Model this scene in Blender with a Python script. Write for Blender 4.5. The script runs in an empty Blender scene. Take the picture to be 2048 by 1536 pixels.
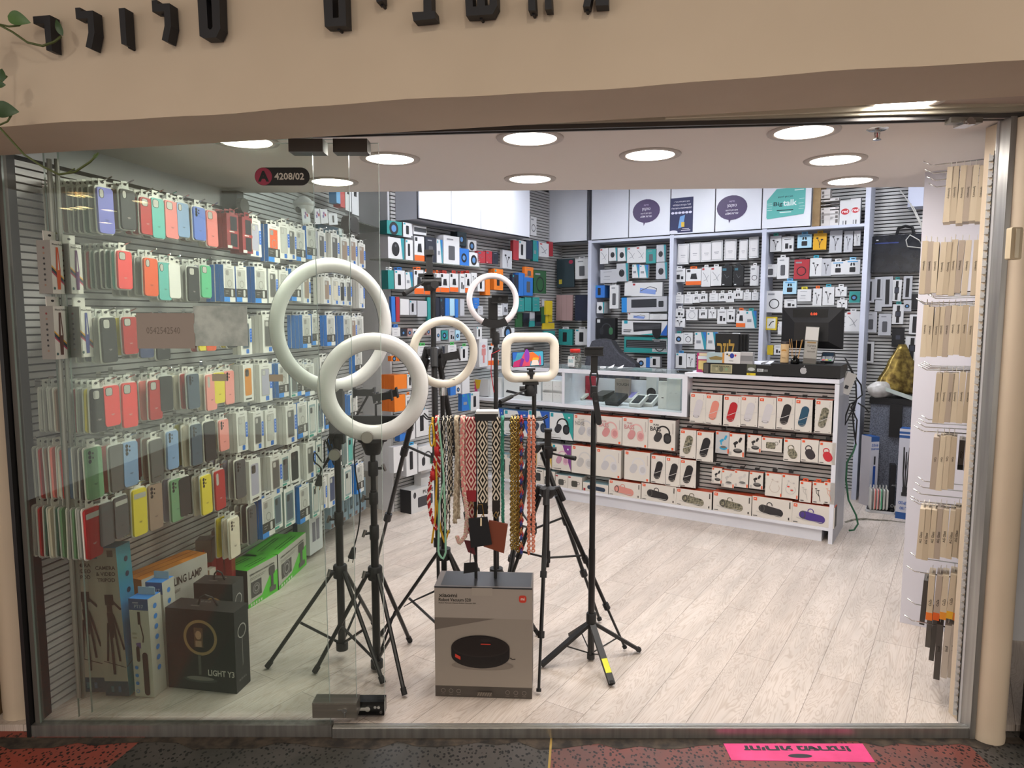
import bpy, math, random
from mathutils import Matrix, Vector
random.seed(7)
C = bpy.context.scene.collection
# ---------------------------------------------------------------- camera
F_PX, CX, CY, CAM_H = 1400.0, 1024.0, 768.0, 1.5
PITCH = math.atan(138 / 1400.0)
cam_d = bpy.data.cameras.new('camera'); cam_d.sensor_width = 36; cam_d.lens = 36 * F_PX / 2048
cam_d.clip_start = 0.02; cam_d.clip_end = 60
cam = bpy.data.objects.new('camera', cam_d); C.objects.link(cam)
cam.location = (0, 0, CAM_H); cam.rotation_euler = (math.pi / 2 - PITCH, 0, 0)
bpy.context.scene.camera = cam
# ---------------------------------------------------------------- world, exposure
SC = bpy.context.scene
SC.view_settings.view_transform = 'Standard'; SC.view_settings.look = 'None'
SC.view_settings.gamma = 1; SC.view_settings.use_curve_mapping = False
SC.view_settings.exposure = 0.12
SC.cycles.transparent_max_bounces = 24; SC.cycles.max_bounces = 6; SC.cycles.diffuse_bounces = 3; SC.cycles.glossy_bounces = 3
W = bpy.data.worlds.new('world'); SC.world = W; W.use_nodes = True
bg = W.node_tree.nodes['Background']; bg.inputs[0].default_value = (1.0, 0.93, 0.86, 1); bg.inputs[1].default_value = 0.85
LAMP_IN, LAMP_BACK, LAMP_MALL = 12.0, 12.0, 12.0      # glow of the diffusers
P_IN, P_BACK, P_MALL = 5.2, 14.0, 21.0                   # watts of each downlight in the shop, the rear ceiling, the arcade
SC.cycles.use_light_tree = False

# ---------------------------------------------------------------- pixel rays (1 px of the photograph -> a ray from the camera)
cp_, sp_ = math.cos(PITCH), math.sin(PITCH)
def ray(x, y):
    a, b = (x - CX) / F_PX, (CY - y) / F_PX
    return Vector((a, cp_ + sp_ * b, -sp_ + cp_ * b))
CAM = Vector((0, 0, CAM_H))
def at_z(x, y, z=0.0):
    r = ray(x, y); return CAM + r * ((z - CAM_H) / r.z)
def at_y(x, y, Y):
    r = ray(x, y); return CAM + r * (Y / r.y)

# ---------------------------------------------------------------- materials
def lin(h):
    h = h.lstrip('#'); v = [int(h[i:i+2], 16) / 255 for i in (0, 2, 4)]
    return tuple(c / 12.92 if c <= .04045 else ((c + .055) / 1.055) ** 2.4 for c in v) + (1,)
MATS = {}
def col(h, rough=.5, metal=0.0, spec=.5):
    k = (h, rough, metal, spec)
    if k not in MATS:
        m = bpy.data.materials.new('paint_' + h.lstrip('#')); m.use_nodes = True
        b = m.node_tree.nodes['Principled BSDF']
        b.inputs['Base Color'].default_value = lin(h); b.inputs['Roughness'].default_value = rough
        b.inputs['Metallic'].default_value = metal; b.inputs['Specular IOR Level'].default_value = spec
        MATS[k] = m
    return MATS[k]
def noisy(name, h1, h2, scale=8, rough=.6, detail=4, stretch=(1, 1, 1), bump=0.0, metal=0.0):
    m = bpy.data.materials.new(name); m.use_nodes = True; nt = m.node_tree; b = nt.nodes['Principled BSDF']
    tc = nt.nodes.new('ShaderNodeTexCoord'); mp = nt.nodes.new('ShaderNodeMapping'); mp.inputs['Scale'].default_value = stretch
    n = nt.nodes.new('ShaderNodeTexNoise'); n.inputs['Scale'].default_value = scale; n.inputs['Detail'].default_value = detail
    r = nt.nodes.new('ShaderNodeValToRGB'); r.color_ramp.elements[0].color = lin(h1); r.color_ramp.elements[1].color = lin(h2)
    r.color_ramp.elements[0].position = .35; r.color_ramp.elements[1].position = .65
    L = nt.links.new; L(tc.outputs['Object'], mp.inputs[0]); L(mp.outputs[0], n.inputs['Vector']); L(n.outputs['Fac'], r.inputs[0]); L(r.outputs[0], b.inputs['Base Color'])
    b.inputs['Roughness'].default_value = rough; b.inputs['Metallic'].default_value = metal
    if bump:
        bp = nt.nodes.new('ShaderNodeBump'); bp.inputs['Strength'].default_value = bump; bp.inputs['Distance'].default_value = .004
        L(n.outputs['Fac'], bp.inputs['Height']); L(bp.outputs[0], b.inputs['Normal'])
    return m
def emit(h, s):
    m = bpy.data.materials.new('lamp_' + h.lstrip('#')); m.use_nodes = True
    b = m.node_tree.nodes['Principled BSDF']; b.inputs['Base Color'].default_value = lin(h)
    b.inputs['Emission Color'].default_value = lin(h); b.inputs['Emission Strength'].default_value = s
    return m
def pane(name, tint, fac=1.0, haze=0.0):
    m = bpy.data.materials.new(name); m.use_nodes = True; nt = m.node_tree; nt.nodes.remove(nt.nodes['Principled BSDF'])
    out = nt.nodes['Material Output']; L = nt.links.new
    t = nt.nodes.new('ShaderNodeBsdfTransparent'); t.inputs[0].default_value = lin(tint)
    g = nt.nodes.new('ShaderNodeBsdfGlossy'); g.inputs['Roughness'].default_value = 0
    fr = nt.nodes.new('ShaderNodeFresnel'); fr.inputs['IOR'].default_value = 1.45
    mu = nt.nodes.new('ShaderNodeMath'); mu.operation = 'MULTIPLY'; mu.inputs[1].default_value = fac
    mx = nt.nodes.new('ShaderNodeMixShader'); L(fr.outputs[0], mu.inputs[0]); L(mu.outputs[0], mx.inputs[0]); L(t.outputs[0], mx.inputs[1]); L(g.outputs[0], mx.inputs[2])
    s = mx
    if haze:
        d = nt.nodes.new('ShaderNodeBsdfDiffuse'); d.inputs[0].default_value = lin('#cfd2c8')
        m2 = nt.nodes.new('ShaderNodeMixShader'); m2.inputs[0].default_value = haze; L(mx.outputs[0], m2.inputs[1]); L(d.outputs[0], m2.inputs[2]); s = m2
    L(s.outputs[0], out.inputs[0]); return m

# ---------------------------------------------------------------- text outlines
TXT = {}
def text_mesh(s, bold=.0):
    k = (s, bold)
    if k not in TXT:
        cu = bpy.data.curves.new('t', 'FONT'); cu.body = s; cu.size = 1; cu.offset = bold; cu.resolution_u = 2
        o = bpy.data.objects.new('t', cu); me = bpy.data.meshes.new_from_object(o)
        v = [(p.co.x, p.co.y) for p in me.vertices]; f = [tuple(p.vertices) for p in me.polygons]
        bpy.data.objects.remove(o); bpy.data.curves.remove(cu); bpy.data.meshes.remove(me)
        if v:
            x0 = min(p[0] for p in v); x1 = max(p[0] for p in v); y0 = min(p[1] for p in v); y1 = max(p[1] for p in v)
        else: x0 = x1 = y0 = y1 = 0
        TXT[k] = (v, f, x0, x1, y0, y1)
    return TXT[k]

# ---------------------------------------------------------------- mesh builder
class MB:
    def __init__(self): self.v = []; self.f = []; self.mi = []; self.mats = []; self.T = None
    def slot(self, m):
        if m not in self.mats: self.mats.append(m)
        return self.mats.index(m)
    def add(self, vs, fs, m):
        b = len(self.v); i = self.slot(m)
        if self.T is not None: vs = [self.T @ Vector(p) for p in vs]
        self.v += [tuple(p) for p in vs]; self.f += [tuple(b + j for j in f) for f in fs]; self.mi += [i] * len(fs); return self
    def box(self, x0, y0, z0, x1, y1, z1, m):
        vs = [(x0,y0,z0),(x1,y0,z0),(x1,y1,z0),(x0,y1,z0),(x0,y0,z1),(x1,y0,z1),(x1,y1,z1),(x0,y1,z1)]
        return self.add(vs, [(0,3,2,1),(4,5,6,7),(0,1,5,4),(1,2,6,5),(2,3,7,6),(3,0,4,7)], m)
    def box6(self, x0, y0, z0, x1, y1, z1, front, left=None, right=None, top=None, bottom=None, back=None):
        """a carton whose six faces may differ; front is towards -y"""
        vs = [(x0,y0,z0),(x1,y0,z0),(x1,y1,z0),(x0,y1,z0),(x0,y0,z1),(x1,y0,z1),(x1,y1,z1),(x0,y1,z1)]
        for f, m in (((0,3,2,1), bottom), ((4,5,6,7), top), ((0,1,5,4), front), ((1,2,6,5), right), ((2,3,7,6), back), ((3,0,4,7), left)):
            self.add([vs[i] for i in f], [(0,1,2,3)], m or front)
        return self
    def poly(self, pts, m): return self.add(pts, [tuple(range(len(pts)))], m)
    def prism(self, pts, y0, y1, m, side=None):
        """outline in the xz plane (anticlockwise seen from -y), from y0 (front) to y1"""
        n = len(pts); vs = [(x, y0, z) for x, z in pts] + [(x, y1, z) for x, z in pts]
        self.add(vs, [tuple(range(n)), tuple(range(2*n-1, n-1, -1))], m)
        return self.add(vs, [(i, n+i, n+(i+1) % n, (i+1) % n) for i in range(n)], side or m)
    def rbox(self, x0, z0, x1, z1, y0, y1, r, m, side=None, n=4): return self.prism(rrect(x0, z0, x1, z1, r, n), y0, y1, m, side)
    def cyl(self, a, b, r, m, n=12, r2=None, caps=True):
        a, b = Vector(a), Vector(b); d = (b - a).normalized(); t = Vector((0,0,1)) if abs(d.z) < .9 else Vector((1,0,0))
        u = d.cross(t).normalized(); w = d.cross(u); r2 = r if r2 is None else r2
        vs = [a + (u*math.cos(k*2*math.pi/n) + w*math.sin(k*2*math.pi/n))*r for k in range(n)] + [b + (u*math.cos(k*2*math.pi/n) + w*math.sin(k*2*math.pi/n))*r2 for k in range(n)]
        fs = [(k, (k+1) % n, n+(k+1) % n, n+k) for k in range(n)]
        if caps: fs += [tuple(range(n-1, -1, -1)), tuple(range(n, 2*n))]
        return self.add(vs, fs, m)
    def tube(self, pts, r, m, n=8, closed=False, flat=1.0, flat_dir=None):
        P = [Vector(p) for p in pts]; k = len(P); vs = []; fs = []; prev = None
        for i, p in enumerate(P):
            a = P[(i-1) % k] if (closed or i > 0) else P[i]; b = P[(i+1) % k] if (closed or i < k-1) else P[i]
            d = (b - a).normalized()
            if flat_dir is not None: u = Vector(flat_dir)
            elif prev is None: u = d.cross(Vector((0,0,1)) if abs(d.z) < .9 else Vector((1,0,0)))
            else: u = prev
            u = (u - d*u.dot(d)).normalized(); prev = u; w = d.cross(u); rr = r[i] if isinstance(r, (list, tuple)) else r
            vs += [p + u*rr*math.cos(j*2*math.pi/n) + w*rr*flat*math.sin(j*2*math.pi/n) for j in range(n)]
        for i in range(k if closed else k-1):
            for j in range(n):
                a, b = i*n, ((i+1) % k)*n; fs.append((a+j, a+(j+1) % n, b+(j+1) % n, b+j))
        if not closed: fs += [tuple(range(n-1, -1, -1)), tuple(range((k-1)*n, k*n))]
        return self.add(vs, fs, m)
    def lathe(self, prof, m, n=24, o=(0,0,0)):
        vs = []; fs = []; k = len(prof)
        for j in range(n):
            a = j*2*math.pi/n; vs += [(o[0]+r*math.cos(a), o[1]+r*math.sin(a), o[2]+z) for r, z in prof]
        for j in range(n):
            for i in range(k-1): fs.append((j*k+i, ((j+1) % n)*k+i, ((j+1) % n)*k+i+1, j*k+i+1))
        return self.add(vs, fs, m)
    def ball(self, c, r, m, n=10, s=(1,1,1)):
        prof = [(max(1e-4, r*math.sin(math.pi*i/n)), -r*math.cos(math.pi*i/n)) for i in range(n+1)]; q = MB(); q.lathe(prof, m, n+4)
        return self.add([(c[0]+x*s[0], c[1]+y*s[1], c[2]+z*s[2]) for x, y, z in q.v], q.f, m)
    def text(self, s, O, X, Z, h, m, align='l', bold=.015, width=None, ref=None):
        """flat lettering: O its lower corner, X the reading direction, Z up, h the letter height"""
        v, f, x0, x1, y0, y1 = text_mesh(s, bold)
        if not v: return self
        k = h / ((y1 - y0) if ref is None else ref); kx = k if width is None else width / (x1 - x0)
        sh = {'l': x0, 'c': (x0+x1)/2, 'r': x1}[align]; O, X, Z = Vector(O), Vector(X), Vector(Z); yb = y0 if ref is None else 0
        return self.add([O + X*((x-sh)*kx) + Z*((y-yb)*k) for x, y in v], f, m)
    def obj(self, name, parent=None, mat4=None, smooth=False, auto=None):
        me = bpy.data.meshes.new(name); me.from_pydata(self.v, [], self.f)
        for m in self.mats: me.materials.append(m)
        me.polygons.foreach_set('material_index', self.mi)
        if smooth: me.polygons.foreach_set('use_smooth', [True]*len(self.f))
        me.update()
        if smooth and auto: me.set_sharp_from_angle(angle=auto)
        o = bpy.data.objects.new(name, me); C.objects.link(o)
        if parent is not None: o.parent = parent
        if mat4 is not None: o.matrix_world = mat4 if parent is None else mat4
        return o
def rrect(x0, z0, x1, z1, r, n=4):
    p = []
    for cx, cz, a0 in ((x1-r, z0+r, -90), (x1-r, z1-r, 0), (x0+r, z1-r, 90), (x0+r, z0+r, 180)):
        for i in range(n+1):
            a = math.radians(a0 + 90*i/n); p.append((cx + r*math.cos(a), cz + r*math.sin(a)))
    return p
def ell(cx, cz, rx, rz, n=20, a0=0, a1=360): return [(cx + rx*math.cos(math.radians(a0+(a1-a0)*i/n)), cz + rz*math.sin(math.radians(a0+(a1-a0)*i/n))) for i in range(n if a1-a0 == 360 else n+1)]

SEEN = {}
def tag(o, label, cat, group=None):
    k = label.lower()
    if k in SEEN and not (group and SEEN[k] == group): print('DUPLABEL', label)
    SEEN[k] = group
    o['label'] = label; o['category'] = cat
    if group: o['group'] = group
    return o
def struct(o): o['kind'] = 'structure'; return o
def empty(name, loc=(0,0,0), rz=0.0, mat4=None):
    o = bpy.data.objects.new(name, None); C.objects.link(o); o.empty_display_size = .05
    if mat4 is not None: o.matrix_world = mat4
    else: o.location = loc; o.rotation_euler = (0, 0, rz)
    return o
ORD = ('first second third fourth fifth sixth seventh eighth ninth tenth eleventh twelfth thirteenth fourteenth fifteenth sixteenth seventeenth eighteenth nineteenth twentieth '
       'twenty-first twenty-second twenty-third twenty-fourth twenty-fifth twenty-sixth twenty-seventh twenty-eighth twenty-ninth thirtieth').split()

# ---------------------------------------------------------------- wall frames: X = rightwards as one faces the wall, Y = into the wall
class Frame:
    def __init__(self, O, X):
        self.O = Vector((O[0], O[1], 0)); X = Vector((X[0], X[1], 0)).normalized(); self.X = X; self.Y = Vector((-X.y, X.x, 0))
    def P(self, s, d, h): return self.O + self.X*s - self.Y*d + Vector((0,0,h))
    def px(self, x, y, d=0.0):
        r = ray(x, y); q = self.O - self.Y*d; t = (q - CAM).dot(self.Y) / r.dot(self.Y); p = CAM + r*t
        return (p - self.O).dot(self.X), p.z
    def M(self, s, d, h, yaw=0.0, roll=0.0, pit=0.0):
        R = Matrix((self.X.to_tuple(), self.Y.to_tuple(), (0,0,1))).transposed().to_4x4()
        return Matrix.Translation(self.P(s, d, h)) @ R @ Matrix.Rotation(yaw, 4, 'Z') @ Matrix.Rotation(roll, 4, 'Y') @ Matrix.Rotation(pit, 4, 'X')
A_L, B_L = Vector((-1.765, 2.529, 0)), Vector((-1.165, 5.388, 0))
LW = Frame(A_L, B_L - A_L); LW_LEN = (B_L - A_L).length
W2O = Vector((-.901, 5.248, 0)); VDIR = Vector((.545, .838, 0)).normalized(); UDIR = Vector((.838, -.545, 0)).normalized()
SW = Frame(W2O, VDIR)                                  # the side wall behind the stands
KO = W2O + VDIR*2.3
BF = Frame(KO, UDIR)                                   # front plane of the rear shelving
BD = .30                                               # the rear slat wall lies this far behind it
CF = Frame(Vector((2.102, 4.472, 0)), UDIR)            # front of the counter, s = 0 at its free end, s < 0 towards the side wall
RWL = .85
RW = Frame(Vector((1.648, 2.454, 0)) + VDIR*RWL, -VDIR)   # short wall by the entrance
# ================================================================ SETTING
WHITE = noisy('white_wall_paint', '#c9c9cb', '#d3d3d6', 3, .7)
CEIL = col('#ded6d1', .8)
SLAT = noisy('silver_slat', '#b9b8b6', '#c9c8c6', 2, .38, stretch=(1, 1, 30), metal=.15)
DARKGAP = col('#2a2a2c', .8)
PLASTER = noisy('cream_plaster', '#c2b19b', '#cab9a3', 2.2, .75, bump=.15)
ALU = noisy('brushed_aluminium', '#8f8d8a', '#a5a39f', 40, .35, stretch=(1, 1, .05), metal=.8)
ALU_D = col('#5d5a58', .4, .7)
CABWHITE = noisy('white_melamine', '#dcdde6', '#e3e4ec', 2, .4)
CHROME = col('#c8c8c8', .18, 1.0)
BLACK = col('#121214', .45); BLACKG = col('#0c0c0e', .22)
PLASTIC = col('#1b1b1d', .5)
# --- laminate floor: planks run along the side wall
def laminate():
    m = bpy.data.materials.new('laminate_planks'); m.use_nodes = True; nt = m.node_tree; L = nt.links.new; b = nt.nodes['Principled BSDF']
    tc = nt.nodes.new('ShaderNodeTexCoord'); mp = nt.nodes.new('ShaderNodeMapping'); mp.inputs['Rotation'].default_value = (0, 0, -math.atan2(VDIR.y, VDIR.x))
    mp.inputs['Location'].default_value = (.31, .052, 0)
    L(tc.outputs['Object'], mp.inputs[0])
    br = nt.nodes.new('ShaderNodeTexBrick'); br.inputs['Scale'].default_value = 1; br.inputs['Brick Width'].default_value = 1.28; br.inputs['Row Height'].default_value = .17
    br.inputs['Mortar Size'].default_value = .0012; br.inputs['Mortar Smooth'].default_value = .3; br.offset = .37; br.offset_frequency = 2
    br.inputs['Color1'].default_value = lin('#d2c8bf'); br.inputs['Color2'].default_value = lin('#c4b9b0'); br.inputs['Mortar'].default_value = lin('#857a70'); br.inputs['Bias'].default_value = 0
    L(mp.outputs[0], br.inputs['Vector'])
    m2 = nt.nodes.new('ShaderNodeMapping'); m2.inputs['Scale'].default_value = (1.1, 9, 1); L(mp.outputs[0], m2.inputs[0])
    n = nt.nodes.new('ShaderNodeTexNoise'); n.inputs['Scale'].default_value = 1.6; n.inputs['Detail'].default_value = 3; n.inputs['Distortion'].default_value = 1.2; L(m2.outputs[0], n.inputs['Vector'])
    wv = nt.nodes.new('ShaderNodeMath'); wv.operation = 'MULTIPLY'; wv.inputs[1].default_value = 15; L(n.outputs['Fac'], wv.inputs[0])
    fr = nt.nodes.new('ShaderNodeMath'); fr.operation = 'PINGPONG'; fr.inputs[1].default_value = .5; L(wv.outputs[0], fr.inputs[0])
    rp = nt.nodes.new('ShaderNodeValToRGB'); rp.color_ramp.elements[0].color = (.80, .76, .72, 1); rp.color_ramp.elements[0].position = 0; rp.color_ramp.elements[1].color = (1, 1, 1, 1); rp.color_ramp.elements[1].position = .28
    L(fr.outputs[0], rp.inputs[0])
    n2 = nt.nodes.new('ShaderNodeTexNoise'); n2.inputs['Scale'].default_value = 2.2; n2.inputs['Detail'].default_value = 5; m3 = nt.nodes.new('ShaderNodeMapping'); m3.inputs['Scale'].default_value = (.8, 5, 1); L(mp.outputs[0], m3.inputs[0]); L(m3.outputs[0], n2.inputs['Vector'])
    rp2 = nt.nodes.new('ShaderNodeValToRGB'); rp2.color_ramp.elements[0].color = (.84, .83, .82, 1); rp2.color_ramp.elements[0].position = .35; rp2.color_ramp.elements[1].color = (1.02, 1.0, .99, 1); rp2.color_ramp.elements[1].position = .62
    L(n2.outputs['Fac'], rp2.inputs[0])
    def mul(a, c):
        x = nt.nodes.new('ShaderNodeMix'); x.data_type = 'RGBA'; x.blend_type = 'MULTIPLY'; x.inputs[0].default_value = 1; L(a, x.inputs[6]); L(c, x.inputs[7]); return x.outputs[2]
    L(mul(mul(br.outputs['Color'], rp.outputs[0]), rp2.outputs[0]), b.inputs['Base Color']); b.inputs['Roughness'].default_value = .42
    return m
def terrazzo(name, base, base2, spot, sc=75):
    m = bpy.data.materials.new(name); m.use_nodes = True; nt = m.node_tree; L = nt.links.new; b = nt.nodes['Principled BSDF']
    tc = nt.nodes.new('ShaderNodeTexCoord'); mp = nt.nodes.new('ShaderNodeMapping'); mp.inputs['Scale'].default_value = (1, .75, 1); L(tc.outputs['Object'], mp.inputs[0])
    v = nt.nodes.new('ShaderNodeTexVoronoi'); v.inputs['Scale'].default_value = sc; v.inputs['Randomness'].default_value = 1; L(mp.outputs[0], v.inputs['Vector'])
    n = nt.nodes.new('ShaderNodeTexNoise'); n.inputs['Scale'].default_value = sc*1.3; L(mp.outputs[0], n.inputs['Vector'])
    a = nt.nodes.new('ShaderNodeMath'); a.operation = 'MULTIPLY_ADD'; a.inputs[1].default_value = .55; L(n.outputs['Fac'], a.inputs[0]); L(v.outputs['Distance'], a.inputs[2])
    r = nt.nodes.new('ShaderNodeValToRGB'); r.color_ramp.elements[0].color = lin(spot); r.color_ramp.elements[0].position = .57; r.color_ramp.elements[1].color = (1, 1, 1, 1); r.color_ramp.elements[1].position = .66
    L(a.outputs[0], r.inputs[0])
    n2 = nt.nodes.new('ShaderNodeTexNoise'); n2.inputs['Scale'].default_value = 5; n2.inputs['Detail'].default_value = 6; L(tc.outputs['Object'], n2.inputs['Vector'])
    r2 = nt.nodes.new('ShaderNodeValToRGB'); r2.color_ramp.elements[0].color = lin(base); r2.color_ramp.elements[0].position = .38; r2.color_ramp.elements[1].color = lin(base2); r2.color_ramp.elements[1].position = .62; L(n2.outputs['Fac'], r2.inputs[0])
    x = nt.nodes.new('ShaderNodeMix'); x.data_type = 'RGBA'; x.blend_type = 'MULTIPLY'; x.inputs[0].default_value = 1; L(r2.outputs[0], x.inputs[6]); L(r.outputs[0], x.inputs[7])
    L(x.outputs[2], b.inputs['Base Color']); b.inputs['Roughness'].default_value = .55; return m
mb = MB(); mb.box(-4, 2.44, -.06, 6, 9.5, 0, laminate()); struct(mb.obj('floor'))
ZM = -.025
RED, DRK, RED2 = terrazzo('red_terrazzo', '#8a3a2c', '#7a4034', '#3a2a26'), terrazzo('dark_terrazzo', '#45403c', '#36342f', '#3a3736'), terrazzo('rose_terrazzo', '#70392f', '#5c3a33', '#40302c')
def fx(x, y): p = at_z(x, y, ZM); return (p.x, p.y)
def along(a, b, Y): t = (Y - a[1]) / (b[1] - a[1]); return (a[0] + (b[0]-a[0])*t, Y)
e1 = (fx(305, 1462), fx(215, 1536)); e2 = (fx(1103, 1470), fx(1098, 1536)); e3 = (fx(1912, 1466), fx(1985, 1536))
mb = MB(); ya, yb = 2.46, -4.0
xs = [[(-4, ya), (-4, yb)], [along(*e1, ya), along(*e1, yb)], [along(*e2, ya), along(*e2, yb)], [along(*e3, ya), along(*e3, yb)], [(5, ya), (5, yb)]]
for (l, r), m in zip(zip(xs, xs[1:]), (RED, DRK, RED2, DRK)):
    mb.poly([(*l[1], ZM), (*r[1], ZM), (*r[0], ZM), (*l[0], ZM)], m)
struct(mb.obj('floor_outside'))
b0, b1 = along(*e2, 2.40), along(*e2, .5)
mb = MB(); mb.poly([(b0[0]-.004, b0[1], ZM+.001), (b1[0]-.004, b1[1], ZM+.001), (b1[0]+.004, b1[1], ZM+.001), (b0[0]+.004, b0[1], ZM+.001)], col('#a98c4a', .4, .6)); struct(mb.obj('trim_brass'))
# --- ceilings
ZC = 2.155
c0, c1 = at_z(470, 386, ZC), at_z(1720, 375, ZC); cd = (c1 - c0)
cl, cr = c0 - cd*.35, c0 + cd*1.9
mb = MB(); mb.poly([(cl.x, cl.y, ZC), (cr.x, cr.y, ZC), (cr.x, 2.40, ZC), (cl.x, 2.40, ZC)], CEIL)
mb.poly([(cl.x, cl.y, ZC), (cl.x, cl.y, 2.8), (cr.x, cr.y, 2.8), (cr.x, cr.y, ZC)], col('#d6d6dc', .8))
struct(mb.obj('ceiling'))
mb = MB(); mb.box(-4, 3.6, 2.78, 6, 9.5, 2.84, col('#dcdce2', .8)); struct(mb.obj('ceiling_rear'))
# --- slat walls
def slats(mb, fr, s0, s1, h0, h1, d=0.0, pitch=.027, m=None, face=.0205):
    m = m or SLAT; n = int((h1 - h0) / pitch)
    a, b = fr.P(s0, d, 0), fr.P(s1, d, 0); y = fr.Y
    mb.add([a + Vector((0,0,h0)), b + Vector((0,0,h0)), b + Vector((0,0,h1)), a + Vector((0,0,h1))], [(0,1,2,3)], DARKGAP)
    for i in range(n):
        z0 = h0 + i*pitch; z1 = z0 + face
        p = [(a, .0), (b, .0)]
        q = [a - y*.012, b - y*.012, a - y*.002, b - y*.002]
        vs = [q[0]+Vector((0,0,z0)), q[1]+Vector((0,0,z0)), q[1]+Vector((0,0,z1)), q[0]+Vector((0,0,z1)), q[2]+Vector((0,0,z0)), q[3]+Vector((0,0,z0)), q[3]+Vector((0,0,z1)), q[2]+Vector((0,0,z1))]
        mb.add(vs, [(0,1,2,3), (4,5,1,0), (3,2,6,7), (0,3,7,4), (1,5,6,2)], m)
def wallbox(mb, fr, s0, s1, h0, h1, d0, d1, m):
    v = [fr.P(s, d, h) for h in (h0, h1) for s, d in ((s0, d1), (s1, d1), (s1, d0), (s0, d0))]
    mb.add(v, [(0,3,2,1),(4,5,6,7),(0,1,5,4),(1,2,6,5),(2,3,7,6),(3,0,4,7)], m)
mb = MB(); slats(mb, LW, .0, 1.34, 0, 2.065); slats(mb, LW, 1.34, LW_LEN, 0, 2.75)
wallbox(mb, LW, -.05, LW_LEN+.4, 0, 2.84, -.15, -.001, WHITE); struct(mb.obj('wall_left'))
# boxed-in column between the two slat walls
mb = MB(); p, q = B_L, W2O; n = Vector((-(q-p).y, (q-p).x, 0)).normalized()
mb.add([p, q, q + n*.2, p + n*.2] + [v + Vector((0,0,2.84)) for v in (p, q, q + n*.2, p + n*.2)], [(0,1,5,4), (1,2,6,5), (2,3,7,6), (3,0,4,7)], WHITE)
k = n*-.004; mb.add([p+k, q+k, q+k+Vector((0,0,.29)), p+k+Vector((0,0,.29))], [(0,1,2,3)], noisy('worn_grey_skirting', '#97938e', '#a8a49f', 6, .6))
struct(mb.obj('wall_pillar'))
mb = MB(); slats(mb, SW, .0, 2.3+BD, 0, 2.75); wallbox(mb, SW, -.02, 2.9, 0, 2.84, -.15, -.001, WHITE); struct(mb.obj('wall_side'))
mb = MB(); slats(mb, BF, -.05, 4.4, 0, 2.75, d=-BD, pitch=.028, face=.0195); wallbox(mb, BF, -.4, 4.6, 0, 2.84, -BD-.15, -BD-.001, WHITE); struct(mb.obj('wall_back'))
# short wall by the entrance, with a slotted panel seen on its edge
mb = MB(); wallbox(mb, RW, -.03, RWL+.005, 0, 2.84, -.10, -.002, WHITE); wallbox(mb, RW, -.03, .0, .0, 2.155, -.10, .25, col('#d4d2dc', .6)); struct(mb.obj('wall_right'))
E5 = RW.P(-.03, -.10, 0)
mb = MB(); mb.add([(E5.x+.0, E5.y, 0), (E5.x+2.6, E5.y-.6, 0), (E5.x+2.6, E5.y-.6, 2.84), (E5.x, E5.y, 2.84)], [(0,1,2,3)], WHITE)
q = BF.P(4.4, -BD, 0); mb.add([(q.x, q.y, 0), (q.x, 1.6, 0), (q.x, 1.6, 2.84), (q.x, q.y, 2.84)], [(0,1,2,3)], WHITE); struct(mb.obj('wall_passage'))
# --- facade: deep cream beam above the shopfront
ZB = 2.03
fl, fr_ = at_z(0, 255, ZB), at_z(2048, 120, ZB); bl, br_ = at_z(0, 312, ZB), at_z(2048, 190, ZB)
fd = (fr_ - fl).normalized(); fl2, fr2 = fl - fd*1.2, fr_ + fd*1.2; bl2 = bl - fd*1.0; br2 = br_ + fd*1.2
FA = Frame(fl, fd)                                      # the facade face
mb = MB(); up = Vector((0,0,.95))
N = 72                                                   # its lower edge is a little wavy, hand plastered
lo = [fl2 + (fr2-fl2)*(i/N) + Vector((0,0,.003*math.sin(i*.41)+.0012*math.sin(i*1.3))) for i in range(N+1)]
bo = [bl2 + (br2-bl2)*(i/N) for i in range(N+1)]
for i in range(N):
    mb.add([lo[i], lo[i+1], Vector((lo[i+1].x, lo[i+1].y, 3)), Vector((lo[i].x, lo[i].y, 3))], [(0,1,2,3)], PLASTER)
    mb.add([lo[i], bo[i], bo[i+1], lo[i+1]], [(0,1,2,3)], PLASTER)
mb.add([bl2, br2, br2 + Vector((0,0,.5)), bl2 + Vector((0,0,.5))], [(0,1,2,3)], PLASTER)
struct(mb.obj('beam_facade'))
ZS = 2.185                                               # soffit between the beam and the shopfront
mb = MB(); mb.add([(bl2.x, bl2.y-.02, ZS), (br2.x, br2.y-.02, ZS), (br2.x, 2.42, ZS), (bl2.x, max(2.42, bl2.y), ZS)], [(0,1,2,3)], col('#b5a498', .8)); struct(mb.obj('ceiling_porch'))
mb = MB(); mb.box(-6, -4, 3.0, 6, 2.2, 3.05, col('#b0a290', .8)); struct(mb.obj('ceiling_mall'))
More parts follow.
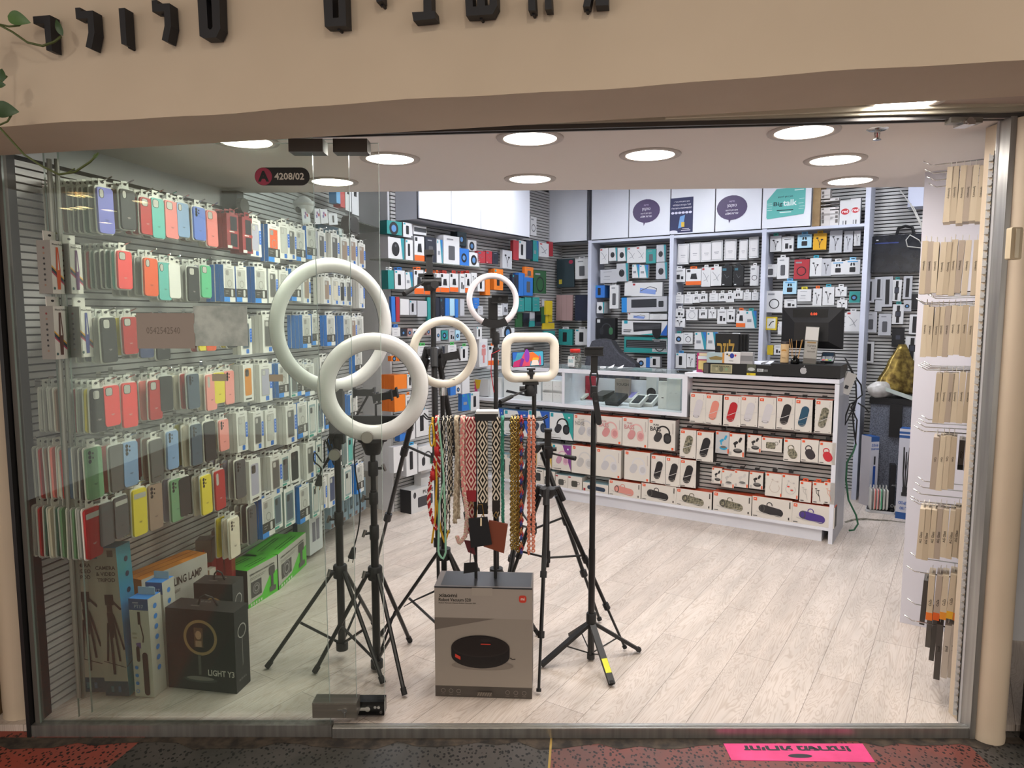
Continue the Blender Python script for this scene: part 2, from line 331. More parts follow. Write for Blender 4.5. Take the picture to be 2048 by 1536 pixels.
# half-round cream pillars either side
def pillar(name, xl, xr, yb, cy):
    p, q = at_z(xl, yb, ZM), at_z(xr, yb, ZM); r = (q - p).length/2; c = (p + q)/2
    mb = MB(); prof = [(r*(1 + .03*math.sin(9*i)), ZM + .02*i) if i < 3 else (r, ZM + .06 + (ZB+.12-ZM-.06)*(i-3)/8) for i in range(12)]
    mb.lathe(prof, PLASTER, 28, (c.x, c.y + r*.25, 0)); mb.box(c.x-r*1.28, c.y + r*.55, ZM, c.x+r*1.28, c.y+r*.55+.10, ZB+.12, PLASTER); struct(mb.obj(name, smooth=True, auto=.6))
pillar('column_left', 8, 76, 1440, 0); pillar('column_right', 1949, 2009, 1478, 0)
mb = MB(); mb.box(1.84, 2.24, ZM, 2.3, 2.40, ZB+.1, BLACKG); struct(mb.obj('wall_neighbour_black'))
mb = MB(); mb.box(-2.5, 2.35, ZM, -1.93, 2.6, ZB+.1, noisy('brown_wall', '#6a5238', '#8a7050', 3, .7)); struct(mb.obj('wall_neighbour_brown'))
# --- aluminium shopfront frame
SY = 2.44
pl, pr = at_z(84, 1443, 0), at_z(1932, 1461, 0)
mb = MB(); mb.box(-1.745, 2.405, ZM, -.655, SY, .018, ALU); mb.box(-.65, 2.395, ZM, 1.66, 2.43, .012, ALU)
for k in range(3): mb.box(-.65, 2.398+.009*k, .012, 1.66, 2.402+.009*k, .0145, col('#c9c7c2', .3, .8))
struct(mb.obj('trim_sill'))
hl, hr = at_y(690, 268, 2.45), at_y(1985, 232, 2.41)
def hbox(mb, a, b, y0, y1, z0, z1, m):
    v = [(p.x, p.y+dy, p.z+dz) for dz in (z0, z1) for p, dy in ((a, y0), (b, y0), (b, y1), (a, y1))]
    mb.add(v, [(0,3,2,1),(4,5,6,7),(0,1,5,4),(1,2,6,5),(2,3,7,6),(3,0,4,7)], m)
ha = Vector((-1.75, 2.455, hl.z + (hl.z-hr.z)*.48)); hb = Vector((1.76, 2.405, hr.z + .002))
mb = MB(); hbox(mb, ha, hb, -.03, .06, .006, .055, col('#b9b3a2', .45, .3)); hbox(mb, ha, hb, -.012, .0, -.008, .006, ALU_D); hbox(mb, ha, hb, .02, .03, -.008, .006, ALU_D)
m1 = at_y(1325, 240, 2.43); hbox(mb, Vector((m1.x, 2.40, m1.z-.02)), Vector((1.76, 2.375, hr.z+.012)), -.02, .03, .012, .05, col('#cfc8b4', .45, .3))
struct(mb.obj('trim_header'))
mb = MB(); mb.box(1.652, 2.39, ZM, 1.672, 2.46, 2.155, ALU); mb.box(1.672, 2.405, ZM, 1.70, 2.50, 2.155, ALU_D); struct(mb.obj('trim_post'))
mb = MB(); mb.box(-1.758, 2.40, ZM, -1.745, 2.52, 2.06, BLACK); mb.box(-1.742, 2.425, .018, -1.722, 2.445, 2.06, col('#6a655f', .5, .4)); struct(mb.obj('trim_post_left'))

mb = MB(); rg = random.Random(4); vs = []; n = 60
for i in range(n+1): x = -2.2 + 4.3*i/n; vs += [(x, 2.40, ZM+.0008), (x, 2.40 - rg.uniform(.02, .075), ZM+.0008)]
mb.add(vs, [(2*i, 2*i+1, 2*i+3, 2*i+2) for i in range(n)], noisy('sill_grime', '#1f1a15', '#4a3f34', 22, .85)); struct(mb.obj('trim_grime'))
# ================================================================ LAMPS
DIFF_IN = emit('#fff6ea', LAMP_IN); DIFF_BK = emit('#eef2ff', LAMP_BACK); DIFF_MALL = emit('#ffe3b0', LAMP_MALL)
RIM = col('#b9b0aa', .5)
for m_ in (DIFF_IN, DIFF_BK, DIFF_MALL): m_.cycles.emission_sampling = 'NONE'
def downlight(x, y, z, label, r=.098, m=None, group=None, power=0, lc=(1, .95, .90)):
    t = empty('ceiling_light', (x, y, z))
    mb = MB(); mb.lathe([(r, .0), (r+.004, -.004), (r+.026, -.003), (r+.028, .002), (r+.02, .004)], RIM, 32); mb.obj('trim_ring', t, smooth=True)
    mb = MB(); mb.poly([(p[0], -p[1], -.0015) for p in ell(0, 0, r, r, 32)], m or DIFF_IN); mb.obj('diffuser', t)
    if power:
        l = bpy.data.lights.new('lamp', 'AREA'); l.shape = 'DISK'; l.size = 2*r*.98; l.energy = power; l.color = lc
        lo_ = bpy.data.objects.new('lamp_light', l); C.objects.link(lo_); lo_.parent = t; lo_.location = (0, 0, -.004)
    return tag(t, label, 'ceiling light', group)
for px, py, lab in ((490, 283, 'round downlight half hidden behind the cream beam above the case wall'), (780, 318, 'round downlight just beyond the edge of the stacked glass doors'),
        (665, 364, 'small round downlight seen through the glass doors above the far phone cases'), (1060, 277, 'round downlight cut by the door track above the small tilted ring lamp'),
        (1060, 358, 'round downlight by the ceiling edge in front of the plain cupboard doors'), (1300, 310, 'round downlight alone in the middle of the lowered ceiling'),
        (1607, 264, 'largest round downlight near the sprinkler head'), (1670, 320, 'middle round downlight of the row of three past the sprinkler'),
        (1700, 362, 'round downlight by the ceiling edge above the boxes of red earphones')):
    p = at_z(px, py, ZC - .002); downlight(p.x, p.y, ZC - .002, lab, power=P_IN)
p = at_z(1822, 199, ZS - .002); downlight(p.x, p.y + .03, ZS - .002, 'round downlight in the porch soffit behind the cream beam', r=.09, power=P_IN*.6)
for i, (x, y) in enumerate(((-.1, 5.75), (1.05, 5.55), (2.1, 4.85), (2.9, 4.6), (-.2, 4.75))):
    downlight(x, y, 2.776, 'round downlight in the higher rear ceiling, %s from the side wall' % ORD[i], r=.11, m=DIFF_BK, power=P_BACK, lc=(.92, .95, 1))
mall = [(-1.9, -.6), (.2, -.6), (2.2, -.6), (-1.9, -2.8), (.2, -2.8), (2.2, -2.8)]
for px, py in ((133, 418), (154, 417), (168, 415), (151, 392), (168, 392), (217, 421), (280, 404), (211, 446)):
    r = ray(px, py); k = (2.97 - CAM_H)/r.z; mall.append((r.x*k, 4.88 - r.y*k))
for i, (x, y) in enumerate(mall):
    downlight(x, y, 2.975, 'warm round downlight of the arcade outside the shop, %s of them' % ORD[i], r=.11 if i < 6 else .075, m=DIFF_MALL, power=P_MALL if i < 6 else 0, lc=(1, .91, .80))
# ================================================================ GLASS
GLASS = pane('clear_glass', '#f8fbf8', .8, .010); GLASS2 = pane('sliding_glass', '#fafcfa', .7, .005)
EDGE = col('#9cab a3'.replace(' ', ''), .25); STEEL = noisy('satin_steel', '#77726a', '#8d877e', 30, .35, stretch=(.05, 1, 1), metal=.7)
def glass_leaf(name, x0, y, top, bot, z0, z1, m, edge):
    """upright pane from x0 to its free edge given as two photo points on the plane y"""
    a, b = at_y(*bot, y), at_y(*top, y); t = .005
    mb = MB(); v = [(x0, y-t, z0), (a.x, y-t, z0), (a.x, y+t, z0), (x0, y+t, z0), (x0, y-t, z1), (b.x, y-t, z1), (b.x, y+t, z1), (x0, y+t, z1)]
    mb.add(v, [(0,1,5,4), (2,3,7,6)], m); mb.add(v, [(1,2,6,5), (3,0,4,7), (4,5,6,7)], edge)
    return struct(mb.obj(name)), a.x, b.x
w1, xa, xb = glass_leaf('window_1', -1.72, 2.422, (624, 275), (661, 1445), .018, 2.10, GLASS, EDGE)
d1, xc, xd = glass_leaf('door_1', -1.60, 2.455, (697, 275), (713, 1420), .022, 2.095, GLASS2, EDGE)
d2, xe, xf = glass_leaf('door_2', -1.57, 2.485, (757, 280), (770, 1425), .022, 2.09, GLASS2, EDGE)
def plate(parent, name, x0, y0, x1, y1, y, t, m, extra=None):
    a, b = at_y(x0, y1, y), at_y(x1, y0, y); mb = MB(); mb.box(a.x, y, a.z, b.x, y+t, b.z, m)
    if extra: extra(mb, a, b, y)
    return mb.obj(name, parent)
CLAMP = col('#5a5450', .45, .5)
plate(d1, 'top_clamp', 577, 277, 645, 303, 2.40, .066, CLAMP); plate(d2, 'top_clamp', 666, 277, 734, 304, 2.446, .06, CLAMP)
def lock_face(mb, a, b, y):
    c = Vector((b.x - (b.x-a.x)*.27, y, (a.z+b.z)/2)); mb.cyl((c.x, y, c.z), (c.x, y-.004, c.z), .009, CHROME, 16); mb.box(c.x-.002, y-.0045, c.z-.026, c.x+.002, y-.001, c.z-.004, CHROME)
    mb.box(c.x-.026, y-.002, c.z-.001, c.x-.008, y-.0005, c.z+.004, CHROME); mb.box(a.x, y-.001, b.z-.006, b.x, y, b.z, col('#b8b2a8', .25, .9))
def lock_face2(mb, a, b, y):
    c = Vector((a.x + (b.x-a.x)*.48, y, (a.z+b.z)/2)); mb.cyl((c.x, y, c.z), (c.x, y-.004, c.z), .010, CHROME, 16); mb.box(c.x-.03, y-.003, c.z-.006, c.x-.008, y, c.z+.006, CHROME)
    for dx, dz in ((.72, .62), (.83, .62), (.90, .25)): mb.cyl((a.x+(b.x-a.x)*dx, y, a.z+(b.z-a.z)*dz), (a.x+(b.x-a.x)*dx, y-.003, a.z+(b.z-a.z)*dz), .0055, CHROME, 12)
plate(d1, 'lock', 625, 1406, 713, 1436, 2.415, .06, STEEL, lock_face); plate(d2, 'lock', 705, 1404, 768, 1431, 2.472, .05, BLACKG, lock_face2)
for d, (x0, x1), y in ((d1, (98, 158), 2.449), (d2, (113, 167), 2.476)):
    a, b = at_y(x0, 318, y), at_y(x1, 1395, y); mb = MB(); mb.tube([(a.x, y, a.z), (b.x, y, b.z)], .008, col('#a5a29c', .3, .4), 8); mb.obj('seal_strip', d)
# roller stop under the track by the entrance post
a = at_y(1930, 240, 2.40); mb = MB(); mb.box(a.x-.055, 2.385, a.z-.012, a.x+.05, 2.42, a.z+.006, STEEL); mb.box(a.x-.02, 2.375, a.z-.02, a.x+.02, 2.43, a.z-.006, CHROME); mb.cyl((a.x, 2.378, a.z-.01), (a.x, 2.37, a.z-.01), .012, CHROME)
tag(mb.obj('track_stopper'), 'small metal roller stopper hanging under the door track by the post', 'track stopper')
# ================================================================ STICKERS AND PAPERS ON THE GLASS
GF = Frame((0, 2.414), (1, 0))
def gquad(px0, py0, px1, py1, d=0): s0, h1 = GF.px(px0, py0, d); s1, h0 = GF.px(px1, py1, d); return s0, h0, s1, h1
s0, h0, s1, h1 = gquad(509, 335, 620, 371); r = (h1-h0)/2
mb = MB(); mb.prism(rrect(s0, h0, s1, h1, r*.99, 8), 2.413, 2.4155, col('#17130f', .4)); mb.poly([(x, 2.4125, z) for x, z in ell(s0+r, h0+r, r*.98, r*.98, 28)], col('#a8324e', .4))
mb.text('A', (s0+r, 2.412, h0+r*.42), (1,0,0), (0,0,1), r*1.2, col('#0f0b0c', .4), 'c', .05); mb.text('4208/02', (s0+(s1-s0)*.36, 2.412, h0+r*.62), (1,0,0), (0,0,1), r*.78, col('#d8cfc0', .4), 'l', .025)
tag(mb.obj('door_number_sticker'), 'black pill-shaped sticker reading A 4208/02 on the glass', 'sticker')
s0, h0, s1, h1 = gquad(272, 626, 391, 697)
mb = MB(); mb.box(s0, 2.413, h0, s1, 2.4155, h1, col('#9a8f86', .7)); mb.text('0542542540', (s0+(s1-s0)*.17, 2.4125, h0+(h1-h0)*.42), (1,0,0), (0,0,1), .022, col('#6a6058', .7), 'l', -.012, width=.115)
tag(mb.obj('paper_note'), 'grey paper note with a handwritten number taped inside the glass', 'paper note')
s0, h0, s1, h1 = gquad(386, 612, 497, 692)
mb = MB(); n = 8; vs = [(s0+(s1-s0)*i/n, 2.4135+.0018*math.sin(i*2.1+j*1.3), h0+(h1-h0)*j/n) for j in range(n+1) for i in range(n+1)]
mb.add(vs, [(j*(n+1)+i, j*(n+1)+i+1, (j+1)*(n+1)+i+1, (j+1)*(n+1)+i) for j in range(n) for i in range(n)], noisy('crinkled_film', '#8d9690', '#b4bab2', 18, .25, bump=.5, metal=.3))
tag(mb.obj('film_sheet', smooth=True), 'crinkled silvery film sheet stuck on the glass beside the paper note', 'film sheet')
for i, (b, lab) in enumerate((((424, 748, 453, 762), 'short strip of yellowed tape on the glass over the pink case'), ((538, 749, 566, 763), 'short strip of yellowed tape on the glass over the lilac case'))):
    s0, h0, s1, h1 = gquad(*b); mb = MB(); mb.box(s0, 2.4135, h0, s1, 2.4155, h1, col('#a8a08a', .6)); tag(mb.obj('tape_strip'), lab, 'tape')
# ================================================================ SHOP SIGN LETTERS
INK = col('#15151b', .55)
def z4(pts, ox=0, oy=0, k=4.0): return [(ox + x/k, oy + y/k) for x, y in pts]
LET = [('angular black letter over the trailing vine, first of the sign', [z4([(262,132),(398,120),(416,408),(370,402),(352,188),(268,190)])]),
 ('black letter with a hooked top standing second along the sign', [z4([(600,62),(640,60),(646,90),(742,84),(756,262),(730,392),(684,374),(706,262),(700,146),(608,150)])]),
 ('plain upright black stroke letter of the sign', [z4([(948,66),(996,62),(1014,362),(970,350)])]),
 ('black letter with a hooked top beside the closed loop letter', [z4([(1212,2),(1254,-2),(1262,30),(1356,26),(1368,205),(1342,336),(1294,318),(1316,205),(1312,90),(1218,94)])]),
 ('black closed loop letter ending the first word of the sign', [z4([(1576,-60),(1752,-66),(1762,228),(1728,300),(1628,306),(1596,288),(1576,-60),(1650,-5),(1662,222),(1676,236),(1690,232),(1700,215),(1690,-5),(1650,-5)])]),
 ('square black loop letter cut by the top edge, starting the second word', [z4(p, 640, 0, 3.2) for p in ([(18,-60),(78,-60),(82,115),(120,112),(115,-60),(160,-60),(168,165),(30,170)],)]),
 ('small black comma-like letter high on the beam', [z4([(345,-60),(395,-60),(398,4),(362,14)], 640, 0, 3.2)]),
 ('black letter with a wide foot high on the beam', [z4([(660,-60),(712,-60),(714,68),(735,68),(740,118),(598,134),(588,78),(662,74)], 640, 0, 3.2)]),
 ('black three-pronged letter high on the beam', [z4([(925,-60),(975,-60),(978,42),(1005,40),(1002,-60),(1050,-60),(1056,36),(1086,32),(1084,-60),(1132,-60),(1134,36),(1104,92),(935,102)], 640, 0, 3.2)]),
 ('black letter showing two straight legs high on the beam', [z4([(1330,-60),(1374,-60),(1380,66),(1333,67)], 640, 0, 3.2), z4([(1437,-60),(1478,-60),(1484,58),(1440,60)], 640, 0, 3.2)]),
 ('black letter showing a slanted and a wide foot high on the beam', [z4([(1704,-60),(1748,-60),(1728,40),(1682,42)], 640, 0, 3.2), z4([(1760,-60),(1845,-60),(1846,32),(1764,36)], 640, 0, 3.2)])]
LD = .03
for lab, polys in LET:
    mb = MB()
    for k, pl_ in enumerate(polys):
        q = [FA.px(x, y, LD+.008) for x, y in pl_]; q = q[::-1]; top = max(p[1] for p in q)
        vs = [FA.P(s, LD+.008, h) for s, h in q] + [FA.P(s, .006, h) for s, h in q]; n = len(q)
        mb.add(vs, [tuple(range(n))] + [(i, n+i, n+(i+1) % n, (i+1) % n) for i in range(n)], INK)
        s_, h_ = sum(p[0] for p in q)/n, sum(p[1] for p in q)/n
        if k == 0: mb.cyl(FA.P(q[0][0]*.5+q[1][0]*.5, .02, q[0][1]*.5+q[1][1]*.5), FA.P(q[0][0]*.5+q[1][0]*.5, -.005, q[0][1]*.5+q[1][1]*.5), .004, INK, 6)
    tag(mb.obj('sign_letter'), lab, 'sign letter', 'letters of the shop sign')
# ================================================================ TRAILING POTHOS
GREEN, GREEN2, STEM = noisy('pothos_leaf', '#3a5a2e', '#587a44', 9, .4), noisy('pothos_leaf_dark', '#26401f', '#3c5a30', 9, .4), col('#4a5526', .5)
VY = 1.95
def vp(x, y, dy=0): return at_y(x, y, VY + dy)
def leaf(base, tip, w, m, fold=.25):
    a, b = vp(*base), vp(*tip); d = b - a; L = d.length; n = d.cross(Vector((0, -1, 0))).normalized(); o = Vector((0, -1, 0)); vs = []; K = 9
    for i in range(K+1):
        t = i/K; ww = w*L*(math.sin(math.pi*min(1, t*1.02))**.7)*(1.15 - .55*t); c = a + d*t + o*(.06*L*math.sin(math.pi*t))
        vs += [c + n*ww + o*ww*fold, c, c - n*ww + o*ww*fold]
    fs = [(3*i, 3*i+1, 3*i+4, 3*i+3) for i in range(K)] + [(3*i+1, 3*i+2, 3*i+5, 3*i+4) for i in range(K)]
    mb = MB(); mb.add(vs, fs, m); return mb
pot = empty('trailing_pothos', vp(-20, 150)); pot_i = Matrix.Translation(-pot.location)
def pv(mb, name): mb.T = None; mb.v = [tuple(Vector(p) - pot.location) for p in mb.v]; return mb.obj(name, pot, smooth=True)
for pts, r in (([(-40,40),(-5,48),(25,64),(55,85),(85,92),(108,84),(122,73)], .0032), ([(-5,48),(18,53),(38,51),(46,44)], .0026), ([(-40,225),(-2,254),(20,278),(48,309),(85,333),(118,349),(150,344),(180,324),(197,306)], .003), ([(-6,252),(15,243),(23,230)], .0025), ([(-20,170),(2,164),(14,152)], .0025), ([(118,349),(135,345),(150,337)], .0016), ([(-40,40),(-30,120),(-34,225)], .003)):
    mb = MB(); mb.tube([vp(*p) for p in pts], r, STEM, 6); pv(mb, 'stem')
for b, t, w, m in (((15,32),(62,46),.32,GREEN), ((126,72),(112,38),.22,GREEN2), ((-12,218),(39,224),.36,GREEN2), ((2,165),(4,137),.5,GREEN2), ((-4,170),(12,170),.45,GREEN2), ((186,318),(199,305),.22,GREEN), ((-30,60),(-62,110),.4,GREEN)):
    pv(leaf(b, t, w, m), 'leaf')
tag(pot, 'trailing green pothos vine hanging over the cream beam', 'plant')
# ================================================================ SPRINKLER, DOME CAMERA
p = at_z(1755, 258, ZC); t = empty('sprinkler_head', (p.x, p.y, ZC))
mb = MB(); mb.lathe([(.001, -.004), (.03, -.004), (.036, 0)], CHROME, 20); mb.obj('cover_plate', t, smooth=True)
mb = MB(); mb.cyl((0,0,0), (0,0,-.014), .009, CHROME); [mb.cyl((s*.009,0,-.012), (s*.006,0,-.032), .0022, CHROME, 6) for s in (-1, 1)]; mb.cyl((0,0,-.03), (0,0,-.036), .007, CHROME); mb.cyl((0,0,-.036), (0,0,-.038), .014, CHROME, 14); mb.cyl((0,0,-.014), (0,0,-.03), .002, col('#b02a20'), 6); mb.obj('nozzle', t)
tag(t, 'chrome sprinkler head under the lowered ceiling', 'sprinkler')
p = at_y(607, 384, 4.15); t = empty('dome_camera', (p.x, 4.15, ZC))
mb = MB(); mb.lathe([(.001, 0), (.062, 0), (.062, -.02), (.055, -.026)], col('#dddcda', .4), 24); mb.obj('mount', t, smooth=True)
mb = MB(); mb.ball((0, 0, -.024), .055, col('#e2e1df', .35), 12); mb.ball((-.02, -.035, -.05), .02, BLACKG, 8); mb.obj('dome', t, smooth=True)
tag(t, 'white security dome under the lowered ceiling behind the number sticker', 'security camera')
# ================================================================ PINK STEP STICKER ON THE ARCADE FLOOR
q = [at_z(*c, ZM+.0015) for c in ((1447, 1487), (1725, 1487), (1750, 1524), (1463, 1520))]
mb = MB(); v = [tuple(p) for p in q] + [(p.x, p.y, ZM) for p in q]; mb.add(v, [(3,2,1,0), (0,1,5,4), (1,2,6,5), (2,3,7,6), (3,0,4,7)], noisy('pink_vinyl', '#cf2f70', '#dc3a7c', 14, .5))
TXTK = col('#1d1820', .6)
def fpt(u, v): a = q[0]*(1-u)+q[1]*u; b = q[3]*(1-u)+q[2]*u; return a*(1-v)+b*v + Vector((0,0,.0006))
Xr = (fpt(.1, .4) - fpt(.9, .4)); Zr = (fpt(.5, .9) - fpt(.5, .1)); O = fpt(.885, .14)
mb.text('!\u05d4\u05d2\u05e8\u05d3\u05de \u05ea\u05d5\u05e8\u05d9\u05d4\u05d6', O, Xr.normalized(), Zr.normalized(), Zr.length*.42, TXTK, 'l', .05, width=Xr.length*.95)
c = fpt(.5, .72); mb.add([c + Xr.normalized()*(.042*math.cos(a*math.pi/10)) + Zr.normalized()*(.011*math.sin(a*math.pi/10)) for a in range(20)], [tuple(range(20))], TXTK)
tag(mb.obj('floor_sticker'), 'pink floor sticker with black lettering warning of the step', 'floor sticker')
# ================================================================ PHONE CASE WALL
CN = {'periwinkle':'#7476c8','black':'#2b2b2c','red':'#b02c2c','dark red':'#6e1f26','teal':'#5fb0a8','coral pink':'#e0807c','pale blue':'#7f9cc0','cornflower':'#5a78cc','salmon':'#ea8078','olive':'#8f8a2c','grey':'#8f8e8c','dark grey':'#4f5052',
 'brown':'#8a6f60','coral':'#e84a4a','orange':'#e05a2c','white':'#dcdad4','mint green':'#57b583','green':'#6f9a72','dark green':'#2f5a4c','yellow':'#e0cc3a','navy':'#3a4468','slate':'#4b5866','pink':'#e8958c','tan':'#9a8272','cream':'#d9cfbb','lilac':'#a9a6b8','clear':'#b9b8b2','amber':'#d98a2c','pale grey':'#b7b6b2','smoke':'#5c5a58'}
TRAY = col('#c9cac4', .25); TRAY_W = col('#dedcd3', .3)
def c_(n, r=.42): return col(CN[n], r)
ROWN = ('top', 'second', 'third', 'fourth', 'fifth', 'sixth', 'lowest')
def case_mesh(w, h, cname, style, tray):
    """tray with hanging tab, and the case lying in it; front at y=0, standing on z=0"""
    a = MB(); a.rbox(-w/2, 0, w/2, h, .006, .0105, .011, tray)
    a.prism(rrect(-.019, h-.004, .019, h+.026, .006, 3), .008, .0095, tray)
    a.poly([(x, .0075, z) for x, z in ell(0, h+.014, .009, .005, 10)], DARKGAP)
    i = .0036; m = c_(cname); b = MB(); b.rbox(-w/2+i, i, w/2-i, h-i*1.6, -.002, .006, .012, m)
    L, H = w-2*i, h-2.6*i; x0, z1 = -w/2+i, h-i*1.6
    holem, lens = col('#b4b1a9', .4), col('#1a1a1c', .2)
    def rr_(ax, az, bx, bz, r, mm, y): b.poly([(x, y, z) for x, z in rrect(x0+L*ax, z1-H*bz, x0+L*bx, z1-H*az, r, 4)], mm)
    if style == 'pill': rr_(.10, .04, .40, .24, .010, lens, -.0024); rr_(.13, .045, .37, .232, .009, holem, -.0028)
    elif style == 'square': rr_(.08, .035, .55, .24, .009, lens, -.0024); rr_(.11, .042, .52, .232, .008, holem, -.0028)
    elif style == 'bar': rr_(.06, .09, .94, .20, .004, holem, -.0026)
    elif style == 'dots':
        for k in range(3): b.poly([(x, -.0026, z) for x, z in ell(x0+L*.22, z1-H*(.08+.085*k), .0075, .0075, 12)], lens)
        for k in range(2): b.poly([(x, -.0026, z) for x, z in ell(x0+L*.42, z1-H*(.10+.09*k), .004, .004, 8)], lens)
    elif style == 'oval': rr_(.10, .05, .34, .36, .009, holem, -.0026)
    if style != 'plain':
        mk = col('#20202a', .5) if cname not in ('black', 'red', 'coral') else col('#c9b8b4', .5)
        for k, (u0, u1) in enumerate(((.38, .62), (.42, .58))): rr_(u0, .70+.02*k, u1, .708+.02*k, .0006, mk, -.0026)
    return a, b
def hang(name, fr, s, d, h, yaw=0, roll=0):
    return fr.M(s, d, h, yaw, roll)
def peg(fr, s, h, d, label, cat='peg hook', r=.0026, grp=None):
    mb = MB(); P = fr.P
    mb.tube([P(s, .0, h), P(s, d-.02, h+.004), P(s, d+.012, h+.016)], r, CHROME, 6); mb.add([P(s-.012, .013, h-.02), P(s+.012, .013, h-.02), P(s+.012, .013, h+.012), P(s-.012, .013, h+.012)], [(0,1,2,3)], CHROME)
    return tag(mb.obj('peg_hook', smooth=False), label, cat, grp)
PEGG = 'peg hooks on the phone case wall'
def case_stack(row, hook, x0, y0, x1, y1, names, style='pill', D=.27, tray=None, ndec=None):
    s0, h1 = LW.px(x0, y0, D); s1, h0 = LW.px(x1, y1, D); s = (s0+s1)/2; w = min(max(s1-s0, .082), .108); h = min(max(h1-h0, .15), .20); hc = (h0+h1)/2 - h/2
    n = len(names); gap = min(.034, (D-.055)/max(1, n-1)) if n > 1 else 0
    for k, nm in enumerate(names):
        a, b = case_mesh(w, h, nm, style if k == 0 else 'plain', tray or (TRAY if (hook+k) % 3 else TRAY_W))
        yaw = random.uniform(-.05, .05) + (.0 if k else .03); roll = random.uniform(-.025, .025)
        M4 = LW.M(s + random.uniform(-.003, .003), D - gap*k, hc + random.uniform(-.003, .003), yaw, roll)
        o = a.obj('phone_case_package', None, M4); c = b.obj('phone_case', o)
        if k == 0: lab = '%s phone case in front on the %s hook of the %s row' % (nm, ORD[hook], ROWN[row])
        else: lab = '%s phone case, %s behind the front one on the %s hook, %s row' % (nm, ORD[k-1], ORD[hook], ROWN[row])
        tag(o, lab, 'phone case', 'phone cases in clear trays, %s row' % ROWN[row])
    peg(LW, s, hc + h + .014, D + .02, 'metal peg of the %s hook in the %s row of phone cases' % (ORD[hook], ROWN[row]), grp=PEGG)
BOXB, BOXW, BOXD, BOXR, GRYW = col('#2473c4', .4), col('#dcdad4', .45), col('#36332f', .45), col('#8e2228', .45), col('#b3b0aa', .45)
def box_print(b, w, h, kind, cname):
    x0 = -w/2
    def R(u0, v0, u1, v1, m, y=-.0006, r=0):
        pts = rrect(x0+w*u0, h*v0, x0+w*u1, h*v1, r, 3) if r else [(x0+w*u0, h*v0), (x0+w*u1, h*v0), (x0+w*u1, h*v1), (x0+w*u0, h*v1)]
        b.poly([(x, y, z) for x, z in pts], m)
    cm = c_(cname, .3); lens = col('#2a2a2c', .3); gr = col('#8d8a86', .4)
    if kind == 'A':
        R(.10, .37, .84, .90, col('#bdbab3', .25)); R(.14, .37, .80, .88, cm, -.0009); R(.18, .72, .45, .86, gr, -.0012, .006)
        b.poly([(x, -.0012, z) for x, z in ell(.0, h*.50, w*.20, w*.20, 18)], gr); b.poly([(x, -.0014, z) for x, z in ell(.0, h*.50, w*.16, w*.16, 18)], cm)
        R(0, .13, 1, .37, BOXD, -.0009); R(.62, .15, .80, .34, col('#c9c7c2', .3), -.0012, .004); R(.12, .28, .42, .30, gr, -.0012); R(.12, .22, .34, .24, gr, -.0012)
        R(0, 0, .5, .13, col('#2b86da', .4), -.0009); R(.3, .94, .7, .955, gr)
    elif kind == 'B':
        R(.12, .16, .78, .88, col('#a9a6a0', .3), -.0006, .006); R(.17, .18, .73, .86, cm, -.0009, .008); R(.20, .70, .46, .84, gr, -.0012, .006); R(.22, .71, .44, .83, col('#b9b6b0', .3), -.0014, .006)
        R(.80, .34, 1.0, .72, col('#2f6fd0', .4), -.0012, .005); R(.45, .03, .72, .15, col('#2a6fc4', .4), -.0009, .004); R(.3, .93, .7, .945, gr)
        for k in range(4): R(.87, .40+.08*k, .93, .425+.08*k, col('#d6e2f2', .4), -.0015)
    elif kind == 'C':
        R(.14, .16, .82, .90, cm, -.0006, .010); R(.20, .68, .56, .87, col('#4a4640', .3), -.0009, .008)
        for k, (a, c) in enumerate(((.28, .82), (.46, .82), (.28, .73))): b.poly([(x, -.0012, z) for x, z in ell(x0+w*a, h*c, .008, .008, 12)], lens)
        R(.2, .05, .8, .09, BOXD)
    elif kind == 'R':
        R(.30, .06, .86, .93, col('#1e1b22', .3), -.0006); R(.0, .44, .98, .52, col('#a83030', .4), -.0009); R(.2, .47, .62, .50, BOXW, -.0012); R(.02, .0, .4, .08, BOXW, -.0009)
    elif kind == 'G':
        R(.12, .10, .88, .90, col('#93a8a8', .15), -.0006, .006); R(.2, .16, .8, .84, cm, -.0009, .008); R(.24, .66, .5, .82, lens, -.0012, .006); R(.1, .02, .6, .08, col('#3d9a88', .4), -.0009)
SIDE = {'A': BOXB, 'B': BOXW, 'C': BOXW, 'R': BOXR, 'G': col('#9aa7a5', .3)}
KADJ = {'A': 'blue-sided', 'B': 'white', 'C': 'plain white', 'R': 'dark red', 'G': 'clear-fronted'}
def boxed_mesh(w, h, t, kind, cname, front=True):
    b = MB(); b.box6(-w/2, 0, 0, w/2, t, h, BOXW if kind != 'R' else BOXR, left=SIDE[kind], right=SIDE[kind], top=SIDE[kind])
    tm = BOXW if kind != 'R' else BOXR; b.prism(rrect(-w*.24, h-.002, w*.24, h+.024, .005, 3), .001, .002, tm); b.poly([(x, .0004, z) for x, z in rrect(-w*.14, h+.007, w*.14, h+.015, .003, 3)], DARKGAP)
    if front: box_print(b, w, h, kind, cname)
    return b
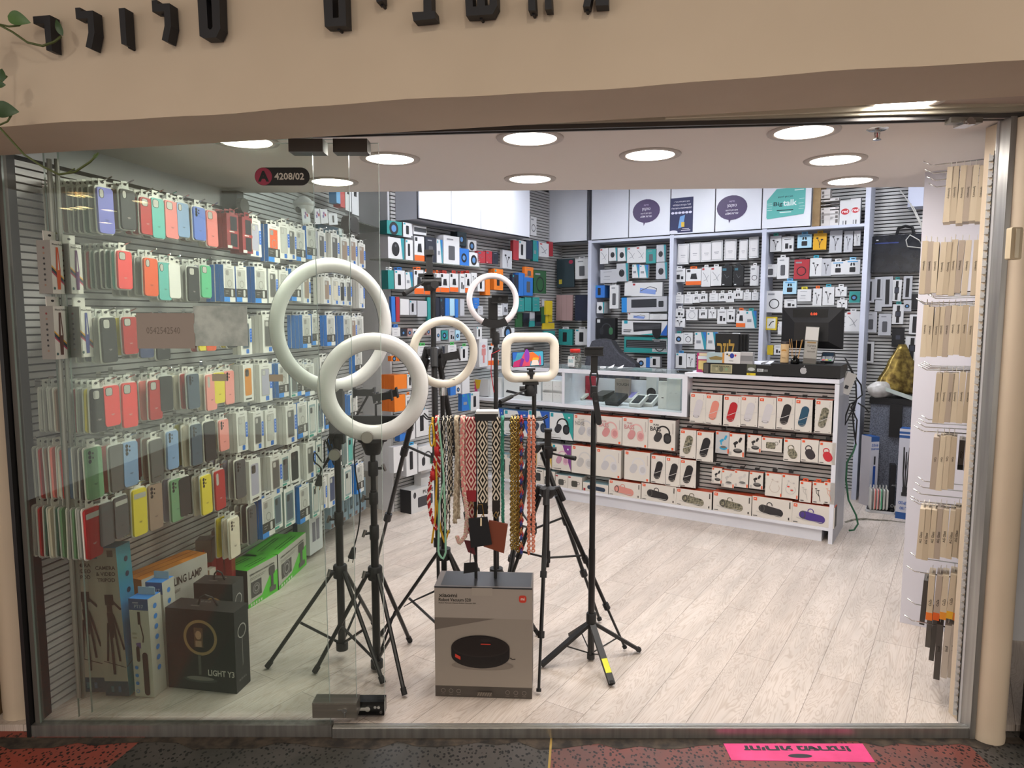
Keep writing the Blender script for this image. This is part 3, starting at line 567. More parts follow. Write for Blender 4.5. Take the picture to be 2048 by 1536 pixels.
def boxed_stack(row, hook, x0, y0, x1, y1, kind, cname, n=1, D=.27, tilt=0):
    s0, h1 = LW.px(x0, y0, D); s1, h0 = LW.px(x1, y1, D); s = (s0+s1)/2; w = min(max(s1-s0, .085), .115); h = min(max(h1-h0, .16), .215); hc = (h0+h1)/2 - h/2
    t = min(.024, (D-.05)/max(1, n)*.92)
    yw, tl = random.uniform(-.015, .02), tilt + random.uniform(-.012, .012)
    for k in range(n):
        o = boxed_mesh(w, h, t*.9, kind, cname, k == 0).obj('boxed_phone_case', None, LW.M(s + random.uniform(-.002, .002), D - t*k, hc + random.uniform(-.003, .003), yw, tl))
        if k == 0: lab = '%s box showing a %s case, on the %s hook of the %s row' % (KADJ[kind], cname, ORD[hook], ROWN[row])
        else: lab = '%s case box, %s behind the front one on the %s hook, %s row' % (KADJ[kind], ORD[k-1], ORD[hook], ROWN[row])
        tag(o, lab, 'boxed phone case', 'boxed phone cases, %s row' % ROWN[row])
    peg(LW, s, hc + h + .012, D + .02, 'metal peg of the %s hook in the %s row of phone cases' % (ORD[hook], ROWN[row]), grp=PEGG)
ROWS = [
 [('c',192,367,231,470,['periwinkle','grey','dark green','dark grey','black','grey','brown','dark red','olive','brown'],'pill'), ('c',237,373,274,464,['black','brown','brown'],'pill'), ('c',283,391,306,472,['red','red','red'],'square'), ('c',303,393,328,481,['teal','grey'],'square'),
  ('c',325,395,359,480,['coral pink','cream'],'square'), ('c',357,406,378,475,['pale blue','salmon'],'pill'), ('c',385,410,413,485,['cornflower','cream','brown'],'dots'), ('c',414,417,436,496,['salmon','cream'],'square'),
  ('b',452,426,478,499,'R','black',5), ('b',488,434,503,508,'R','smoke',3), ('b',500,436,524,514,'B','lilac',2), ('b',535,447,560,525,'A','orange',2), ('b',557,445,580,521,'B','clear',2), ('b',578,452,592,520,'B','smoke',1), ('b',591,457,612,525,'A','clear',2), ('b',612,452,634,522,'A','clear',3), ('b',636,463,652,525,'B','smoke',2),
  ('b',660,466,680,528,'B','smoke',4), ('b',681,474,699,530,'B','tan',1), ('b',699,476,715,532,'B','tan',1), ('b',716,485,732,537,'B','tan',4)],
 [('c',233,500,267,579,['coral','teal','dark green','black','smoke','dark green','red','grey','red','dark red','red'],'square'), ('c',287,512,316,594,['orange','grey','pale grey','grey','pale grey'],'pill'), ('c',317,522,342,603,['teal','white'],'pill'), ('c',340,528,358,596,['white','pale grey'],'plain'),
  ('c',374,530,400,605,['black','pale grey','white','pale grey','white'],'square'), ('c',401,531,424,595,['mint green','lilac'],'square'), ('b',446,529,471,604,'A','clear',4), ('b',471,531,495,603,'A','clear',1), ('b',509,533,535,606,'A','clear',3), ('b',536,537,557,606,'B','smoke',1), ('b',558,539,578,604,'B','clear',1), ('b',582,537,602,602,'A','clear',2),
  ('b',606,545,622,606,'B','tan',3), ('b',647,555,662,608,'B','tan',3), ('b',664,554,680,609,'B','cream',1), ('b',679,557,692,610,'B','black',1), ('b',692,557,704,611,'B','smoke',1), ('b',717,558,730,616,'B','white',5)],
 [('c',200,632,237,725,['black','pale grey','navy','grey','pale grey'],'square'), ('c',249,634,275,708,['red','yellow','red','brown'],'square'), ('c',283,640,302,716,['navy','pale grey','grey'],'square'), ('c',312,640,342,718,['black','white'],'square'), ('c',398,636,416,703,['yellow','red'],'square'), ('c',412,634,432,703,['orange','cream'],'square'),
  ('c',455,630,474,697,['black','yellow'],'square'), ('b',480,636,505,707,'B','slate',2), ('b',522,631,553,704,'B','smoke',3), ('b',604,630,623,695,'A','clear',4), ('b',624,629,638,690,'A','clear',1), ('b',653,631,671,691,'A','clear',2), ('b',687,631,703,690,'A','clear',4), ('b',703,633,713,692,'B','tan',1), ('b',712,632,728,693,'A','clear',2)],
 [('c',179,776,217,862,['black','yellow','grey','red','black','black','tan','pale grey','grey','pale grey'],'square'), ('c',212,770,234,852,['coral','orange'],'square'), ('c',242,766,277,854,['coral','clear','pale grey'],'square'), ('c',294,760,325,838,['red','salmon','orange','brown'],'square'), ('c',322,750,341,821,['black','slate'],'plain'),
  ('c',374,748,402,817,['slate','red','cream','yellow','dark grey','yellow','green'],'dots'), ('c',411,747,433,819,['pink','cream','grey'],'oval'), ('c',431,745,445,805,['yellow','cream'],'square'), ('c',447,740,469,807,['pink','brown'],'dots'), ('b',485,731,508,801,'C','amber',3), ('b',518,729,545,800,'B','lilac',4), ('b',556,727,578,791,'A','clear',3),
  ('b',580,728,596,792,'G','smoke',1), ('b',597,728,606,790,'A','black',2), ('b',608,728,630,788,'A','clear',2), ('b',640,716,660,776,'B','smoke',2), ('b',708,705,726,740,'A','clear',2)],
 [('c',169,897,212,993,['green','dark grey','grey','pale blue','red','cream','salmon','brown','red','grey'],'dots'), ('c',217,892,254,979,['smoke','salmon'],'plain'), ('c',248,883,275,969,['pale blue','cream'],'dots'), ('c',299,878,331,958,['smoke','brown','red','brown','dark red','red'],'plain'), ('c',330,862,360,934,['pale blue','clear'],'dots'),
  ('c',379,850,406,928,['slate','cream','olive','cream','olive'],'dots'), ('c',409,843,434,919,['black','pale grey','clear'],'plain'), ('c',441,838,455,900,['pink','cream'],'dots'), ('b',473,827,497,900,'B','clear',4), ('b',505,825,528,895,'B','smoke',2), ('b',530,821,554,888,'B','clear',1), ('b',571,813,594,883,'B','smoke',4), ('b',594,807,616,871,'A','clear',1), ('b',616,803,634,870,'G','clear',1), ('b',634,800,648,862,'G','slate',1),
  ('b',650,800,668,852,'A','clear',2), ('b',700,790,716,840,'A','clear',2)],
 [('c',168,1018,209,1109,['red','pale grey','green','grey','green','dark green','cream','dark green','red','pale grey'],'bar'), ('c',200,1006,228,1085,['dark grey','grey'],'plain'), ('c',228,995,257,1071,['dark grey','grey'],'bar'), ('c',262,979,295,1065,['yellow','cream','grey'],'bar'), ('c',295,969,326,1053,['tan','brown'],'dots'), ('c',340,960,368,1038,['green','lilac','brown','grey'],'dots'), ('c',362,954,380,1028,['black','dark green'],'plain'),
  ('c',403,952,424,1026,['yellow','cream','dark green','brown','dark green','salmon'],'dots'), ('c',427,942,453,1014,['red','cream','cream'],'oval'), ('c',471,922,494,993,['dark grey','grey','lilac','grey','lilac'],'dots'), ('b',497,920,523,1001,'C','lilac',4), ('b',540,913,566,987,'B','smoke',4), ('b',566,910,576,970,'G','smoke',2), ('b',579,897,602,968,'C','black',3), ('b',612,887,632,953,'B','smoke',3), ('b',632,885,646,942,'G','clear',1), ('b',668,880,684,930,'A','black',2), ('b',690,872,712,925,'G','teal',3)],
 [('c',458,1036,483,1112,['cream','cream','yellow'],'dots'), ('c',496,1012,516,1083,['dark grey','dark grey','grey','grey'],'dots'), ('b',522,993,552,1071,'A','clear',2), ('b',545,988,566,1052,'G','slate',1), ('b',567,979,592,1046,'G','slate',2), ('b',597,969,622,1041,'A','clear',2), ('b',623,967,640,1028,'G','clear',1), ('b',640,960,654,1015,'B','clear',2), ('b',656,946,674,1011,'B','navy',3), ('b',686,940,706,992,'G','clear',2), ('b',712,930,728,980,'A','clear',2)],
]
for ri, row in enumerate(ROWS):
    for hi, it in enumerate(row):
        if it[0] == 'c': case_stack(ri, hi, *it[1:])
        else: boxed_stack(ri, hi, *it[1:5], it[5], it[6], it[7])
# --- four strap boxes with a rainbow stripe
RB = ('#d9a23c', '#2b3a4a', '#3a3a44', '#b03a5a')
def strap_box(px0, py0, px1, py1, side, cname, lab, D=.24):
    s0, h1 = LW.px(px0, py0, D); s1, h0 = LW.px(px1, py1, D); w, h = s1-s0, h1-h0; t = .05; f, g = col('#d4d0c8', .45), col('#85817b', .5)
    b = MB(); b.box6(-w/2, 0, 0, w/2, t, h, f, left=g, right=g, top=g); b.box(-w/2, .022, h, w/2, .025, h+.032, f); b.poly([(x, .0215, z) for x, z in ell(0, h+.018, w*.14, .004, 10)], DARKGAP)
    for k, c in enumerate(RB):
        z = .46 - .035*k; b.poly([(-w/2, -.0005, h*(z+.08)), (-w/2, -.0005, h*(z+.045)), (w/2, -.0005, h*(z-.19)), (w/2, -.0005, h*(z-.155))], col(c, .5))
    sm = col(cname, .6); b.poly([(x, -.001, z) for x, z in ((-w*.08, h*.08), (w*.17, h*.08), (w*.24, h*.45), (w*.13, h*.88), (-w*.06, h*.88), (-w*.12, h*.45))], sm); b.poly([(x, -.0014, z) for x, z in ((.0, h*.45), (w*.13, h*.45), (w*.06, h*.8))], f)
    b.text('iPhone Pocket', (-w*.36, -.001, h*.915), (1,0,0), (0,0,1), h*.035, BOXD, 'l'); b.poly([(x, -.001, z) for x, z in ell(-w*.34, h*.1, w*.09, w*.09, 14)], col('#3a5a58', .5))
    for k in range(8): b.poly([(-w/2-.0006, t*.5+.004*math.cos(a*math.pi/4), h*(.86-.1*k)+.004*math.sin(a*math.pi/4)) for a in range(8)], col(('#7a2a2a', '#8a6a5a')[k % 2] if k in (0, 7, 1) else '#1d1c1d', .5))
    tag(b.obj('strap_box', None, LW.M((s0+s1)/2, D, h0, .1)), lab, 'strap box', 'strap boxes with a rainbow stripe')
strap_box(98, 480, 131, 588, 0, '#c8542c', 'strap box with an orange strap picture, upper pair')
strap_box(136, 487, 169, 588, 0, '#5a2c60', 'strap box with a purple strap picture, upper pair')
strap_box(104, 612, 137, 717, 0, '#5a3a34', 'strap box with a brown strap picture, lower pair')
strap_box(156, 613, 189, 713, 0, '#3a4486', 'strap box with a blue strap picture, lower pair')
# --- things at the far upper end of the case wall
def lwbox(px0, py0, px1, py1, D, t, name, lab, cat, front, side, prints=(), grp=None, roll=0, yaw=0):
    s0, h1 = LW.px(px0, py0, D); s1, h0 = LW.px(px1, py1, D); w, h = s1-s0, h1-h0; b = MB(); b.box6(-w/2, 0, 0, w/2, t, h, front, left=side, right=side, top=side)
    for k, (u0, v0, u1, v1, m) in enumerate(prints): b.poly([(x, -.0006-.0003*k, z) for x, z in ((-w/2+w*u0, h*v0), (-w/2+w*u1, h*v0), (-w/2+w*u1, h*v1), (-w/2+w*u0, h*v1))], m)
    return tag(b.obj(name, None, LW.M((s0+s1)/2, D, h0, yaw, roll)), lab, cat, grp)
sa, ha_ = LW.px(650, 415, .02); sb, _ = LW.px(702, 452, .25); z_sh = LW.px(690, 438, .22)[1]
mb = MB(); wallbox(mb, LW, sa, LW_LEN-.02, z_sh-.008, z_sh, .013, .26, pane('shelf_glass', '#d8e6e0', 1, .12)); tag(mb.obj('glass_shelf'), 'small glass shelf high at the far end of the case wall', 'shelf')
GW = col('#d9dadc', .45); PB = col('#5aa6dc', .45); RD = col('#c23430', .45)
for i, (x0, x1, f, s, lab) in enumerate(((676, 684, PB, PB, 'pale blue box at the end of the high glass shelf'), (684, 693, RD, RD, 'red box on the high glass shelf'), (694, 706, GW, GW, 'white box beside the red one on the high glass shelf'), (707, 721, GW, GW, 'white box at the column end of the high glass shelf'))):
    z1 = 384 + i*2; lwbox(x0-4, z1-24, x1-3, 408+i*8, .23, .05, 'accessory_box', lab, 'box', f, s, [(.3, .6, .7, .9, BLACK)] if i > 1 else (), 'boxes on the high glass shelf')
for i, (x0, y0, x1, y1, lab) in enumerate(((605, 415, 622, 452, 'small card with flower stickers hanging behind the dome'), (629, 415, 644, 450, 'small card with a red flower behind the door edge'), (642, 416, 657, 449, 'small card with red and purple flowers under the high shelf'), (658, 424, 676, 452, 'small card with a metal clip under the high shelf'))):
    lwbox(x0, y0, x1, y1, .24+.004*i, .003, 'accessory_card', lab, 'card', GW, GW, [(.25, .4, .45, .6, col('#7a6aa0')), (.55, .5, .75, .68, col('#b03a48')), (.35, .62, .55, .8, col('#8a5a90'))] if i < 3 else [(.4, .2, .6, .8, BOXD)], 'cards under the high shelf', roll=-.15)
for i in range(5):
    lwbox(636+i*10, 446+i*2.4, 648+i*10, 466+i*2.6, .22, .04, 'navy_box', 'dark teal box in the hanging row under the cards, %s from the door edge' % ORD[i], 'box', col('#1d4458', .4) if i < 4 else col('#cfd8d4', .4), col('#1d4a5a', .4), [(.2, .1, .8, .2, col('#6fa6a0'))], 'teal boxes under the cards')
s, h = LW.px(702, 451, .24); mb = MB(); mb.rbox(-.085, -.06, .085, .06, 0, .05, .055, col('#38322f', .5), n=8); mb.rbox(-.07, -.046, .07, .046, -.004, 0, .042, col('#2b2624', .45), n=8); mb.box(-.01, .02, .06, .01, .03, .085, BLACK)
tag(mb.obj('hard_pouch', None, LW.M(s, .26, h)), 'rounded black hard pouch hanging beside the grey column', 'pouch')
s, h = LW.px(481, 412, .1); mb = MB(); wallbox(mb, LW, s-.03, s+.03, h-.075, h+.075, .013, .10, BLACK); mb.cyl(LW.P(s, .10, h), LW.P(s, .125, h), .04, col('#4a4642', .7), 18); tag(mb.obj('wall_speaker'), 'small black wall speaker where the slats rise to the ceiling', 'speaker')
for i in range(6):
    x = 660 + i*12; lwbox(x, 985-i*5, x+12, 1052-i*7, .19, .05, 'earphone_blister', 'grey blue blister with an earphone oval on the floor row, %s from the door' % ORD[i], 'earphone package', col('#7f97a4', .3), col('#8aa0aa', .3), [(.3, .25, .75, .75, col('#3a4448')), (.38, .35, .68, .68, col('#5f7680')), (.1, .02, .5, .12, col('#6a5048'))], 'earphone blisters at the foot of the case wall')
lwbox(618, 1034, 646, 1094, .17, .08, 'glove_box', 'white carton with small grey pictures at the foot of the case wall', 'box', GW, GW, [(.2, .3, .45, .8, col('#7a7684')), (.5, .3, .75, .85, col('#8a8694'))])
lwbox(600, 1050, 616, 1100, .10, .05, 'blue_carton', 'small white and blue carton behind the green pump boxes', 'box', GW, col('#2a3a68'), [(0, 0, 1, .3, col('#2a68b8')), (.3, .1, .7, .7, BLACK)])
# ================================================================ CARTONS BY THE WINDOW (floor, entrance end of the case wall)
def carton(name, bl, br, depth, height, label, cat, front, right=None, top=None, left=None, prints=(), rprints=(), lean=0.0, parts=None, roll=0, grp=None, yaw=None, extra=None):
    """box on the floor from the two photo points of its front lower edge; prints are drawn in unit coordinates of the face"""
    a, b = at_z(*bl), at_z(*br); d = b - a; w = d.length; ang = math.atan2(d.y, d.x) if yaw is None else yaw
    M4 = Matrix.Translation(a) @ Matrix.Rotation(ang, 4, 'Z') @ Matrix.Rotation(roll, 4, 'Y') @ Matrix.Rotation(-lean, 4, 'X')
    mb = MB(); mb.box6(0, 0, 0, w, depth, height, front, left=left or right, right=right, top=top)
    draw(mb, prints, w, height); draw(mb, rprints, depth, height, O=(w, 0, 0), X=(0,1,0), N=(1,0,0))
    if extra: extra(mb, w, depth, height)
    o = mb.obj(name, None, M4); tag(o, label, cat, grp)
    return o, w, M4
def draw(mb, prints, w, h, O=(0,0,0), X=(1,0,0), N=(0,-1,0), Z=(0,0,1)):
    O, X, N, Z = Vector(O), Vector(X), Vector(N), Vector(Z)
    for k, p in enumerate(prints):
        if p[0] == 'o' and len(p) == 8 and not isinstance(p[5], (int, float)): p = p[:5] + (p[6], p[7], p[5])
        e = N*(.0006 + .0003*k); t = p[0]; m = p[-1] if not isinstance(p[-1], str) else col(p[-1], .45)
        def T(u, v): return O + X*(u*w) + Z*(v*h) + e
        if t == 'r': u0, v0, u1, v1 = p[1:5]; mb.poly([T(u0,v0), T(u1,v0), T(u1,v1), T(u0,v1)], m)
        elif t == 'q': u0, v0, u1, v1, r = p[1:6]; mb.poly([O + X*x + Z*z + e for x, z in rrect(u0*w, v0*h, u1*w, v1*h, r, 4)], m)
        elif t == 'e': cu, cv, ru, rv = p[1:5]; mb.poly([O + X*x + Z*z + e for x, z in ell(cu*w, cv*h, ru*w, rv*w, 24)], m)
        elif t == 'o':
            cu, cv, r, wd = p[1:5]; n = 28; a0, a1 = (p[5], p[6]) if len(p) > 6 else (0, 360); full = a1-a0 == 360
            A, B = ell(cu*w, cv*h, r*w, r*w, n, a0, a1), ell(cu*w, cv*h, (r-wd)*w, (r-wd)*w, n, a0, a1); q = A + B; L = len(A)
            mb.add([O + X*x + Z*z + e for x, z in q], [(i, (i+1) % L, L+(i+1) % L, L+i) for i in range(L if full else L-1)], m)
        elif t == 'p': mb.poly([T(u, v) for u, v in p[1]], m)
        elif t == 'l':
            pts, wd = p[1], p[2]
            for (ua, va), (ub, vb) in zip(pts, pts[1:]):
                A, B = T(ua, va), T(ub, vb); d = (B-A).normalized(); s = N.cross(d)*wd*w*.5; mb.add([A-s, B-s, B+s, A+s], [(0,1,2,3)], m)
        elif t == 't':
            u, v, hh, txt = p[1:5]; al = p[5] if len(p) > 6 else 'l'; wd = p[6]*w if len(p) > 7 else None; mb.text(txt, T(u, v), X, Z, hh*h, m, al, .02, wd)
GREYB = col('#a8a195', .5); TEALB = noisy('teal_print', '#2a9a9c', '#3a80c4', 3, .4); DK = col('#221c1a', .5); DKB = col('#1d2f48', .4)
tri = [('r',0,0,1,.10, col('#1f4a5c', .4)), ('r',.02,.93,.2,.995,'#2a6a78'), ('r',.62,.94,.86,.985,'#5a544c'), ('t',.5,.855,.026,'CAMERA','c','#2c2824'), ('t',.5,.815,.026,'& VIDEO','c','#2c2824'), ('t',.5,.775,.026,'TRIPOD','c','#2c2824'),
       ('r',.36,.62,.72,.69,DK), ('r',.42,.57,.64,.62,DK), ('l',[(.62,.655),(1.0,.59)],.09,DK), ('p',[(.40,.57),(.66,.57),(.62,.40),(.44,.40)],DK), ('l',[(.5,.56),(.5,.15)],.11,DK), ('l',[(.62,.55),(.78,.24)],.09,DK), ('l',[(.42,.5),(.26,.24)],.08,DK), ('l',[(.66,.56),(1.0,.32)],.08,DK), ('l',[(.1,.24),(1.0,.20)],.03,DK), ('r',.30,.03,.42,.07,'#3f7480'), ('r',.60,.03,.72,.07,'#3a6a8a')]
trr = [('e',.62,.90,.13,.13,DKB), ('e',.62,.80,.13,.13,DKB), ('e',.62,.69,.13,.13,DKB), ('e',.62,.58,.13,.13,DKB), ('l',[(0,.2),(1,.25)],.03,DK)]
o, w, M1 = carton('tripod_box', (162,1383), (207,1390), .085, .60, 'grey and teal tripod box against the slats, nearest the entrance frame', 'tripod box', GREYB, TEALB, TEALB, prints=tri, rprints=trr, roll=-.04, yaw=-.10, grp='grey and teal tripod boxes')
o, w, M1 = carton('tripod_box', (212,1391), (259,1394), .085, .60, 'grey and teal tripod box standing before the small white selfie stick box', 'tripod box', GREYB, TEALB, TEALB, prints=tri, rprints=trr, roll=-.04, yaw=-.10, grp='grey and teal tripod boxes')
WB = col('#c9c6bc', .45); BLU = col('#2f86d8', .4)
ptp = [('r',0,.885,1,1,'#24588c'), ('t',.28,.905,.035,'PT17','l','#a9bcd0'), ('r',.2,.955,.5,.965,'#a9bcd0'), ('r',.42,.74,.56,.87,DK), ('l',[(.55,.74),(.66,.62),(.62,.56)],.06,DK), ('p',[(.25,.55),(.5,.56),(.5,.50),(.3,.50)],'#6a5a98'), ('q',.24,.36,.42,.52,.008,DK), ('q',.54,.02,.82,.46,.012,DK), ('e',.2,.30,.09,.09,BLU), ('e',.2,.22,.09,.09,BLU), ('e',.2,.14,.09,.09,BLU), ('o',.2,.06,.09,.025,BLU), ('r',.12,.64,.35,.66,GREYB), ('r',.12,.60,.35,.615,GREYB)]
ptr = [('e',.5,.90-.105*k,.14,.14,BLU) for k in range(7)]
for i, (bl, br, z, lab) in enumerate((((271,1392),(309,1396), .40, 'small white selfie stick box with blue top standing in front'), ((305,1368),(338,1371), .43, 'white selfie stick box with blue top half hidden behind another'))):
    def flap(mb, w, d, h): mb.box(w*.1, d*.6, h, w*.98, d*.64, h+.03, col('#9db4c4', .4))
    carton('selfie_stick_box', bl, br, .075, z, lab, 'selfie stick box', WB, WB, BLU, prints=ptp, rprints=ptr, grp='selfie stick boxes with blue tops', roll=-.02, extra=flap)
Y3 = col('#1d1416', .4); Y3R = col('#15161a', .4); AMB = col('#a8875a', .45)
y3p = [('p',[(.42,0),(1,0),(1,.78)],'#0c1414'), ('o',.50,.66,.245,.04,AMB), ('r',.41,.54,.54,.78,'#6a4c38'), ('e',.475,.69,.045,.06,'#c49a7c'), ('r',.43,.545,.52,.62,'#b08a70'), ('r',.46,.20,.50,.45,'#5a5650'), ('e',.48,.14,.25,.04,'#3d3f40'), ('e',.48,.155,.2,.03,'#7a7672'), ('t',.60,.20,.075,'LIGHT Y3','l',.38,'#cfc8c0')]
y3r = [('o',.5,.72,.30,.05,'#b8b4b0'), ('l',[(.5,.66),(.5,.30)],.04,'#8a8886'), ('t',.2,.12,.03,'N O H A','l','#8a8886')]
def handle(mb, w, d, h): mb.tube([(w*.38, d*.5, h), (w*.42, d*.45, h+.03), (w*.5, d*.42, h+.045), (w*.6, d*.45, h+.035), (w*.66, d*.5, h)], .004, BLACK, 6); draw(mb, [('t',.3,.72,.12,'N O H A','l','#8a7f7a'), ('t',.3,.3,.1,'NOHA','l','#8a7f7a')], w, d, O=(0,0,h), N=(0,0,1), Z=(0,1,0))
for i, (bl, br, lab) in enumerate((((338,1374),(474,1388), 'dark ring light box with a pale ring picture, in front with its handle up'), ((393,1302),(470,1306), 'dark ring light box standing behind the one with the handle'))):
    carton('ring_light_box', bl, br, .10, .335 if i == 0 else .315, lab, 'ring light box', Y3, Y3R, col('#231c1c', .45), prints=y3p, rprints=y3r, grp='dark ring light boxes', extra=handle)
# orange LED lamp carton: its long side runs with the wall
zt = .395; a, b = at_z(272, 1159, zt), at_z(404, 1105, zt); d = (b - a); wl = d.length; ang = math.atan2(d.y, d.x); OR = noisy('orange_card', '#d9822a', '#e2902f', 3, .5)
mb = MB(); mb.box6(0, 0, .0, wl, .12, zt, col('#c4c0ba', .45), left=OR, right=OR, top=OR)
draw(mb, [('t',.19,.77,.095,'LED','l',.13,'#c85a24'), ('t',.35,.77,.095,'FILLING LAMP','l',.55,'#241f1d'), ('t',.19,.69,.035,'BEAUTY LIVE RING LIGHT','l',.36,'#6a625c'), ('o',.5,.42,.2,.012,'#a9a59f'),
          ('l',[(.03,.62),(.07,.72),(.10,.66)],.012,'#c8762c'), ('l',[(.05,.60),(.09,.70),(.13,.60)],.012,'#c8762c'), ('l',[(.04,.78),(.09,.74),(.15,.66)],.012,'#c8762c'), ('l',[(.09,.82),(.09,.74)],.008,'#c8762c')], wl, zt)
for k in (.35, .68): mb.box(wl*.1*k, (.12*k), zt, wl, .12*k+.0025, zt+.0006, col('#8a4a18', .6))
tag(mb.obj('led_lamp_carton', None, Matrix.Translation((a.x+.025, a.y-.005, 0)) @ Matrix.Rotation(ang, 4, 'Z')), 'white and orange carton lettered LED FILLING LAMP', 'lamp carton')
# two grey and red tripod cartons, white mini box between
GRYR, REDB = col('#6a625e', .5), col('#9c2426', .45)
for i, (bl, br, z, lab) in enumerate((((430,1232),(462,1235), .435, 'grey and red tripod carton in front, with a thin tripod drawing'), ((398,1250),(425,1252), .42, 'grey and red tripod carton standing behind the other'))):
    carton('red_tripod_carton', bl, br, .075, z, lab, 'tripod carton', REDB, REDB, GRYR, prints=[('r',0,.74,1,1,GRYR), ('p',[(.45,.86),(.5,.9),(.55,.86),(.5,.82)],'#b02a2c'), ('l',[(.6,.7),(.4,.1)],.015,DK), ('l',[(.6,.7),(.62,.08)],.02,DK), ('l',[(.6,.7),(.85,.1)],.015,DK), ('r',.57,.68,.64,.71,DK)], rprints=[('r',0,.74,1,1,GRYR)], left=GRYR, grp='grey and red tripod cartons', yaw=.15)
carton('mini_light_box', (413,1262), (424,1263), .05, .30, 'narrow white box with a small black lamp picture beside the orange carton', 'light box', WB, WB, WB, prints=[('r',.2,.2,.8,.42,DK), ('t',.2,.7,.04,'T120','l',DK), ('r',.2,.8,.6,.81,DK)])
# green air pump cartons in two layers
GRN, GRN2 = col('#57c233', .4), col('#62d23a', .4)
def pump(bl, br, z0, lab, h=.20):
    a, b = at_z(*bl, z0), at_z(*br, z0); d = b - a; w = d.length; dep = .10
    mb = MB(); mb.box6(0, 0, 0, w, dep, h, col('#bdb9b0', .45), left=col('#2c2220', .5), right=GRN, top=GRN2)
    draw(mb, [('p',[(0,0),(1,0),(1,.62),(.72,.55),(.45,.16),(0,.10)],GRN), ('t',.08,.80,.075,'Lithium battery air cannon machine','l',.82,'#3a3632'), ('r',.08,.74,.6,.755,'#8a867e'), ('r',.08,.70,.55,.715,'#8a867e'), ('r',.10,.22,.44,.64,'#4a4444'), ('o',.27,.43,.12,.03,'#7a7474'), ('o',.27,.43,.07,.02,'#9a9494'),
          ('q',.70,.55,.90,.80,.012,'#4e4a48'), ('r',.76,.2,.84,.56,'#4e4a48'), ('q',.70,.10,.92,.24,.008,'#5a5654')] + [('r',.06+.08*k,.03,.11+.08*k,.10,'#c9d8b8') for k in range(5)], w, h)
    mb.poly([(.04*w, .03, h+.0006), (.5*w, .03, h+.0006), (.5*w, dep-.03, h+.0006), (.04*w, dep-.03, h+.0006)], col('#232326', .3)) if z0 else None
    for k in (.3, .5): mb.poly([(w*.2, dep*k, h+.0004), (w*.8, dep*k, h+.0004), (w*.8, dep*k+.006, h+.0004), (w*.2, dep*k+.006, h+.0004)], col('#2c6a1c', .5))
    return tag(mb.obj('air_pump_carton', None, Matrix.Translation(a) @ Matrix.Rotation(math.atan2(d.y, d.x), 4, 'Z')), lab, 'pump carton', 'green air pump cartons')
pump((497,1218), (556,1181), 0, 'green and white pump carton nearest the dark boxes'); pump((558,1180), (613,1129), 0, 'green and white pump carton, farther one on the floor')
def behind(lab, k, bl, br, h):
    a, b = at_z(*bl, 0), at_z(*br, 0); n = Vector((-(b-a).y, (b-a).x, 0)).normalized()*.102
    q = pump(bl, br, 0, lab, h); q.location = q.location + n
behind('green pump carton against the slats behind the nearer one', 0, (492,1219), (556,1181), .185); behind('green pump carton against the slats behind the farther one', 1, (558,1180), (613,1129), .185)
# ================================================================ STANDS, RING LAMPS, TRIPODS
RINGW = noisy('white_diffuser_plastic', '#cfcfcd', '#d6d6d4', 2, .3); RINGC = noisy('cream_diffuser_plastic', '#ddd6c8', '#e2dbcd', 2, .3); RINGP = noisy('pinkish_diffuser_plastic', '#d9d2d8', '#dfd8dd', 2, .35)
ROD = noisy('black_enamel_rod', '#19191a', '#222223', 20, .32); RUB = col('#161617', .7); GREYM = col('#8d8b88', .3, .8)
def part(root, name, mb, smooth=True):
    i = root.matrix_world.inverted() if root.type == 'EMPTY' else Matrix.Identity(4)
    mb.v = [tuple(i @ Vector(p)) for p in mb.v]; return mb.obj(name, root, smooth=smooth, auto=.7)
def root_at(name, x, y, z=0):
    t = empty(name, (x, y, z)); t.matrix_world = Matrix.Translation((x, y, z)); return t
def ring(root, c, R, r, a, m, pitch=0, flat=.75, sx=1.0, back=True):
    """ring lamp centred at c, tube radius r, its face turned a radians right of the street side; a black shell behind"""
    X = Vector((math.cos(a), math.sin(a), 0)); Nn = Vector((math.sin(a), -math.cos(a), 0)); Z = Vector((0,0,1)); c = Vector(c); n = 56; k = 12
    if pitch: Z, Nn = (Z*math.cos(pitch) - Nn*math.sin(pitch)), (Nn*math.cos(pitch) + Z*math.sin(pitch))
    def sweep(r_, off, f, mm, half=None):
        mb = MB(); vs = []; js = k if half is None else k//2+1
        for i in range(n):
            t = i*2*math.pi/n; e = X*math.cos(t)*sx + Z*math.sin(t)
            for j in range(js):
                b = j*2*math.pi/k if half is None else math.pi*j/(js-1) + (0 if half > 0 else math.pi)
                vs.append(c + e*(R + r_*math.cos(b)) + Nn*(off + r_*f*math.sin(b)))
        fs = [(i*js+j, i*js+(j+1) % js, ((i+1) % n)*js+(j+1) % js, ((i+1) % n)*js+j) for i in range(n) for j in range(js if half is None else js-1)]
        mb.add(vs, fs, mm); return mb
    part(root, 'diffuser_ring', sweep(r, 0, flat, m, 1))
    if back:
        mb = sweep(r*1.03, -.001, flat*.9, ROD, -1); part(root, 'rear_shell', mb)
    return X, Nn, Z
def legs3(root, top, feet, r, mid=None, cap=True):
    for f in feet:
        mb = MB(); a, b = Vector(top), Vector((f[0], f[1], .012)); d = (b-a); o = Vector((f[0]-top[0], f[1]-top[1], 0)).normalized()*.028
        mb.cyl(a+o, b, r, ROD, 8); mb.cyl(b - d.normalized()*.025, b + d.normalized()*.004, r*1.35, RUB, 8); part(root, 'leg', mb)
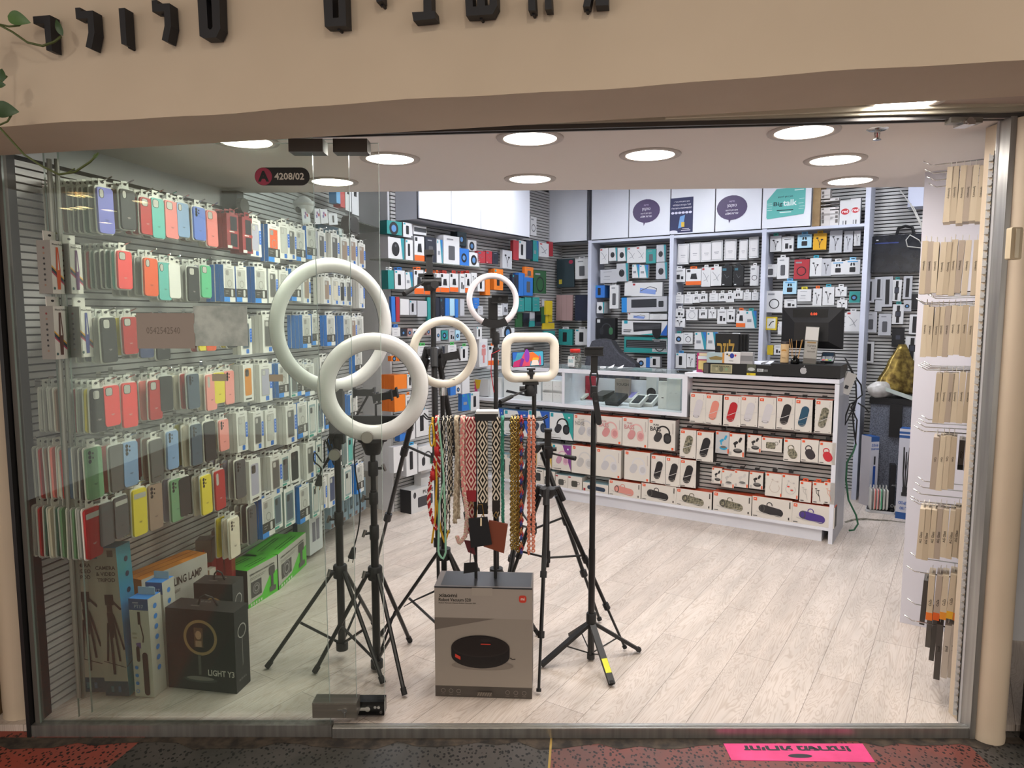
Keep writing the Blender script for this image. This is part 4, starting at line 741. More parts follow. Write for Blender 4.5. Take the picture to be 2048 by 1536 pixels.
def braces(root, c, zb, feet, top, t=.55, r=.006):
    for f in feet:
        a = Vector((c[0], c[1], zb)); b = Vector(top)*(1-t) + Vector((f[0], f[1], .012))*t; mb = MB(); mb.cyl(a, b, r, ROD, 6); part(root, 'brace', mb)
def collar(root, x, y, z, r=.021, h=.05, lever=None):
    mb = MB(); mb.lathe([(.001, -h/2), (r*.92, -h/2), (r, -h/2+.006), (r, h/2-.006), (r*.9, h/2), (.001, h/2)], PLASTIC, 16, (x, y, z)); part(root, 'collar', mb)
    if lever is not None:
        mb = MB(); lx, ly = math.cos(lever), math.sin(lever); mb.cyl((x+lx*r*.7, y+ly*r*.7, z), (x+lx*(r+.018), y+ly*(r+.018), z), .006, PLASTIC, 8); mb.tube([(x+lx*(r+.018), y+ly*(r+.018), z+.016), (x+lx*(r+.03), y+ly*(r+.03), z-.012)], [.008, .006], GREYM, 8); part(root, 'lever', mb)
def clamp(root, c, X, Z, w=.09, h=.028, depth=.02, m=PLASTIC):
    """phone holder: a waisted bar with two jaws"""
    c = Vector(c); Yd = X.cross(Z); mb = MB()
    def bx(x0, x1, z0, z1, y0, y1):
        v = [c + X*x + Z*z + Yd*y for z in (z0, z1) for x, y in ((x0, y0), (x1, y0), (x1, y1), (x0, y1))]; mb.add(v, [(0,3,2,1),(4,5,6,7),(0,1,5,4),(1,2,6,5),(2,3,7,6),(3,0,4,7)], m)
    n = 9; vs = []
    for i in range(n+1):
        u = -1 + 2*i/n; hh = h*(.45 + .3*abs(u)**2 + .12*math.cos(u*math.pi)); vs += [c + X*(u*w*.44) + Z*s*hh + Yd*y for s, y in ((-1, 0), (1, 0), (1, depth*.5), (-1, depth*.5))]
    mb.add(vs, [(4*i+j, 4*i+(j+1) % 4, 4*i+4+(j+1) % 4, 4*i+4+j) for i in range(n) for j in range(4)] + [(0,1,2,3), (4*n+3, 4*n+2, 4*n+1, 4*n)], m)
    bx(-w*.5, -w*.43, -h*.85, h*.85, -depth, depth*.6); bx(w*.43, w*.5, -h*.85, h*.85, -depth, depth*.6); part(root, 'phone_clamp', mb, False)
def light_stand(name, label, c, feet, zhub, zbot, poles, group=None, r=.0085):
    t = root_at(name, c[0], c[1]); top = (c[0], c[1], zhub)
    legs3(t, top, feet, r); braces(t, c, zbot+.012, feet, top)
    for z0, z1, rr in poles:
        mb = MB(); mb.cyl((c[0], c[1], z0), (c[0], c[1], z1), rr, ROD, 14); part(t, 'pole', mb)
    mb = MB(); mb.cyl((c[0], c[1], zbot-.012), (c[0], c[1], zbot+.02), .026, PLASTIC, 14); part(t, 'foot_hub', mb); mb = MB(); mb.cyl((c[0], c[1], zhub-.03), (c[0], c[1], zhub+.02), .03, PLASTIC, 14); part(t, 'hub', mb)
    tag(t, label, 'ring light', group); return t
def knob(root, c, N, r=.024, m=None):
    c = Vector(c); mb = MB(); mb.cyl(c, c + N*.025, r, m or col('#8f8a84', .35, .7), 24); mb.cyl(c + N*.025, c + N*.027, r*.9, col('#a8a39c', .4, .6), 24); part(root, 'chrome_knob', mb)
def cable(root, pts, r=.0028, name='power_cable', plug=True):
    mb = MB(); P = [Vector(p) for p in pts]; Q = []
    for i in range(len(P)-1):
        p0, p1, p2, p3 = P[max(0, i-1)], P[i], P[i+1], P[min(len(P)-1, i+2)]
        for k in range(5):
            t = k/5; Q.append(.5*((2*p1) + (p2-p0)*t + (2*p0-5*p1+4*p2-p3)*t*t + (3*p1-p0-3*p2+p3)*t**3))
    Q.append(P[-1]); mb.tube(Q, r, PLASTIC, 6); o = part(root, name, mb)
    if plug:
        e, d = Q[-1], (Q[-1]-Q[-2]).normalized(); mb = MB(); mb.cyl(e, e + d*.045, .009, PLASTIC, 8, .016); s = d.cross(Vector((0,1,0))).normalized()
        for g in (-1, 1): mb.cyl(e + d*.045 + s*.009*g, e + d*.064 + s*.009*g, .0022, CHROME, 6)
        part(root, 'plug', mb)
    return o
# --- tall stand with the largest ring lamp, turned aside
ca = (-.744, 2.938); fa = [(-1.041, 2.847), (-.664, 3.25), (-.526, 2.718)]
A = light_stand('ring_light', 'largest white ring lamp turned aside on the black stand near the glass doors', ca, fa, .40, .055, [(.055, .62, .0165), (.60, .93, .014), (.90, 1.17, .0115)], 'big white ring lamps on stands', .009)
cA = at_y(668, 652, ca[1]); ring(A, cA, .252, .030, .76, RINGW, flat=.8)
collar(A, *ca, .63, .020, .06, 3.6); collar(A, *ca, .40, .03, .05, 3.9); knob(A, (ca[0]-.004, ca[1]-.025, .915), Vector((.1, -.99, 0)))
collar(A, *ca, .955, .02, .05); mb = MB(); mb.box(ca[0]-.03, ca[1]-.012, .955, ca[0]+.03, ca[1]+.03, 1.19, PLASTIC); part(A, 'bracket', mb, False)
for dx, z in ((.115, .0), (-.03, .07)):
    mb = MB(); p0 = Vector((ca[0]+.02, ca[1]+.02, 1.02)); mb.tube([p0, p0 + Vector((dx*.6, -.02, .06)), p0 + Vector((dx, -.02, .14+z))], .005, PLASTIC, 6); part(A, 'gooseneck', mb)
clamp(A, at_y(728, 785, 2.92), Vector((1, 0, 0)), Vector((0, 0, 1)), .09, .026); clamp(A, at_y(775, 790, 2.95), Vector((.95, 0, .25)), Vector((-.2, 0, 1)), .09, .026)
P_ = lambda x, y, Y=2.90: tuple(at_y(x, y, Y))
cable(A, [P_(672, 860), P_(660, 895), P_(668, 930), P_(650, 880), P_(648, 925), P_(630, 905), P_(628, 922), P_(641, 935), P_(640, 950)], .003)
for k in range(3): cable(A, [P_(672, 862), P_(655+4*k, 878), P_(660+3*k, 905), P_(640, 945)], .003, plug=False)
# --- stand in front with the white ring lamp facing out
cb = (-.573, 2.839); fb = [(-.827, 2.805), (-.469, 3.084), (-.424, 2.628)]
B = light_stand('ring_light', 'white ring lamp facing out on the black stand just behind the glass doors', cb, fb, .43, .025, [(.025, .60, .0165), (.58, .78, .014), (.76, .93, .0115)], 'big white ring lamps on stands', .009)
cB = at_y(748, 775, cb[1]-.03); ring(B, cB, .187, .034, .27, RINGW, flat=.8)
collar(B, *cb, .60, .02, .06, 3.7); collar(B, *cb, .43, .03, .05, 3.9); collar(B, *cb, .745, .019, .05, 3.4); collar(B, *cb, .87, .021, .06, .2)
mb = MB(); mb.cyl((*cb, .93), (*cb, .985), .03, PLASTIC, 14, .05); mb.cyl((*cb, .985), (*cb, 1.0), .06, PLASTIC, 18); part(B, 'head', mb)
mb = MB(); p = at_y(748, 838, cb[1]+.02); mb.box(p.x-.14, p.y, p.z-.03, p.x+.14, p.y+.03, p.z+.012, BLACK); part(B, 'crossbar', mb, False)
knob(B, at_y(735, 873, cb[1]-.06), Vector((.1, -.99, 0)))
p0 = at_y(752, 833, cb[1]+.02); mb = MB(); mb.tube([p0, p0 + Vector((0, 0, .05)), at_y(764, 805, 2.86)], .005, PLASTIC, 6); part(B, 'gooseneck', mb); clamp(B, at_y(765, 793, 2.84), Vector((.97, 0, .15)), Vector((-.15, 0, 1)), .08, .026)
cable(B, [tuple(at_y(x, y, 2.80)) for x, y in ((710, 880), (708, 905), (712, 950), (720, 1000), (718, 1050), (708, 1095))], .003)
# --- lower stand with the cream ring lamp
cc = (-.305, 3.05); fc = [(-.613, 3.155), (-.13, 3.28), (-.11, 2.92)]
D_ = light_stand('ring_light', 'cream ring lamp on the stand behind the hanging straps', cc, fc, .44, .06, [(.06, .7, .013), (.68, 1.19, .010)], None, .008)
cC = at_y(888, 705, cc[1]); ring(D_, cC, .138, .0185, .42, RINGC, flat=.85)
mb = MB(); mb.cyl((*cc, 1.15), (*cc, 1.185), .018, CHROME, 14); mb.box(cC.x-.06, cc[1]+.005, cC.z-.138, cC.x+.045, cc[1]+.025, cC.z-.118, BLACK); part(D_, 'head', mb)
mb = MB(); p0 = at_y(886, 770, cc[1]); mb.tube([p0, at_y(886, 740, cc[1]), at_y(893, 720, cc[1])], .004, PLASTIC, 6); part(D_, 'gooseneck', mb); clamp(D_, at_y(902, 712, 3.03), Vector((.97, 0, .2)), Vector((-.2, 0, 1)), .075, .03)
mb = MB(); mb.tube([at_y(808, 1213, 3.1), at_y(830, 1200, 3.09), at_y(868, 1183, 3.05)], [.004, .008, .010], RUB, 8, flat=.4); part(D_, 'carry_strap', mb)
# --- small tilted ring lamp on the thin stand
ce = (-.07, 3.02); fe = [(.12, 3.16), (-.23, 3.20), (-.12, 2.83)]
E_ = light_stand('ring_light', 'small pinkish ring lamp with black clamp on the thin middle stand', ce, fe, .36, .05, [(.05, .75, .013), (.73, 1.43, .0098)], None, .008)
cE = at_y(986, 600, ce[1]); ring(E_, cE, .104, .0125, .30, RINGP, flat=.8, pitch=.12)
mb = MB(); a_ = at_y(960, 640, 2.99); b_ = at_y(1015, 664, 2.99); n = 12
vs = []
for i in range(n+1):
    t = math.radians(-120 + 60*i/n)
    for rr in (.086, .120): vs.append(cE + Vector((.955*math.cos(t)*rr + .0085, .295*math.cos(t)*rr - .036, math.sin(t)*rr)))
mb.add(vs, [(2*i, 2*i+1, 2*i+3, 2*i+2) for i in range(n)], BLACK); mb.cyl((cE.x, ce[1], cE.z-.12), (cE.x, ce[1], 1.40), .014, PLASTIC, 10); mb.box(cE.x-.02, ce[1]-.012, cE.z-.11, cE.x+.02, ce[1]-.004, cE.z+.01, BLACK); part(E_, 'bracket', mb, False)
mb = MB(); q = at_y(1000, 598, ce[1]-.03); mb.box(q.x-.035, q.y, q.z-.018, q.x+.035, q.y+.012, q.z+.018, PLASTIC); mb.box(q.x-.035, q.y-.02, q.z+.012, q.x+.035, q.y, q.z+.018, PLASTIC); mb.box(q.x-.035, q.y-.02, q.z-.018, q.x+.035, q.y, q.z-.012, PLASTIC); mb.cyl((q.x, q.y, q.z), (q.x, q.y-.004, q.z), .008, BLACKG); part(E_, 'phone_clamp', mb, False)
collar(E_, *ce, 1.40, .017, .05); collar(E_, *ce, 1.35, .014, .02)
mb = MB(); mb.tube([at_y(1000, 700, 3.0), at_y(983, 708, 3.0), at_y(982, 745, 3.0), at_y(988, 785, 3.0)], .0022, col('#a82a34', .5), 6); part(E_, 'red_cord', mb)
# --- photo tripods: crown, spreader, telescopic legs
def photo_tripod(name, label, c, zc, feet, zs, r=.012, column=None, group=None):
    t = root_at(name, c[0], c[1]); x, y = c
    mb = MB(); mb.lathe([(.001, -.03), (.02, -.03), (.034, -.012), (.034, .012), (.02, .02), (.001, .022)], PLASTIC, 18, (x, y, zc)); part(t, 'crown', mb)
    for f in feet:
        o = Vector((f[0]-x, f[1]-y, 0)).normalized(); a = Vector((x, y, zc)) + o*.03; b = Vector((f[0], f[1], .012)); mb = MB()
        mb.tube([Vector((x, y, zc+.005)) + o*.02, Vector((x, y, zc+.012)) + o*.045, a + (b-a)*.06 + o*.02], r*1.25, PLASTIC, 8)
        for u0, u1, k in ((.03, .42, 1.0), (.40, .72, .78), (.70, 1.0, .55)): mb.cyl(a + (b-a)*u0, a + (b-a)*u1, r*k, ROD, 8)
        for u in (.42, .72): mb.cyl(a + (b-a)*(u-.012), a + (b-a)*(u+.022), r*1.35, PLASTIC, 8)
        mb.cyl(a + (b-a)*.985, b, r*.95, RUB, 8); part(t, 'leg', mb)
        m2 = MB(); m2.cyl((x, y, zs), tuple(a + (b-a)*.40), r*.45, ROD, 6); part(t, 'brace', m2)
    mb = MB(); z0, z1, rr = column; mb.cyl((x, y, z0), (x, y, z1), rr, ROD, 12); mb.cyl((x, y, zs-.02), (x, y, zs+.03), rr*1.5, PLASTIC, 10); part(t, 'column', mb)
    tag(t, label, 'tripod', group); return t
def pan_handle(t, a, b, r=.009):
    a, b = Vector(a), Vector(b); mb = MB(); m_ = a*.45 + b*.55; mb.cyl(a, m_, r*.55, ROD, 8); mb.cyl(m_, b, r, RUB, 10, r*1.15); part(t, 'pan_handle', mb)
cd_ = (-.405, 3.62); T1 = photo_tripod('photo_tripod', 'tall black photo tripod with a pan head rising above the cream ring lamp', cd_, at_y(868, 702, 3.62).z, [(-.80, 3.92), (-.20, 3.95), (-.36, 3.33)], .75, .0155, (.72, at_y(860, 575, 3.62).z, .0135))
z1 = at_y(860, 562, 3.62); mb = MB(); mb.lathe([(.001, -.05), (.03, -.05), (.036, -.02), (.03, .02), (.001, .03)], PLASTIC, 16, (z1.x, z1.y, z1.z)); mb.cyl((z1.x-.04, z1.y-.02, z1.z-.005), (z1.x+.06, z1.y-.02, z1.z-.005), .022, PLASTIC, 14); mb.box(z1.x-.055, z1.y-.04, z1.z+.02, z1.x+.02, z1.y+.03, z1.z+.036, BLACK); mb.cyl((z1.x+.03, z1.y-.03, z1.z-.02), (z1.x+.03, z1.y-.055, z1.z-.02), .02, PLASTIC, 14); part(T1, 'pan_head', mb)
pan_handle(T1, at_y(846, 565, 3.58), at_y(808, 588, 3.45), .011)
p = at_y(858, 528, 3.6); mb = MB(); mb.box(p.x-.015, p.y, p.z-.06, p.x+.018, p.y+.012, p.z+.045, PLASTIC); mb.box(p.x-.022, p.y-.02, p.z+.045, p.x+.026, p.y+.014, p.z+.07, PLASTIC); mb.box(p.x-.022, p.y-.02, p.z-.07, p.x+.026, p.y+.014, p.z-.055, PLASTIC); part(T1, 'phone_clamp', mb, False)
cf = (.105, 3.30); T2 = photo_tripod('photo_tripod', 'black photo tripod carrying the rounded cream light panel', cf, at_y(1069, 893, 3.3).z, [(.43, 3.30), (-.06, 3.02), (-.04, 3.58)], .47, .0125, (.44, at_y(1062, 786, 3.3).z, .0105))
p = at_y(1060, 777, 3.3); mb = MB(); mb.lathe([(.001, -.035), (.024, -.035), (.03, -.01), (.022, .02), (.001, .02)], PLASTIC, 16, tuple(p)); mb.box(p.x-.035, p.y-.025, p.z+.02, p.x+.04, p.y+.025, p.z+.03, BLACK); mb.cyl((p.x-.025, p.y-.01, p.z), (p.x-.05, p.y-.01, p.z), .012, PLASTIC, 12); part(T2, 'pan_head', mb); pan_handle(T2, at_y(1052, 780, 3.28), at_y(1000, 804, 3.12), .009)
cg = (.152, 2.925); T3 = photo_tripod('photo_tripod', 'small black phone tripod with an empty clamp beside the vacuum carton', cg, at_y(1097, 982, 2.925).z, [(.106, 2.646), (.508, 3.012), (-.10, 3.13)], .46, .0105, (.42, at_y(1097, 912, 2.925).z, .0088))
p = at_y(1097, 902, 2.925); mb = MB(); mb.lathe([(.001, -.03), (.016, -.03), (.02, -.005), (.018, .018), (.001, .02)], PLASTIC, 14, tuple(p)); mb.cyl((p.x+.012, p.y, p.z+.008), (p.x+.034, p.y, p.z+.008), .009, PLASTIC, 10); part(T3, 'pan_head', mb); pan_handle(T3, at_y(1104, 907, 2.92), at_y(1151, 917, 2.86), .0085)
mb = MB(); q = at_y(1096, 876, 2.925); mb.box(q.x-.014, q.y, q.z-.045, q.x+.014, q.y+.012, q.z+.035, PLASTIC); mb.box(q.x-.016, q.y-.018, q.z+.03, q.x+.016, q.y+.012, q.z+.04, PLASTIC); mb.box(q.x-.016, q.y-.018, q.z-.045, q.x+.016, q.y+.012, q.z-.035, PLASTIC); part(T3, 'phone_clamp', mb, False)
# --- rounded rectangular light panel on the second tripod, phone inside
cp = at_y(1061, 715, 3.30); t = root_at('light_panel', cp.x, cp.y, cp.z)
a = .28; X = Vector((math.cos(a), math.sin(a), 0)); Nn = Vector((math.sin(a), -math.cos(a), 0)); Z = Vector((0,0,1)); R2 = 56
def rr_path(w, h, r, n=7): return rrect(-w/2, -h/2, w/2, h/2, r, n)
def frame_sweep(w, h, r, tube, off, f, m, half):
    P2 = rr_path(w, h, r); n = len(P2); mb = MB(); vs = []; js = 9
    for i, (x, z) in enumerate(P2):
        xa, za = P2[(i-1) % n]; xb, zb = P2[(i+1) % n]; tx, tz = xb-xa, zb-za; L = math.hypot(tx, tz); e = X*(tz/L) + Z*(-tx/L)
        for j in range(js):
            b = math.pi*j/(js-1) + (0 if half > 0 else math.pi); vs.append(cp + X*x + Z*z + e*tube*math.cos(b) + Nn*(off + tube*f*math.sin(b)))
    mb.add(vs, [(i*js+j, i*js+j+1, ((i+1) % n)*js+j+1, ((i+1) % n)*js+j) for i in range(n) for j in range(js-1)], m); return mb
part(t, 'diffuser_frame', frame_sweep(.238, .188, .042, .0225, 0, .8, RINGC, 1)); part(t, 'rear_shell', frame_sweep(.238, .188, .042, .0232, -.001, .8, ROD, -1))
mb = MB(); q = at_y(1062, 745, 3.29); mb.cyl((q.x, q.y, q.z-.03), (q.x, q.y, q.z+.012), .011, PLASTIC, 10); mb.cyl((q.x, q.y, q.z-.008), (q.x, q.y, q.z+.002), .018, PLASTIC, 12); q2 = at_y(1058, 698, 3.29); mb.box(q2.x-.022, q2.y-.012, q2.z-.004, q2.x+.022, q2.y+.01, q2.z+.008, PLASTIC); mb.box(q.x-.02, q.y-.012, q.z+.012, q.x+.02, q.y+.01, q.z+.02, PLASTIC); part(t, 'phone_clamp', mb, False)
tag(t, 'rounded rectangular cream light panel with a colourful phone inside it', 'light panel')
pc = at_y(1056, 718, 3.275); mb = MB(); mb.rbox(-.077, -.036, .077, .036, 0, .008, .007, BLACKG)
mb.poly([(x, -.0006, z) for x, z in rrect(-.074, -.033, .074, .033, .005, 4)], col('#4aa8c8', .25))
draw(mb, [('p',[(.02,.02),(.42,.02),(.36,.98),(.02,.98)],'#3a3a9a'), ('p',[(.02,.02),(.40,.02),(.30,.55),(.05,.35)],'#c02a70'), ('p',[(.02,.98),(.18,.98),(.1,.5),(.02,.5)],'#2a6ac8'), ('p',[(.30,.05),(.55,.05),(.60,.60),(.40,.97),(.30,.6)],'#d84a6a'), ('p',[(.45,.5),(.8,.15),(.86,.6),(.66,.95),(.5,.9)],'#e8702a'), ('e',.47,.72,.08,.2,'#8a3ab0'), ('p',[(.58,.08),(.84,.08),(.80,.42),(.64,.45)],'#ead8d0'), ('p',[(.62,.42),(.84,.42),(.82,.55),(.66,.58)],'#e8b030'), ('p',[(.84,.05),(.90,.1),(.90,.6),(.85,.8),(.86,.4)],'#d04a78'), ('p',[(.22,.05),(.3,.05),(.38,.5),(.3,.6)],'#7a2a9a')], .154, .072, O=(-.077, 0, -.036))
tag(mb.obj('smartphone', None, Matrix.Translation(pc) @ Matrix.Rotation(.22, 4, 'Z') @ Matrix.Rotation(-.04, 4, 'Y')), 'phone with a colourful screen held inside the rounded light panel', 'phone')
# --- selfie monopod with remote
ch = (.344, 2.924); fh = [(.124, 2.856), (.569, 2.993), (.405, 2.702), (.276, 3.145)]
H_ = root_at('selfie_monopod', *ch); top = (ch[0], ch[1], .175)
for i, f in enumerate(fh):
    mb = MB(); a_, b_ = Vector(top), Vector((f[0], f[1], .012)); d = b_-a_; s = d.cross(Vector((0,0,1))).normalized(); u_ = s.cross(d).normalized(); w_ = .0135
    vs = [p + s*x*w_ + u_*z*.007 for p in (a_ + d*.06, b_) for x, z in ((-1,-1), (1,-1), (1,1), (-1,1))]; mb.add(vs, [(0,1,5,4),(1,2,6,5),(2,3,7,6),(3,0,4,7),(0,3,2,1),(4,5,6,7)], PLASTIC)
    mb.cyl(b_ - d.normalized()*.012, b_, .012, RUB, 8); o = part(H_, 'leg', mb, False)
    if i == 2:
        m2 = MB(); vs = [a_ + d*q + s*x*w_*.93 + u_*-.0076*1 for q, x in ((.62, -1), (.62, 1), (.84, 1), (.84, -1))]; vs2 = [a_ + d*q + s*x*w_*.93 + u_*.0076 for q, x in ((.62, -1), (.62, 1), (.84, 1), (.84, -1))]
        m2.add(vs2, [(0,1,2,3)], col('#d8d820', .5)); m2.add(vs, [(0,1,2,3)], col('#d8d820', .5)); m2.v = [tuple(H_.matrix_world.inverted() @ Vector(p)) for p in m2.v]; l_ = m2.obj('yellow_label', o); l_['label'] = 'yellow label'
    m2 = MB(); m2.cyl((ch[0], ch[1], .03), tuple(a_*.45 + b_*.55), .003, ROD, 6); part(H_, 'brace', m2)
for z0, z1, r_ in ((.01, .50, .0145), (.48, .82, .0128), (.80, 1.10, .011)):
    mb = MB(); mb.cyl((*ch, z0), (*ch, z1), r_, ROD, 14); part(H_, 'pole', mb)
collar(H_, *ch, .19, .022, .05); mb = MB(); mb.cyl((*ch, .008), (*ch, .03), .017, PLASTIC, 12); part(H_, 'hub', mb)
zz = lambda y: at_y(1185, y, ch[1]).z
mb = MB(); mb.cyl((*ch, zz(795)), (*ch, zz(772)), .016, PLASTIC, 12); [mb.tube([(ch[0]+sx*.012, ch[1], zz(772)), (ch[0]+sx*.017, ch[1], zz(755)), (ch[0]+sx*.012, ch[1], zz(744))], .004, PLASTIC, 6) for sx in (-1, 1)]; mb.box(ch[0]-.014, ch[1]-.006, zz(746), ch[0]+.014, ch[1]+.006, zz(712), PLASTIC); part(H_, 'neck', mb, False)
mb = MB(); mb.box(ch[0]-.042, ch[1]-.006, zz(711), ch[0]+.036, ch[1]+.008, zz(694), PLASTIC); mb.box(ch[0]-.042, ch[1]-.026, zz(696), ch[0]+.036, ch[1]-.006, zz(693.5), PLASTIC); mb.box(ch[0]-.042, ch[1]-.026, zz(711.5), ch[0]+.036, ch[1]-.006, zz(709), PLASTIC); part(H_, 'phone_clamp', mb, False)
mb = MB(); mb.T = Matrix.Translation(at_y(1193, 815, ch[1]-.02)) @ Matrix.Rotation(-.16, 4, 'Y'); mb.rbox(-.0115, -.075, .0125, .065, -.006, .006, .011, PLASTIC); mb.box(-.007, -.008, .02, .008, -.006, .05, BLACKG); mb.box(-.006, -.009, .025, .007, -.008, .032, col('#3a3a3c')); mb.T = None; part(H_, 'remote', mb, False)
tag(H_, 'black selfie monopod on four low legs, standing alone on open floor', 'selfie stick')
# ================================================================ ROBOT VACUUM CARTON WITH THE STRAP RACK ON TOP
VG, VG2, VD, VTOP = col('#8f857b', .5), col('#7a6f66', .5), col('#463f39', .5), col('#2c2c2f', .45)
RBK, RBK2, MIR = col('#1c1717', .35), col('#2a2322', .35), col('#c23a2a', .45)
vp_ = [('r',0,.72,1,1,col('#9a9087', .5)), ('r',0,0,1,.10,VD), ('p',[(0,.72),(.62,.72),(0,.61)],col('#6a6058', .5)), ('t',.045,.905,.032,'xiaomi','l',.19,'#2f2925'), ('t',.045,.868,.030,'Robot Vacuum S20','l',.33,'#2f2925'), ('t',.045,.848,.012,'Robot Vacuum Xiaomi Robot Vacuum S20','l',.38,'#4f463f'),
       ('q',.865,.87,.94,.935,.009,MIR), ('t',.903,.892,.024,'mi','c','#e8ddd2'), ('r',.385,.925,.595,.995,col('#a0968c', .35)), ('e',.49,.295,.32,.05,col('#7a7067', .5))]
n = 26
low = [(.47+.30*math.cos(math.radians(a)), .385+.115*math.sin(math.radians(a))) for a in range(180, 361, 10)]; up_ = [(.77, .465)] + [(.47+.30*math.cos(math.radians(a)), .455+.115*math.sin(math.radians(a))) for a in range(0, 181, 10)]
vp_ += [('p', low + up_, RBK), ('e',.47,.462,.295,.108,RBK2), ('e',.47,.466,.28,.10,col('#241d1c', .3)), ('q',.47,.475,.585,.525,.010,RBK), ('e',.528,.525,.058,.017,RBK2), ('r',.475,.487,.575,.496,MIR), ('p',[(.21,.37),(.265,.345),(.265,.375),(.21,.40)],MIR), ('l',[(.77,.375),(.80,.362),(.83,.366)],.008,RBK), ('l',[(.685,.36),(.685,.33),(.60,.29)],.004,RBK2)]
for k, u in enumerate((.085, .165, .245, .75, .835, .92)): vp_ += [('o',u,.062,.022,.003,'#8a8077'), ('r',u-.02,.028,u+.02,.031,'#7a7067')]
vp_ += [('r',.44,.025,.59,.06,'#5c544c')] + [('l',[(.44+.025*k,.025),(.46+.025*k,.06)],.006,'#857b70') for k in range(6)]
def vtop(mb, w, d, h):
    mb.poly([(w*.06, d*.06, h+.0006), (w*.985, d*.06, h+.0006), (w*.985, d*.97, h+.0006), (w*.06, d*.97, h+.0006)], col('#232326', .4))
    mb.box(0, -.0012, h-.006, w, 0, h, VTOP)
o, w, M4 = carton('vacuum_carton', (871,1392), (1064,1398), .165, .450, 'large grey robot vacuum carton standing in the open doorway', 'vacuum carton', VG, col('#6a6058', .5), col('#5c544e', .5), prints=vp_, extra=vtop)
# --- rack
ry = 2.715; zr = at_y(960, 838, ry).z; rk = root_at('strap_rack', -.10, ry, .451)
mb = MB(); p1, p2 = at_z(952, 1155, .452), at_z(991, 1156, .452)
for p in (p1, p2): mb.cyl((p.x, ry, .4525), (p.x, ry, zr), .0065, ROD, 10)
part(rk, 'post', mb)
xl, xr = at_y(852, 838, ry).x, at_y(1084, 838, ry).x
for dy, tag_ in ((-.022, 'front'), (.022, 'rear')):
    mb = MB(); mb.tube([(xl-.01, ry+dy, zr+.02), (xl+.005, ry+dy, zr+.004), (xl+.03, ry+dy, zr), (xr, ry+dy, zr), (xr+.022, ry+dy, zr+.012)], .0032, BLACK, 8); part(rk, 'arm', mb)
mb = MB(); mb.box(p1.x+.0, ry-.03, zr-.003, p2.x+.005, ry+.03, zr+.024, BLACK); mb.box(p1.x+.005, ry-.03, zr+.024, p2.x+.012, ry+.035, zr+.034, col('#d8d8d6', .4)); part(rk, 'top_block', mb, False)
tag(rk, 'black two-armed strap rack standing on the vacuum carton', 'strap rack')
FY = ry - .022
def woven(name, c1, c2, k=38, sx=1.0):
    m = bpy.data.materials.new(name); m.use_nodes = True; nt = m.node_tree; L = nt.links.new; b = nt.nodes['Principled BSDF']
    tc = nt.nodes.new('ShaderNodeTexCoord'); s = nt.nodes.new('ShaderNodeSeparateXYZ'); L(tc.outputs['Object'], s.inputs[0])
    def mt(op, a, v=None, w=None):
        q = nt.nodes.new('ShaderNodeMath'); q.operation = op; L(a, q.inputs[0])
        if v is not None: (q.inputs.__getitem__(1).__setattr__('default_value', v) if not hasattr(v, 'links') else L(v, q.inputs[1]))
        return q.outputs[0]
    px = mt('PINGPONG', mt('MULTIPLY', s.outputs[0], k*sx), .5); pz = mt('PINGPONG', mt('MULTIPLY', s.outputs[2], k*.5), .5)
    d = mt('ADD', px, pz); f = mt('FRACT', mt('MULTIPLY', d, 3.0)); g = mt('GREATER_THAN', f, .5)
    mx = nt.nodes.new('ShaderNodeMix'); mx.data_type = 'RGBA'; mx.inputs[6].default_value = lin(c1); mx.inputs[7].default_value = lin(c2); L(g, mx.inputs[0]); L(mx.outputs[2], b.inputs['Base Color']); b.inputs['Roughness'].default_value = .85
    return m
WRED, WBLK = woven('red_woven_pattern', '#8e1f2c', '#d9bfb0', 28, 1.0), woven('black_woven_pattern', '#17130f', '#d8cbb8', 28, 1.0)
def X_(px): return at_y(px, 900, FY).x
def Z_(px, y): return at_y(px, y, FY).z
def flat_strap(x0, x1, ytop, ybot, m, lab, back=None, tip=None):
    xc, w = (X_(x0)+X_(x1))/2, (X_(x1)-X_(x0)); zt = zr + .0045; zb = Z_((x0+x1)/2, ybot); t = .0014; mb = MB()
    prof = [(-.0045, zb), (-.0045, zt-.004), (-.003, zt+.001), (0, zt+.003), (.03, zt+.003), (.046, zt+.001), (.0485, zt-.006), (.0485, (zb if back is None else Z_(x0, back)))]
    vs = [(xc+s*w/2-xc, y, z) for y, z in prof for s in (-1, 1)]; n = len(prof); mb.add(vs, [(2*i, 2*i+1, 2*i+3, 2*i+2) for i in range(n-1)], m)
    if tip: mb.box(-w/2, -.0065, zb-.035, w/2, -.0035, zb+.01, col(tip, .5)); mb.tube([(0, -.006, zb-.035), (-.008, -.006, zb-.05), (0, -.006, zb-.062), (.008, -.006, zb-.05), (0, -.006, zb-.035)], .0018, col('#a88a50', .3, .8), 6)
    return tag(mb.obj('phone_strap', None, Matrix.Translation((xc, FY, 0))), lab, 'phone strap')
flat_strap(932, 952, 835, 985, WRED, 'wide red and white woven strap hanging on the rack', 1075, '#8e1420')
flat_strap(955, 975, 838, 1010, WBLK, 'wide black and cream woven strap in the middle of the rack', 1035, '#14100e')
flat_strap(984, 1000, 835, 1005, WBLK, 'black and cream woven strap beside the green braid', 1040, '#1e1410')
